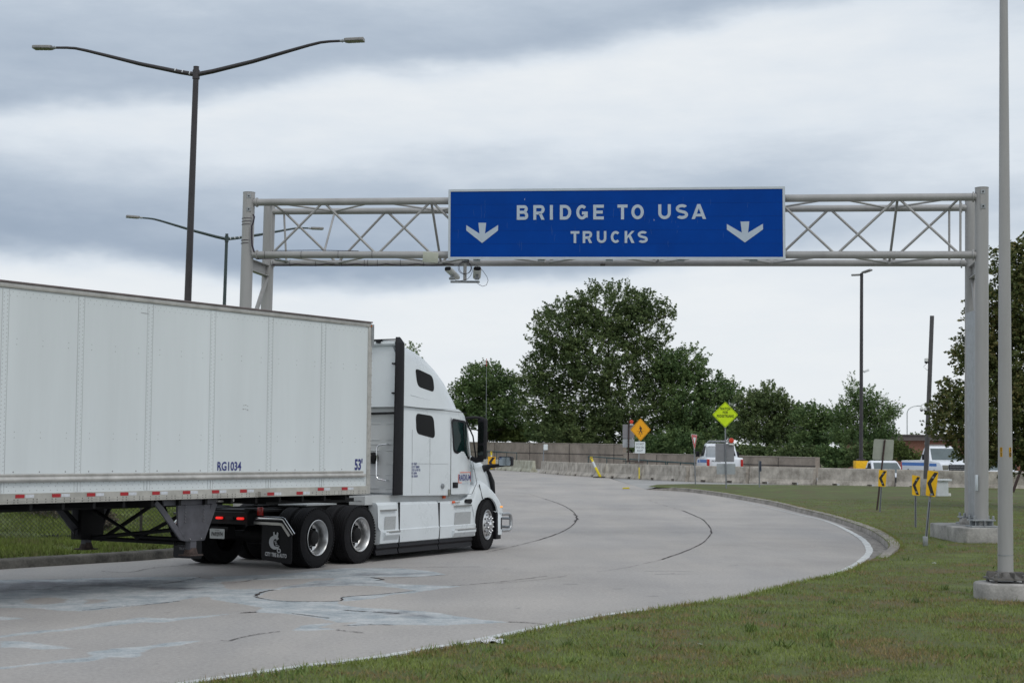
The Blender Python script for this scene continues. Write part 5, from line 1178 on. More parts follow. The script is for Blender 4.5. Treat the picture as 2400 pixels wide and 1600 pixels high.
# far single-pole lamp with two short heads
t=aty(2019.5,640,95); e=empty('street_lamp',(t.x-.14,95,.4),0,'dark lamp post on a yellow base beyond the barriers','street lamp'); H_=t.z-.4
m=MB(); m.tube([(0,0,0),(.14,0,H_)],[.115,.095],14); m.build('pole',bronze,e); m=MB(); m.box((0,0,.95),(.74,.74,.5)); m.lathe([(0,.34),(.72,.34)],(0,0,0),'Z',20); m.build('base',yellow_base,e,bevel=.02); m=MB(); m.box((0,0,1.26),(.45,.45,.12)); m.build('base_cover',bronze,e,bevel=.02)
lamp_head(e,Vector((.14,0,H_)),Vector((.8,-1.2,.25)),L_=.75,w=.36); lamp_head(e,Vector((.14,0,H_-.1)),Vector((-1,.5,0)),L_=.6,w=.3)
m=MB(); q=aty(2036,869,95)-Vector((t.x,95,.4)); m.tube([(.08,0,q.z-.05),(q.x-.1,-.0,q.z-.05)],.02,6); m.box((q.x,0,q.z),(.32,.16,.13),0,R=Matrix.Rotation(-.4,3,'Y')); m.build('pole_camera',camwhite,e,bevel=.02)
# near pole on the right
b=gnd(2357,1376); b=Vector((7.0,22.2,0)); t=aty(2352.5,0,22.2); 
NPx=aty(2357,1372,22.2).x; NP=empty('light_pole',(NPx,22.2,.0),0,'thick pale grey pole at the right edge with yellow number stickers','light pole')
topz=9.5; tx=aty(2352.5,0,22.2); kx=(tx.x-NPx)/(tx.z-.28)
m=MB(); m.tube([(0,0,.30),(kx*(topz-.3),0,topz)],[.107,.050],32); m.build('pole',galv,NP,smooth=60)
m=MB(); m.lathe([(.0,.108),(.006,.109),(.012,.108)],(0,0,.62),'Z',32); m.build('collar_ring',galvdark,NP)
m=MB(); m.box((0,0,.305),(.48,.48,.03)); m.lathe([(.32,.24),(.35,.17),(.40,.108)],(0,0,0),'Z',20)
for k in range(8):
    a=k*math.pi/4+.2; m.box((.18*math.cos(a),.18*math.sin(a),.355),(.16,.015,.08),0,R=Matrix.Rotation(a,3,'Z'))
for sx in (-.19,.19):
    for sy in (-.19,.19): m.lathe([(.22,.024),(.36,.024),(.37,0)],(sx,sy,0),'Z',8)
m.build('base_plate',mat('cast_base',(.15,.145,.14),.6,.5,.3,9),NP,smooth=0,bevel=.004)
m=MB(); m.lathe([(-.05,.43),(.23,.43),(.25,.41),(.25,0)],(0,0,0),'Z',40); m.build('pedestal',concfoot,NP,smooth=50)
def tagnum(px,py,chars):
    q=aty(px,py,22.2)-Vector((NPx,22.2,0)); ang=math.asin(max(-1,min(1,(q.x-kx*q.z)/.098))); R=.101
    m=MB(); t2=Vector((math.sin(ang)*R+kx*q.z,-math.cos(ang)*R,q.z)); rt=Vector((math.cos(ang),math.sin(ang),0)); up=Vector((0,0,1))
    for i,c in enumerate(chars):
        o=t2+up*(.034-.068*i); plate(m,rrect(.036,.064,.004),o,rt,up,.004,0); lettering(m,c,o-rt.cross(up)*-.002,rt,up,.072,1,xs=.8,off=.004)
    m.build('number_tag',[mat('tag_yellow',(.62,.33,.0),.5,0,.08,9),black],NP,smooth=0)
tagnum(2363,1059,'10'); tagnum(2343.5,1059,'11')
# curved highway lamps far away
for i,(pxp,pyb,tip,top,lab) in enumerate(((1921.5,1020,(1899,942),956,'faint curved lamp post rising out of the leafy trees'),(2094.5,1030,(2070,948),965,'thin curved lamp post leaning left above the brick building'),(2126,1022,(2150,951),968,'thin curved lamp post arching right above the brick building'))):
    y=240; a=aty(pxp,1060,y); b=aty(pxp,top,y); c=aty(tip[0],tip[1],y); s=1 if c.x>b.x else -1
    e=empty('highway_lamp',(a.x,y,.4),0,lab,'street lamp','curved lamps far beyond the building'); o=Vector((a.x,y,.4))
    m=MB(); P=[Vector((0,0,0)),b-o]+[ (b-o)+Vector((s*abs(c.x-b.x)*(1-math.cos(t)),0,abs(c.z-b.z)*math.sin(t))) for t in (.3,.6,.9,1.2,1.57)]; m.tube(P,[.09,.07,.065,.06,.055,.05,.045],8); m.build('pole',lamp_grey if 0 else mat('far_pole',(.35,.38,.40),.5,.2,.1,2),e); m=MB(); m.box(P[-1]+Vector((s*.3,0,0)),(.7,.3,.12)); m.build('lamp_head',mat('far_pole',(.35,.38,.40)),e)
# camera mast
b=gnd(2168,1168); t=aty(2184.5,740,b.y); e=empty('camera_mast',(b.x,b.y,b.z),0,'leaning dark mast carrying dome cameras beside the gantry leg','camera pole')
H_=t.z-b.z; dx=t.x-b.x
m=MB(); m.tube([(dx*.08,0,.6),(dx,0,H_)],[.10,.085],16); m.build('mast',mat('mast_grey',(.085,.082,.088),.5,.2,.2,3),e); m=MB(); m.lathe([(-.1,.19),(.78,.17),(.80,.16),(.80,0)],(dx*.05,0,0),'Z',20); m.build('footing',concfoot,e)
def dome(px,py,s=1):
    q=aty(px,py,b.y)-Vector((b.x,b.y,b.z)); m=MB(); m.lathe([(.11*s,0),(.10*s,.05*s),(.03*s,.075*s),(-.0*s,.078*s)],q,'Z',16,0); m.lathe([(.0,.07*s),(-.05*s,.055*s),(-.08*s,.0)],q,'Z',16,1)
    hz_=q.z+.22; a=Vector((dx*(hz_/H_),0,hz_)); m.tube([q+Vector((0,0,.09)),q+Vector((0,0,.2)),Vector(((q.x+a.x)/2,0,hz_+.04)),a],.018,6,0); return m
for px,py,la in ((2160,960,0),(2169,961,0),(2187,961,0),(2197,960,0)): dome(px,py).build('dome_camera',[camwhite,black],e)
q=aty(2171,847,b.y)-Vector((b.x,b.y,b.z)); m=MB(); m.lathe([(.14,0),(.13,.07),(.0,.08)],q,'Z',16,0); m.lathe([(0,.075),(-.06,.07),(-.10,0)],q,'Z',16,1); m.tube([q+Vector((0,0,.12)),Vector((dx*(q.z/H_),0,q.z+.12))],.025,8,0); m.tube([q+Vector((.05,0,-.05)),q+Vector((-.12,0,-.22)),q+Vector((.02,0,-.34)),Vector((dx*(q.z/H_),0,q.z-.36))],.008,6,1); m.build('ptz_camera',[camwhite,black],e)
m=MB(); q=aty(2178.5,952,b.y)-Vector((b.x,b.y,b.z)); m.box(q,(.26,.22,.12)); m.build('camera_collar',camwhite,e,bevel=.02)
# ================================================================== ROAD SIGNS
def post_to(e,top,r=.03,mt=post_grey,zs=None,name='post'):
    m=MB(); m.tube([(0,0,0) if zs is None else zs,top],r,10); return m.build(name,mt,e)
def chevron(base_px,lt,rb,tops,label,yaw,group='yellow chevron signs along the inside of the curve',up=0.12,wide=None):
    b=gnd(*base_px,up=0) ; b.z=gz(b.x,b.y)+lawn_h(b.x,b.y); 
    y=b.y; A=aty(lt[0],lt[1],y); B=aty(rb[0],rb[1],y); h=A.z-B.z; w=abs(B.x-A.x)/math.cos(yaw); c=(A+B)/2
    e=empty('chevron_sign',b,0,label,'chevron sign',group); o=c-b; o.y=-.045
    tl=(tops/h if h else 0)
    rt=Vector((math.cos(yaw),math.sin(yaw),0)); up_=Vector((tl,0,1)).normalized(); rt=(rt-up_*rt.dot(up_)).normalized()
    m=MB(); plate(m,rrect(w,h,.03),o,rt,up_,.004); m.build('panel',chev_y,e,smooth=0)
    m=MB(); W_,H_=w,h; P=[(.36*W_,.44*H_),(.05*W_,.44*H_),(-.40*W_,-.0*H_),(.10*W_,-.44*H_),(.40*W_,-.44*H_),(-.02*W_,0)]
    n=rt.cross(up_); m.add(fitpoly(P,o+n*.002,rt,up_),[(0,1,2,5),(2,3,4,5)]); m.build('chevron',chev_k,e,smooth=0)
    t=o+up_*(h*.48); t.y=0
    m=MB(); m.tube([(0,0,0),(t.x,0,t.z)],.028,8); m.tube([(-.006,-.028,.0),(t.x*.55,-.028,t.z*.55)],.008,6,1); m.build('post',[post_grey,black],e)
    return e,b
e,b=chevron((2169,1294),(2177-12,1101),(2192-2,1166),0,'largest and nearest chevron sign on a leaning post',.0) if 0 else (None,None)
def chev(base,corners,label,yaw=0):
    # corners: TL,TR,BR,BL in photo pixels
    b=gnd(*base); b.z=gz(b.x,b.y)+lawn_h(b.x,b.y); y=b.y; Q=[aty(px,py,y) for px,py in corners]
    e=empty('chevron_sign',b,0,label,'chevron sign','yellow chevron signs along the inside of the curve')
    TL,TR,BR,BL=[q-b for q in Q]
    for q in (TR,BR): q.y+=yaw*(.4)
    def Bl(u,v): p=(BL*(1-u)+BR*u)*(1-v)+(TL*(1-u)+TR*u)*v; p.y-=.12; return p
    nr=(TR-TL).cross(TL-BL).normalized()
    out=[Bl(.5+x,.5+z) for x,z in rrect(1,1,.07)]; m=MB(); n=len(out); m.add(out+[p-nr*.004 for p in out],[tuple(range(n)),tuple(range(2*n-1,n-1,-1))]+[(i,(i+1)%n,n+(i+1)%n,n+i) for i in range(n)]); m.build('panel',chev_y,e,smooth=0)
    m=MB(); m.add([Bl(u,v)+nr*.003 for u,v in ((.96,.95),(.62,.95),(.05,.50),(.54,.04),(.88,.04),(.42,.50))],[(0,1,2,5),(2,3,4,5)]); m.build('chevron',chev_k,e,smooth=0)
    t=(TL+TR)/2; t.y=0; tt=t*.985; m=MB(); m.tube([(0,0,0),tt],.027,8); m.box((tt.x*.93,-.045,tt.z*.93),(.05,.10,.04)); m.box((tt.x*.7,-.045,tt.z*.7),(.05,.10,.04)); m.tube([(0,-.028,.02),(tt.x*.6,-.028,tt.z*.6)],.007,6,1); m.build('post',[post_grey,black],e); return e,b
e1,b1=chev((2169,1294),((2171,1101),(2199,1105),(2192,1164),(2166,1160)),'largest nearest chevron sign leaning on its steel post',.25)
m=MB(); m.box((0,0,.10),(.09,.09,.20)); m.build('post_sleeve',galvdark,e1,bevel=.01)
chev((2146,1249),((2135,1112),(2156,1116),(2155,1161),(2135,1159)),'middle chevron sign left of the largest one',.2)
chev((2062,1209),((2058,1100),(2078,1102),(2075,1140),(2056,1139)),'smallest farthest chevron sign in front of the leaning sign back',.2)
# leaning old sign seen from the back
b=gnd(2055,1204); b.z+=.1; t=aty(2074,1030,b.y)-b; e=empty('road_sign',b,0,'large weathered sign seen from behind on a leaning rusty post','road sign')
post_to(e,t,.03,brownpost)
Q=[aty(px,py,b.y)-b for px,py in ((2049,1028),(2096,1030),(2093,1078),(2045,1076))]; m=MB(); pts=rrect(1,1,.08); P=[]
for x,z in pts:
    u,v=x+.5,z+.5; p=(Q[3]*(1-u)+Q[2]*u)*(1-v)+(Q[0]*(1-u)+Q[1]*u)*v; P.append(p+Vector((0,.035,0)))
m.add(P+[p+Vector((0,.005,0)) for p in P],[tuple(range(len(P))),tuple(range(2*len(P)-1,len(P)-1,-1))]+[(i,(i+1)%len(P),len(P)+(i+1)%len(P),len(P)+i) for i in range(len(P))]); m.build('panel',oldback,e,smooth=0)
# yield
b=gnd(1630,1141); b.z+=.1; y=b.y; e=empty('yield_sign',b,0,'narrow red and white yield triangle turned half away from the camera','yield sign')
t=aty(1626,1018,y)-b; post_to(e,t,.032)
Q=[aty(px,py,y)-b+Vector((0,-.05+dy,0)) for px,py,dy in ((1617,1017,-.35),(1636,1018,.35),(1628,1055,0))]
def tri(k,off,mt,name,par):
    c=(Q[0]+Q[1]+Q[2])/3; P=[c+(q-c)*k for q in Q]; n=(Q[1]-Q[0]).cross(Q[2]-Q[0]).normalized(); n=n if n.y<0 else -n; P=[p+n*off for p in P]
    P2=[]
    for i in range(3):
        a,bb,c2=P[i-1],P[i],P[(i+1)%3]; P2+=[bb+(a-bb)*.08,bb+(c2-bb)*.08]
    m=MB(); m.add(P2+[p-n*.004 for p in P2],[tuple(range(6)),tuple(range(11,5,-1))]+[(i,(i+1)%6,6+(i+1)%6,6+i) for i in range(6)]); return m.build(name,mt,par,smooth=0)
tri(1.0,0,signwhite,'border',e); tri(.93,.006,redlens,'panel',e); tri(.42,.012,signwhite,'inner_triangle',e)
# watch for pedestrians
b=gnd(1702,1151); b.z+=.1; y=b.y; e=empty('pedestrian_warning_sign',b,0,'lime diamond sign reading WATCH FOR PEDESTRIANS above two grey sign backs','road sign')
t=aty(1699.5,975,y)-b; post_to(e,t,.033,post_grey)
def diamond(e,c,hw,hh,m1,m2,yy=-.05):
    m=MB(); s=[(0,hh),(-hw,0),(0,-hh),(hw,0)]; plate(m,rpoly(s,.06,3),c+Vector((0,yy,0)),Vector((1,0,0)),Vector((0,0,1)),.004); o=m.build('panel',m1,e,smooth=0)
    m=MB(); a=rpoly([(x*.945,z*.945) for x,z in s],.05,3); bb=rpoly([(x*.915,z*.915) for x,z in s],.05,3); n=len(a)
    m.add([c+Vector((x,yy-.002,z)) for x,z in a+bb],[(i,(i+1)%n,n+(i+1)%n,n+i) for i in range(n)]); m.build('border',m2,e,smooth=0)
c=aty(1699.5,971.5,y)-b; diamond(e,c,30.5/F*y,30.5/F*y,lime,black)
m=MB()
for i,tx_ in enumerate(('WATCH','FOR','PEDESTRIANS')): m=MB(); lettering(m,tx_,c+Vector((0,-.056,.26-.165*i)),(1,0,0),(0,0,1),.165,xs=.70,off=.004,space=1.10); m.build('lettering',black,e,smooth=0)
for (x0,y0,x1,y1,mt) in ((1677,1039,1721,1082,signback),(1680,1086,1724,1111,signback2)):
    A=aty(x0,y0,y)-b; B=aty(x1,y1,y)-b; m=MB(); c=(A+B)/2; plate(m,rrect(B.x-A.x,A.z-B.z,.03),c+Vector((0,.05,0)),Vector((1,0,0)),Vector((0,0,1)),.005); m.build('sign_back',mt,e,smooth=0)
def beacon(e,px,py,y,b):
    q=aty(px,py,y)-b; m=MB(); m.lathe([(-.03,.0),(-.02,.10),(.02,.115),(.09,.115),(.13,.10),(.15,0)],q+Vector((0,-.06,0)),'Y',20); m.v=[(a,c_,d) for a,c_,d in m.v]; m.build('beacon',mat('beacon_red',(.60,.05,.02),.3,0,.2,9),e); m=MB(); m.box(q+Vector((0,0,-.17)),(.20,.14,.07)); m.build('beacon_base',camwhite,e,bevel=.02)
beacon(e,1714,1032,y,b)
# small blue sign edge on
b=gnd(1780,1148); b.z+=.1; y=b.y; e=empty('marker_sign',b,0,'slim sign plate seen nearly edge on between the pedestrian sign and chevrons','road sign'); post_to(e,aty(1779,1079,y)-b,.03)
A=aty(1781.5,1092,y)-b; m=MB(); plate(m,rrect(.30,.48,.03),A,Vector((.22,-.97,0)),Vector((0,0,1)),.006); m.build('panel',mat('sign_slate',(.06,.08,.13),.5,.2,.15,5),e,smooth=0)
# pedestrian crossing sign, standing on the barrier
y=95.6; b=aty(1497,1083,y); e=empty('pedestrian_crossing_sign',b,0,'amber diamond walking figure sign over a DO NOT PASS ON RIGHT plate','road sign'); post_to(e,aty(1500,1000,y)-b,.032,galvdark); m=MB(); m.box((0,0,.0),(.5,.14,.04)); m.build('foot_plate',rust,e,bevel=.01)
c=aty(1501,1006.5,y)-b; diamond(e,c,24/F*y,27/F*y,pedy,black)
m=MB(); k=.0108
def PP(P): m.add([c+Vector((a*k*1.05,-.056,(-z)*k)) for a,z in P],[tuple(range(len(P)))])
PP([(-4,-21),(-1,-22),(1,-20),(0,-17),(-3,-16.5),(-5,-18)]); PP([(-4,-15),(2,-15),(6,-12),(8,-6),(7,0),(5,0),(5,-5),(4,-8),(4,2),(-2,2),(-2,-6),(-6,-3),(-9,-1),(-9,-4),(-6,-7)]); PP([(-2,2),(4,2),(6,10),(10,19),(6,20),(2,12),(0,9),(-3,14),(-6,20),(-9,20),(-6,12)])
PP([(-20,8),(-6,8),(-6,9.3),(-20,9.3)]); PP([(7,8),(20,8),(20,9.3),(7,9.3)]); PP([(-12,23),(12,23),(12,24.5),(-12,24.5)]); PP([(-1,29),(1,29),(1,31.5),(-1,31.5)]); PP([(-1.5,33),(1.5,33),(1.5,36.5),(-1.5,36.5)]); m.build('pedestrian_symbol',chev_k,e,smooth=0)
A=aty(1488,1034.5,y)-b; B=aty(1512,1061.5,y)-b; m=MB(); cc=(A+B)/2; plate(m,rrect(B.x-A.x,A.z-B.z,.03),cc+Vector((0,-.05,0)),Vector((1,0,0)),Vector((0,0,1)),.004); m.build('text_plate',signwhite,e,smooth=0)
m=MB()
for i,tx_ in enumerate(('DO NOT','PASS ON','RIGHT')): m=MB(); lettering(m,tx_,cc+Vector((0,-.057,.20-.20*i)),(1,0,0),(0,0,1),.165,xs=.74,off=.000); m.build('lettering',mat('letter_grey',(.07,.08,.10),.5),e,smooth=0)
# grey sign backs with beacon on brown post
y=96.6; b=aty(1472.5,1082,y); e=empty('road_sign',b,0,'two grey sign backs and a red beacon on a brown post beside the crossing sign','road sign'); post_to(e,aty(1474,986,y)-b,.045,brownpost); m=MB(); m.box((0,0,.03),(.22,.2,.08)); m.build('foot_plate',rust,e,bevel=.01)
for (x0,y0,x1,y1,mt) in ((1459.5,994,1487,1027,signback),(1459.5,1028,1487,1048,signback2)):
    A=aty(x0,y0,y)-b; B=aty(x1,y1,y)-b; m=MB(); c=(A+B)/2; plate(m,rrect(B.x-A.x,A.z-B.z,.03),c+Vector((0,.06,0)),Vector((1,0,0)),Vector((0,0,1)),.005); m.build('sign_back',mt,e,smooth=0)
beacon(e,1480,988,y,b)
# small white sign
y=124; b=aty(1273,1082,y); e=empty('small_sign',b,0,'small blank white sign on a thin post in front of the long wall','road sign'); post_to(e,aty(1275,1042,y)-b,.045,post_grey); A=aty(1274,1040.5,y)-b; B=aty(1283.5,1054,y)-b; m=MB(); plate(m,rrect(B.x-A.x,A.z-B.z,.03),(A+B)/2+Vector((0,-.06,0)),Vector((1,0,0)),Vector((0,0,1)),.006); m.build('panel',signwhite,e,smooth=0)
# left chevron fixed to the far barrier + delineators
y=136; Q=[aty(px,py,y) for px,py in ((1143.5,1069.5),(1161.5,1069.5),(1160,1097),(1143.5,1097))]; b=Q[3]; e=empty('chevron_sign',b,0,'lone chevron sign on the far barrier seen past the hood mirror','chevron sign'); m=MB(); plate(m,rrect(Q[1].x-Q[0].x,Q[0].z-Q[3].z,.04),(Q[1]+Q[3])/2-b,Vector((1,0,0)),Vector((0,0,1)),.006); m.build('panel',mat('chevron_amber',(.80,.42,.0),.5,0,.1,4),e,smooth=0)
w_,h_=Q[1].x-Q[0].x,Q[0].z-Q[3].z; c=(Q[1]+Q[3])/2-b+Vector((0,-.008,0)); m=MB(); m.add([c+Vector((u*w_,0,v*h_)) for u,v in ((.44,.45),(.05,.45),(-.42,.0),(.03,-.48),(.42,-.48),(-.02,0))],[(0,1,2,5),(2,3,4,5)]); m.build('chevron',chev_k,e,smooth=0)
def delin(b,top,label,base=True,full=True):
    e=empty('delineator_post',b,0,label,'delineator'); d=top; m=MB(); m.tube([Vector((0,0,.05)),d*.55],[.09,.075],12,0); m.tube([d*.55,d*.84],[.075,.07],12,1); m.tube([d*.84,d],[.07,.06],12,0); m.build('post',[yellow_p,signwhite],e,smooth=60)
    m=MB(); m.tube([d+Vector((0,-.02,-.02)),d+Vector((0,-.02,.0))],.03,10,0); m.lathe([(-.02,.09),(.02,.09),(.02,.04),(-.02,.04)],d+Vector((0,0,.05)),'Y',16,0); m.build('handle',yellow_p,e)
    m=MB(); m.lathe([(0,.46),(.05,.44),(.06,.3),(.06,0)],(0,0,0),'Z',8); m.build('base',rubber,e,smooth=0)
b=gnd(1407,1119); delin(b,aty(1386,1074,b.y)-b,'knocked over yellow delineator post leaning left before the barriers')
b=gnd(1152,1104); b.y=132;b=Vector((aty(1152,1100,139).x,139,.4)); delin(b,aty(1151.5,1060,139)-b,'upright yellow delineator behind the far chevron sign')
b=gnd(1467,1146); m=MB(); m.loft([[(b.x-.18,b.y,b.z+.02),(b.x-.15,b.y,b.z+.08),(b.x-.1,b.y+.1,b.z+.02)],[(b.x+.18,b.y+.05,b.z+.02),(b.x+.16,b.y,b.z+.10),(b.x+.12,b.y+.12,b.z+.02)]],closed=True,caps=True); tag(m.build('plastic_fragment',yellow_p,bevel=.01),'small yellow plastic fragment lying on the road','debris')
# utility cabinet
b=gnd(2205,1169); e=empty('utility_cabinet',b,.1,'white utility cabinet with a small side box behind the largest chevron','cabinet'); w_=28/F*b.y
m=MB(); m.box((0,0,.36),(w_,.45,.74)); m.build('body',cabgrey,e,bevel=.015); m=MB(); m.box((.05,-.02,.77),(w_+.16,.56,.08)); m.build('lid',cabgrey,e,bevel=.02); m=MB(); m.box((w_/2+.07,-.05,.13),(.12,.2,.22)); m.build('side_box',camwhite,e,bevel=.01)
m=MB(); m.box((0,-.228,.4),(w_*.9,.004,.6)); m.build('cabinet_door',cabgrey,e,smooth=0)
# litter and stake
for (px,py,s,lab) in ((1156,1511,.16,'crumpled white paper on the grass near the road edge'),(2194,1325,.09,'small pale scrap on the lawn below the largest chevron'),(1641,1518,.03,'tiny white scrap in the foreground grass')):
    b=gnd(px,py); m=MB(); bm=bmesh.new(); bmesh.ops.create_grid(bm,x_segments=7,y_segments=5,size=s)
    for v in bm.verts: v.co.z=.045+s*.35*noise.noise(v.co*14+Vector((px,0,0))); v.co.y*=.6; v.co.x*=1-.3*abs(v.co.y/s)
    m.add([v.co+b for v in bm.verts],[tuple(q.index for q in f.verts) for f in bm.faces]); bm.free(); tag(m.build('litter',mat('paper_white',(.6,.61,.66),.7,0,.15,12),smooth=60),lab,'litter')
a=gnd(2371,1160); m=MB(); m.tube([a,aty(2390,1108,a.y),aty(2400,1085,a.y)],[.07,.06,.05],8); m.tube([a+Vector((-.1,0,0)),a+Vector((.12,0,.12))],[.09,.07],8); tag(m.build('wooden_stake',brownpost,smooth=60),'leaning brown stake at the right edge of the lawn','stake')
# ================================================================== BARRIERS AND WALL
def barrier(pa,pb,label,pale=None,h=.90,base=.60):
    A=gnd(*pa); B=gnd(*pb); d=(B-A); d.z=0; L_=d.length; u=d.normalized(); c=(A+B)/2; rz=math.atan2(u.y,u.x)
    o=Vector(((A.x+B.x)/2,(A.y+B.y)/2,gz(c.x,c.y)-.0)); back=Vector((-u.y,u.x,0)); back=back if back.y>0 or back.x>0 else -back
    m=MB(); hb=base/2; o+=back*hb
    def sec(z0): return [(-hb,z0),(-hb,.08 if z0<.05 else z0+.005),(-max(hb*.50,.125),.30),(-.10,h-.03),(-.08,h),(.08,h),(.10,h-.03),(max(hb*.5,.125),.30),(hb,.08 if z0<.05 else z0+.005),(hb,z0)]
    x=-L_/2+.04; cuts=[(x,0)]; n=2
    for q in (.27,.73): cuts+=[(-L_/2+L_*q-.22,.13),(-L_/2+L_*q+.22,0)]
    ends=[c_[0] for c_ in cuts[1:]]+[L_/2-.04]
    for (x0,z0),x1 in zip(cuts,ends):
        S_=sec(z0); m.loft([[(x0,a,b) for a,b in S_],[(x1,a,b) for a,b in S_]],closed=True,caps=True)
    ob=m.build('jersey_barrier',pale or conc,smooth=0); ob.location=o; ob.rotation_euler.z=rz
    slope=(gz(B.x,B.y)-gz(A.x,A.y))/L_; ob.rotation_euler.y=-slope if rz<math.pi/2 else slope
    return tag(ob,label,'barrier','concrete barriers in a row across the far side road')
greenish=mat('barrier_mossy',(.34,.32,.24),.85,0,.22,1.6,.4,30,col2=(.44,.45,.38),fine=.12)
palec=mat('barrier_pale',(.46,.45,.42),.85,0,.15,2,.3,30)
barrier((1080,1096),(1163,1101),'palest barrier behind the truck nose, left end of the row',palec)
barrier((1165,1101),(1243,1106),'mossy greenish topped barrier just right of the hood mirror',greenish)
P=[(1262,1108),(1326,1113.5),(1412,1119),(1498,1123),(1609,1128.5),(1750,1133),(1909,1137.5),(2094,1143),(2266,1148.5),(2420,1152)]
LB=['barrier below the small white sign','barrier left of the leaning delineator','barrier behind the leaning delineator with rust stain','barrier directly below the crossing sign, yellow at its left end','barrier below the yield sign','barrier directly under the patrol pickup tailgate, cracked at right','barrier beneath the yellow lamp base','barrier behind the two smaller chevrons','barrier behind the gantry legs at the right']
for i in range(len(P)-1):
    a=P[i]; b=P[i+1]; g=3.4 if i>2 else .3; barrier((a[0]+(g if i else 0),a[1]),(b[0]-g,b[1]),LB[i],base=.40 if i>2 else .60)
m=MB(); q=gnd(1498,1123); q2=gnd(1502,1123); m.box((q.x,q.y+.0,q.z+.38),(.06,.05,.66)); tag(m.build('yellow_strip',yellow_p,smooth=0),'vertical yellow strip at a barrier joint below the crossing sign','strip')
# long rear wall
WD=Vector((.382,-.924,0)); W0=Vector((9.9,131.3,0))
def wallpt(px): a=(px-1200)/F; t=(W0.x-a*W0.y)/(a*WD.y-WD.x); return W0+WD*t
def wall(p0,p1,top,label,capdark=False):
    A=wallpt(p0);B=wallpt(p1); m=MB(); n=Vector((.924,.382,0))*.35; h0=aty(p0,top[0],A.y).z; h1=aty(p1,top[1],B.y).z
    m.add([A+Vector((0,0,-.1)),B+Vector((0,0,-.1)),B+Vector((0,0,h1)),A+Vector((0,0,h0)),A+n+Vector((0,0,-.1)),B+n+Vector((0,0,-.1)),B+n+Vector((0,0,h1)),A+n+Vector((0,0,h0))],[(0,1,2,3),(5,4,7,6),(3,2,6,7),(0,3,7,4),(1,5,6,2)])
    e=empty('concrete_wall',(0,0,0),0,label,'wall'); m.build('wall_body',wallm,e,smooth=0)
    off=-Vector((.924,.382,0))*.02; m=MB()
    for k in (0,): 
        a0=A+off+Vector((0,0,h0*.66)); b0=B+off+Vector((0,0,h1*.66)); m.tube([a0,b0],.03,6)
        a0=A+off+Vector((0,0,h0-.03)); b0=B+off+Vector((0,0,h1-.03)); m.tube([a0,b0],.03,6,1)
    L_=(B-A).length; k=6.0
    while k<L_: q=A+(B-A)*(k/L_)+off; m.tube([q,q+Vector((0,0,h0+(h1-h0)*k/L_))],.02,6); k+=9
    m.build('wall_joint',[mat('joint_dark',(.05,.045,.045),.9,0,.3,3),mat('wall_cap',(.30,.27,.24),.9,0,.2,2)],e,smooth=0)
wall(1040,1461,(1034,1040),'tall brown stained concrete wall behind the barriers at the centre'); wall(1462,1911,(1060.5,1071),'lower continuation of the concrete wall behind the patrol pickup')
# green hand railing behind the barriers
def railing(px0,py0,px1,py1,y0,y1,label,n=4):
    A=aty(px0,py0,y0); B=aty(px1,py1,y1); e=empty('hand_railing',(A.x,A.y,gz(A.x,A.y)),0,label,'railing','green railings behind the barriers'); o=Vector((A.x,A.y,gz(A.x,A.y)))
    MB().tube([A-o,B-o],.035,8).build('top_rail',greenrail,e)
    for k in range(n+1):
        q=A+(B-A)*k/n; MB().tube([q-o,Vector((q.x,q.y,.1))-o],.028,8).build('post',greenrail,e)
railing(1142,1056,1211,1061,144,136,'green railing behind the far chevron sign',3)
railing(1379,1069,1467,1075.5,106,102,'green railing behind the leaning delineator',2); railing(1476,1075.5,1560,1081.5,101,97,'green railing right of the crossing sign',2); railing(1564,1081.5,1626,1086,96.5,94,'green railing running up to the patrol pickup',2)
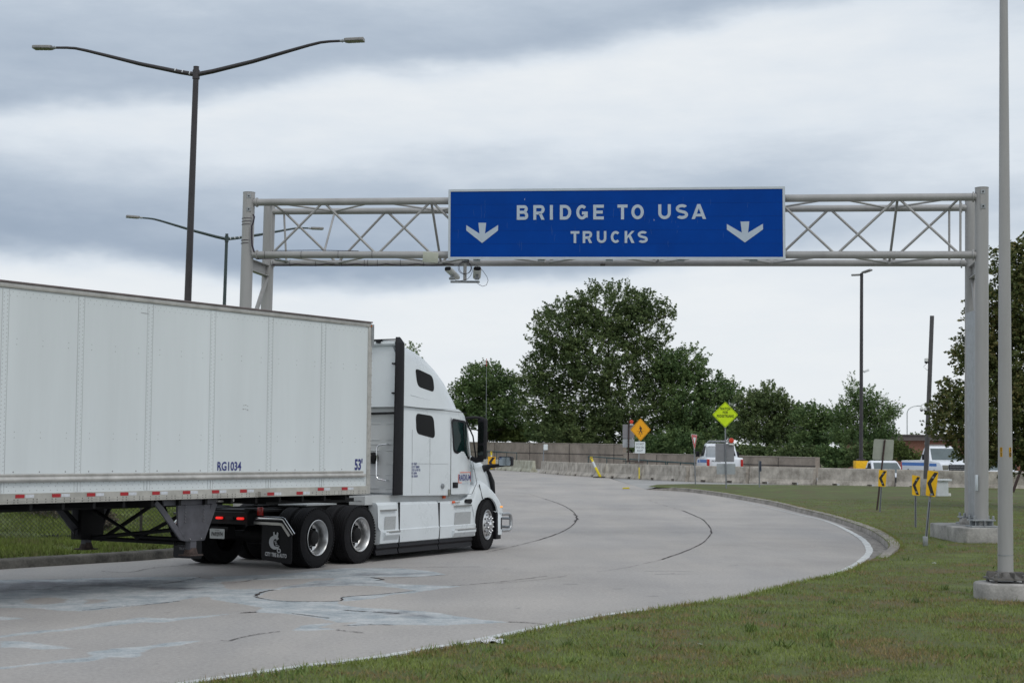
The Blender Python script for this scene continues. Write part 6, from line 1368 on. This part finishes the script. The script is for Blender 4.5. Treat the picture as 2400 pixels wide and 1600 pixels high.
# ================================================================== VEHICLES
def pickup(loc,heading,label,cab='crew',hs=1.0,extras=None,group='white patrol pickups in the car park'):
    e=empty('pickup_truck',loc,heading,label,'pickup truck'); w=2.0     # local +Y = forward
    e.scale=(1,1,hs); SH=.75 if cab!='crew' else 0
    m=MB(); side=[(-2.95,.55),(-2.95,1.12),(-2.90,1.20),(-.95,1.22),(.85,1.24),(1.15,1.22),(2.55,1.13),(2.85,1.0),(2.92,.75),(2.90,.50)]
    m.prism(side,-w/2,w/2); m.build('body',vehw,e,bevel=.05,seg=3)
    m=MB(); R=[]
    for y,z,k in ((-1.0,1.2,.96),(-.85,1.85,.84),(-.6,1.95,.80),(.35,1.95,.80),(.55,1.88,.82),(1.15,1.2,.94)): R.append([(-w/2*k,y,z),(w/2*k,y,z)])
    Pf=[(-.98+SH,1.18),(-.82+SH,1.84),(-.6+SH,1.93),(.32,1.94),(.52,1.88),(1.22,1.18)]
    V=[];
    for s in (-1,1):
        for y,z in Pf: V.append((s*(w/2*(.97-.20*(z-1.18)/.75)),y,z))
    n=len(Pf); m.add(V,[tuple(range(n)),tuple(range(2*n-1,n-1,-1))]+[(i,(i+1)%n,n+(i+1)%n,n+i) for i in range(n)]); m.build('cab',vehw,e,bevel=.05,seg=3)
    def win(P4,name,mt=glass): m=MB(); m.add(P4,[(0,1,2,3)]); return m.build(name,mt,e,smooth=0)
    kx=lambda z:w/2*(.97-.20*(z-1.18)/.75)
    wg=mat('pickup_windshield',(.10,.13,.14),.12,0,.15,2)
    win([(-kx(1.25)+.12,1.17,1.25),(kx(1.25)-.12,1.17,1.25),(kx(1.8)-.10,.615,1.82),(-kx(1.8)+.10,.615,1.82)],'windshield',wg)
    win([(-kx(1.3)+.1,-.975+SH,1.30),(kx(1.3)-.1,-.975+SH,1.30),(kx(1.8)-.1,-.86+SH,1.78),(-kx(1.8)+.1,-.86+SH,1.78)],'rear_window')
    for s in (-1,1):
        if not SH: win([(s*(kx(1.27)+.012),-.75,1.27),(s*(kx(1.27)+.012),.05,1.27),(s*(kx(1.8)+.012),.05,1.80),(s*(kx(1.8)+.012),-.66,1.80)],'side_window')
        win([(s*(kx(1.27)+.012),.12,1.27),(s*(kx(1.27)+.012),1.0,1.27),(s*(kx(1.8)+.012),.47,1.80),(s*(kx(1.8)+.012),.12,1.80)],'side_window')
        m=MB(); m.box((s*(w/2+.14),.85,1.38),(.22,.12,.28)); m.box((s*(w/2+.02),.85,1.30),(.1,.06,.05)); m.build('wing_mirror',black,e,bevel=.03)
        m=MB(); m.box((s*(w/2+.002),-1.0,1.02),(.008,3.7,.16)); m.box((s*(w/2+.002),1.7,1.00),(.008,1.0,.14)); m.build('blue_stripe',vehblue,e,smooth=0)
        m=MB(); m.box((s*(w/2-.07),-2.965,.92),(.13,.06,.40)); m.box((s*(w/2+.001),-2.86,.92),(.012,.16,.42)); m.build('tail_lamp',redlens,e,bevel=.02)
        m=MB(); m.box((s*(w/2-.20),2.88,.88),(.30,.10,.24)); m.build('headlight',lens_m,e,bevel=.02)
        for y in (-1.85,1.85):
            x=s*(w/2-.12); we=empty('wheel',(0,0,0)); we.parent=e; m=MB(); m.lathe([(x-.13,.22),(x-.13,.36),(x-.09,.40),(x+.09,.40),(x+.13,.36),(x+.13,.22)],(0,y,.40),'X',28); m.build('tyre',rubber,we); m=MB(); m.lathe([(x+s*.125,.23),(x+s*.10,.20),(x+s*.12,.06),(x+s*.12,0)],(0,y,.40),'X',24); m.build('rim',galvdark,we)
            m=MB(); m.lathe([(x-.13,.46),(x+s*.135,.46)],(0,y,.45),'X',28); 
    m=MB(); m.box((0,-2.955,.92),(w-.46,.02,.42)); m.build('tailgate',vehw,e,bevel=.01)
    m=MB(); m.box((0,2.92,.86),(w-.75,.05,.34)); 
    for k in range(4): m.box((0,2.95,.74+.08*k),(w-.8,.02,.02),1)
    m.build('grille',[black,galvdark],e,smooth=0); m=MB(); m.box((0,2.97,.52),(w-.05,.14,.22)); m.box((0,-3.0,.55),(w-.1,.14,.2)); m.build('bumper',chrome if 0 else galvdark,e,bevel=.03)
    if extras: extras(e)
    return e
def ex1(e):
    m=MB(); m.box((0,-.35,2.02),(1.35,.34,.05)); m.tube([(-.75,-.55,1.98),(-.62,-.55,2.06),(.62,-.55,2.06),(.75,-.55,1.98)],.03,8); m.build('roof_rack',galvdark,e,bevel=.01)
    m=MB(); 
    for x in (-.55,.1): m.box((x,-1.35,1.45),(.62,.4,.62))
    m.build('storage_box',signback2,e,bevel=.02)
    m=MB(); lettering(m,'PATROL',(-.50,-2.968,1.02),(1,0,0),(0,0,1),.12,xs=1.1,off=.003); lettering(m,'EUROPA',(.58,-2.968,1.02),(1,0,0),(0,0,1),.12,xs=.9,off=.003) if 0 else None; m.build('lettering',black,e,smooth=0)
    m=MB(); m.box((0,-.88,1.90),(.3,.04,.05)); m.build('brake_lamp',redlens,e,bevel=.01)
pickup(Vector((11.95,92,.42)),-.015,'white patrol pickup seen from behind with red tail lamps',extras=ex1,hs=1.10)
def ex2(e):
    m=MB(); m.box((0,-.2,1.99),(1.0,.3,.06)); m.tube([(.6,-.4,1.9),(.62,-.4,2.12)],.012,6); m.build('light_bar',lamp_grey,e,bevel=.02)
P0=aty(2200,1085,86); pickup(Vector((P0.x,86,.40)),math.pi+.12,'white pickup with blue side stripe facing the camera near the gantry leg',cab='single',hs=1.06,extras=ex2)
P0=aty(2084,1085,90); e=pickup(Vector((P0.x,92,-.30)),math.pi+.15,'lower white vehicle partly hidden behind the farthest chevron sign',cab='single')
P0=aty(2345,1085,95); pickup(Vector((P0.x,97,-.15)),math.pi+.3,'white vehicle roof just visible right of the gantry legs')
# ================================================================== BUILDING
def brickmat():
    m=bpy.data.materials.new('brick_wall'); m.use_nodes=True; nt=m.node_tree; N=nt.nodes; L=nt.links; B=N['Principled BSDF']; tc=N.new('ShaderNodeTexCoord'); mp=N.new('ShaderNodeMapping'); mp.inputs['Rotation'].default_value=(math.pi/2,0,0); L.new(tc.outputs['Object'],mp.inputs[0])
    b=N.new('ShaderNodeTexBrick'); b.inputs['Color1'].default_value=(.27,.115,.075,1); b.inputs['Color2'].default_value=(.22,.095,.065,1); b.inputs['Mortar'].default_value=(.24,.20,.17,1); b.inputs['Scale'].default_value=4; b.inputs['Mortar Size'].default_value=.012; L.new(mp.outputs[0],b.inputs[0]); L.new(b.outputs[0],B.inputs['Base Color']); B.inputs['Roughness'].default_value=.9; return m
bk=brickmat(); A=aty(2060,1030,150); B=aty(2480,1030,150); top=aty(2150,1032,150).z; r1=aty(2150,1020,150).z
e=empty('brick_building',((A.x+B.x)/2,158,.4),0,'low red brick building with a flat dark fascia behind the parked pickups','building')
m=MB(); m.box((0,0,(top-.4)/2),(B.x-A.x,16,top-.4)); m.build('wall',bk,e,smooth=0)
m=MB(); m.box((0,-.1,(top+r1)/2-.4),(B.x-A.x+.8,16.8,r1-top)); m.box((0,-.15,r1-.4+.04),(B.x-A.x+1.0,17.0,.08)); m.build('roof',woodm,e,smooth=0)
for k in range(4): m=MB(); m.box((-6+4.2*k,-8.02,1.6),(1.4,.06,1.2)); m.build('window',glass,e,smooth=0)
# ================================================================== TREES
def make_tree(loc,H_,crown,leafm,label,cat='tree',name='deciduous_tree',tr=.25,fork=.3,leaf=.16,ntuft=900,per=34,up=.55,spread=.55,seed=1,dens_in=.35,group=None,lean=0,tuftlen=.9):
    rg=np.random.default_rng(seed); rd=random.Random(seed)
    e=empty(name,loc,0,label,cat,group)
    m=MB(); base=Vector((0,0,0)); fk=Vector((lean,0,H_*fork)); m.tube([base,base+(fk-base)*.5+Vector((rd.uniform(-.1,.1),0,0)),fk],[tr,tr*.8,tr*.7],10)
    topc=Vector((lean*1.5,0,H_*.86)); spine=[fk,fk+(topc-fk)*.35+Vector((rd.uniform(-.4,.4),rd.uniform(-.4,.4),0)),fk+(topc-fk)*.7,topc]; m.tube(spine,[tr*.68,tr*.45,tr*.22,tr*.06],8)
    TU=[]   # tufts: position, direction, length
    tot=sum(a*b*c for _,_,_,a,b,c in crown)
    for (cx,cy,cz,rx,ry,rz_) in crown:
        C=Vector((cx,cy,cz)); hz=min(max((cz-rz_*.5-fk.z)/(topc.z-fk.z),0),.9); st=fk+(topc-fk)*hz*.8
        if (C-st).length>.4:
            mid=st+(C-st)*.5+Vector((0,0,-.10*(C-st).length)) ; m.tube([st,mid,C],[tr*.32,tr*.2,tr*.07],7)
        for k in range(5):
            th=rd.uniform(0,6.28); q=C+Vector((rx*.75*math.cos(th),ry*.75*math.sin(th),rz_*rd.uniform(-.1,.75))); m.tube([st+(C-st)*rd.uniform(.5,.95),C+(q-C)*.5+Vector((0,0,-.1)),q],[tr*.11,tr*.07,tr*.02],5)
        n=int(ntuft*(rx*ry*rz_)**(2/3)/sum((a*b*c)**(2/3) for _,_,_,a,b,c in crown))
        v=rg.normal(size=(n,3)); v/=np.linalg.norm(v,axis=1)[:,None]; rad=np.where(rg.uniform(size=n)<dens_in,rg.uniform(.25,.9,n),rg.uniform(.80,1.06,n)); 
        low=v[:,2]<-.45; rad[low]*=.75
        nz=np.array([1+.28*noise.noise((a*2.2+seed,b*2.2,c*2.2)) for a,b,c in v]); p=np.array([cx,cy,cz])+v*np.array([rx,ry,rz_])*(rad*nz)[:,None]
        d=v*np.array([1,1,.6])+np.array([0,0,up])+rg.normal(0,.25,(n,3)); d/=np.linalg.norm(d,axis=1)[:,None]; TU.append(np.concatenate([p,d],1))
    T=np.concatenate(TU); nt_=len(T); L_=rg.uniform(.6,1.25,nt_)*tuftlen
    P=np.repeat(T[:,:3],per,0); D=np.repeat(T[:,3:],per,0); LL=np.repeat(L_,per); u=rg.uniform(0,1,len(P)); 
    P=P+D*(u*LL)[:,None]+rg.normal(0,1,P.shape)*(.16*tuftlen*(1.15-u))[:,None]*spread/.55
    n=len(P); s=leaf*rg.uniform(.55,1.2,n); a=rg.normal(size=(n,3)); a[:,2]*=.45; a/=np.linalg.norm(a,axis=1)[:,None]; b=np.cross(a,rg.normal(size=(n,3))); b/=np.linalg.norm(b,axis=1)[:,None]
    V=np.stack([P-a*s[:,None]*.6,P+b*s[:,None]*.42,P+a*s[:,None]*.6,P-b*s[:,None]*.42],1).reshape(-1,3); Fc=np.arange(n*4).reshape(-1,4)
    o=mesh_np('crown',V,Fc,leafm); o.parent=e; m.build('trunk',bark,e,smooth=60); return e
def tree_px(px,ytop,y,blobs,leafm,label,seed,base=.4,**k):
    # blobs given in photo pixels (cx,cy,rx,ry) at depth y, depth offset fraction
    X=lambda a,b:aty(a,b,y); b0=Vector((X(px,1060).x,y,base)); H_=X(px,ytop).z-base; C=[]
    sh=k.get('tuftlen',.9)*.42*F/y if y>60 else -4
    for i,(a,b,rx,ry,*dz) in enumerate(blobs):
        rx=max(rx-sh,rx*.62); ry=max(ry-sh,ry*.62)
        q=X(a,b)-b0; r=rx/F*y; C.append((q.x,(dz[0] if dz else 0)*r,q.z,r,r*.9,ry/F*y))
    return make_tree(b0,H_,C,leafm,label,seed=seed,**k)
tree_px(1425,665,150,[(1430,740,95,75),(1310,790,70,75,-.3),(1500,790,70,70,.2),(1290,880,75,70,.3),(1400,860,90,80,-.4),(1530,880,62,70,-.2),(1270,960,60,60,-.2),(1370,970,95,75,.2),(1480,970,85,80,-.5),(1330,740,50,50,.3),(1510,725,45,42,-.2),(1250,910,35,40),(1560,950,45,60,.4),(1560,740,25,22),(1340,1020,90,45,-.2),(1450,1040,90,45)],leaf_dark,'tallest dark green maple crown behind the wall at the centre',3,ntuft=3500,per=34,leaf=.20,tr=.38,fork=.25,dens_in=.30,tuftlen=1.15)
tree_px(1640,810,148,[(1610,870,52,55),(1680,930,50,45),(1600,960,60,70,-.3),(1712,925,24,30),(1705,1000,38,50,.2),(1650,1010,70,55,-.4),(1560,870,35,45,.2),(1590,1035,70,40)],leaf_mid,'smaller tree growing against the right side of the tall maple',5,ntuft=1500,per=32,leaf=.20,dens_in=.30,tuftlen=1.1)
tree_px(1140,855,165,[(1140,900,60,45),(1100,940,48,50),(1185,935,45,50),(1150,975,62,42),(1210,990,30,40,.3),(1075,990,35,40)],leaf_mid,'rounded tree left of the tall maple above the truck hood',8,ntuft=1250,per=30,leaf=.205,dens_in=.28,tuftlen=1.1)
tree_px(965,800,125,[(972,838,26,30),(925,870,50,45),(990,915,32,30),(950,940,60,60)],leaf_mid,'leafy tree top peeking out above the sleeper cab roof',9,ntuft=330,per=26,leaf=.14,dens_in=.2,tuftlen=.9)
tree_px(1800,900,130,[(1800,945,45,42),(1760,960,42,42),(1845,975,38,40),(1780,1010,58,45),(1840,1030,52,40),(1745,1020,20,35),(1885,990,25,30,.2)],leaf_dark,'dark bushy tree right of the lime diamond sign',12,ntuft=1250,per=28,leaf=.155,dens_in=.3,tuftlen=.9)
tree_px(1920,945,124,[(1900,985,40,35),(1930,1020,45,40),(1960,990,28,35),(1890,1040,40,30)],leaf_mid,'loose small tree between the dark bushy tree and the dark lamp post',14,ntuft=520,per=24,leaf=.17,dens_in=.25,tuftlen=.9)
tree_px(2025,905,118,[(2000,925,14,30),(2030,955,40,38),(1985,980,35,40),(2060,985,45,28),(2040,1025,55,40),(1985,1035,45,35),(2090,970,16,12),(2075,1045,30,28,.2)],leaf_mid,'feathery tree with upswept branches behind the dark lamp post',17,ntuft=900,per=28,leaf=.125,up=1.1,dens_in=.28,tuftlen=1.2,spread=.35)
tree_px(2130,1045,112,[(2110,1055,22,20),(2135,1075,25,18),(2080,1075,20,20)],leaf_light,'low shrub against the brick building left of the front facing pickup',19,ntuft=170,per=22,leaf=.13,name='shrub',cat='shrub',tr=.06,tuftlen=.6)
# right hand near tree with turning leaves
tree_px(2440,565,55,[(2380,640,48,60),(2440,620,60,60),(2330,720,50,45,-.2),(2420,740,70,80),(2300,830,50,45,.1),(2390,860,80,80),(2255,930,45,35),(2330,950,70,60,-.3),(2440,960,80,80),(2240,1000,45,28,.3),(2300,1035,50,32),(2370,1060,50,25,-.2),(2460,1060,60,40),(2215,955,18,25),(2340,780,40,40,.3)],leaf_brown,'brownish drooping tree at the right edge behind the grey pole',23,base=.1,ntuft=2700,per=32,leaf=.098,up=-.25,dens_in=.35,tuftlen=.55,tr=.20,fork=.2)
# bushes along the wall
for i,(px,py,rx,ry,y,mt,lab) in enumerate(((1165,1010,38,24,168,leaf_light,'yellow green bush above the wall beside the door mirror'),(1215,1015,40,22,166,leaf_light,'light bush between the mirror and the small white sign'),(1270,1012,42,26,160,leaf_mid,'dark bush above the wall behind the small white sign'),(1330,1022,45,24,158,leaf_dark,'low dark bush under the left part of the tall maple'),(1530,1045,50,28,140,leaf_mid,'bush above the lower wall right of the crossing sign'),(1600,1040,45,34,138,leaf_mid,'bush behind the yield sign'),(1700,1060,55,24,128,leaf_dark,'bush behind the patrol pickup roof'),(1790,1066,60,20,122,leaf_dark,'low dark bush right of the patrol pickup'),(1880,1070,50,20,118,leaf_dark,'dark bush beyond the right end of the low wall'),(1960,1072,45,20,114,leaf_mid,'bush left of the yellow lamp base'),(2045,1066,45,24,112,leaf_dark,'bush right of the yellow lamp base'))):
    tree_px(px,py-ry,y,[(px-rx*.4,py,rx*.6,ry),(px+rx*.4,py+3,rx*.6,ry*.9,-.2),(px,py+12,rx*.8,ry*.9,-.3)],mt,lab,40+i,ntuft=420,per=24,leaf=.17,name='bush',cat='bush',tr=.06,dens_in=.3,tuftlen=.7,group='bushes along the rear wall')
for i,(px,py,y,lab) in enumerate(((2142,1030,260,'tiny distant tree above the brick roof, left one'),(2155,1035,262,'tiny distant tree above the brick roof beside the camera mast'),(2120,1040,265,'faint distant treetop at the foot of a curved lamp'))):
    tree_px(px,py-8,y,[(px,py,9,9),(px-5,py+8,8,8),(px+6,py+8,8,8)],leaf_mid,lab,70+i,ntuft=90,per=16,leaf=.35,tr=.12,tuftlen=1)
# ================================================================== CHAIN LINK FENCE (left)
def fence():
    A=gnd(0,1284); B=gnd(380,1279); d=Vector((B.x-A.x,B.y-A.y,0)).normalized(); A=A-d*9; L_=13.2; e=empty('chain_link_fence',(A.x,A.y,.15),0,'dark chain link fence on the grass seen under the trailer','fence'); H_=1.8
    m=MB(); p=.085; k=-H_
    while k<L_:
        a0,a1=max(k,0),min(k+H_,L_)
        if a1>a0:
            m.tube([d*a0+Vector((0,0,a0-k+.03)),d*a1+Vector((0,0,a1-k+.03))],.0042,3,caps=False); m.tube([d*a0+Vector((0,0,H_-(a0-k)+.03)),d*a1+Vector((0,0,H_-(a1-k)+.03))],.0042,3,caps=False)
        k+=p
    m.build('mesh',chain,e,smooth=0)
    for k in range(5): MB().tube([d*(k*2.9+.15)+Vector((0,.03,-.2)),d*(k*2.9+.15)+Vector((0,.03,H_+.05))],.03,10).build('post',mat('fence_post',(.05,.045,.04),.7,.2,.3,5),e)
    MB().tube([Vector((0,.03,H_+.03)),d*L_+Vector((0,.03,H_+.03))],.025,8).build('top_rail',galvdark,e)
fence()
# dry weeds and a dark clump behind / before the fence
dry=leaf_mat('dry_weed',(.09,.07,.05),(.15,.12,.09),(.30,.27,.22))
for i,(px,py,rx,ry,y,lab) in enumerate(((70,1208,60,30,40,'dry brown weeds behind the fence at the far left'),(110,1236,55,22,37,'brown dead weed patch behind the fence post'),(230,1262,22,14,35,'small brown clump at the foot of the fence'))):
    b=aty(px,py,y); g0=gnd(px,py+10); make_tree(Vector((b.x,y,bank(b.x,y)-.05)),.5,[(0,0,.25,rx/F*y,rx/F*y*1.2,.22)],dry,lab,name='weed_patch',cat='weeds',tr=.02,ntuft=170,per=16,leaf=.055,tuftlen=.25,seed=90+i)
m=MB(); b=gnd(132,1280); 
for k in range(60): a=random.uniform(-.32,.32); m.tube([(b.x+a,b.y+random.uniform(-.1,.1),.15),(b.x+a+random.uniform(-.15,.15),b.y,.15+random.uniform(.02,.09))],.02,4)
tag(m.build('dark_rag',black,smooth=0),'dark rag like debris on the grass below the fence','debris')
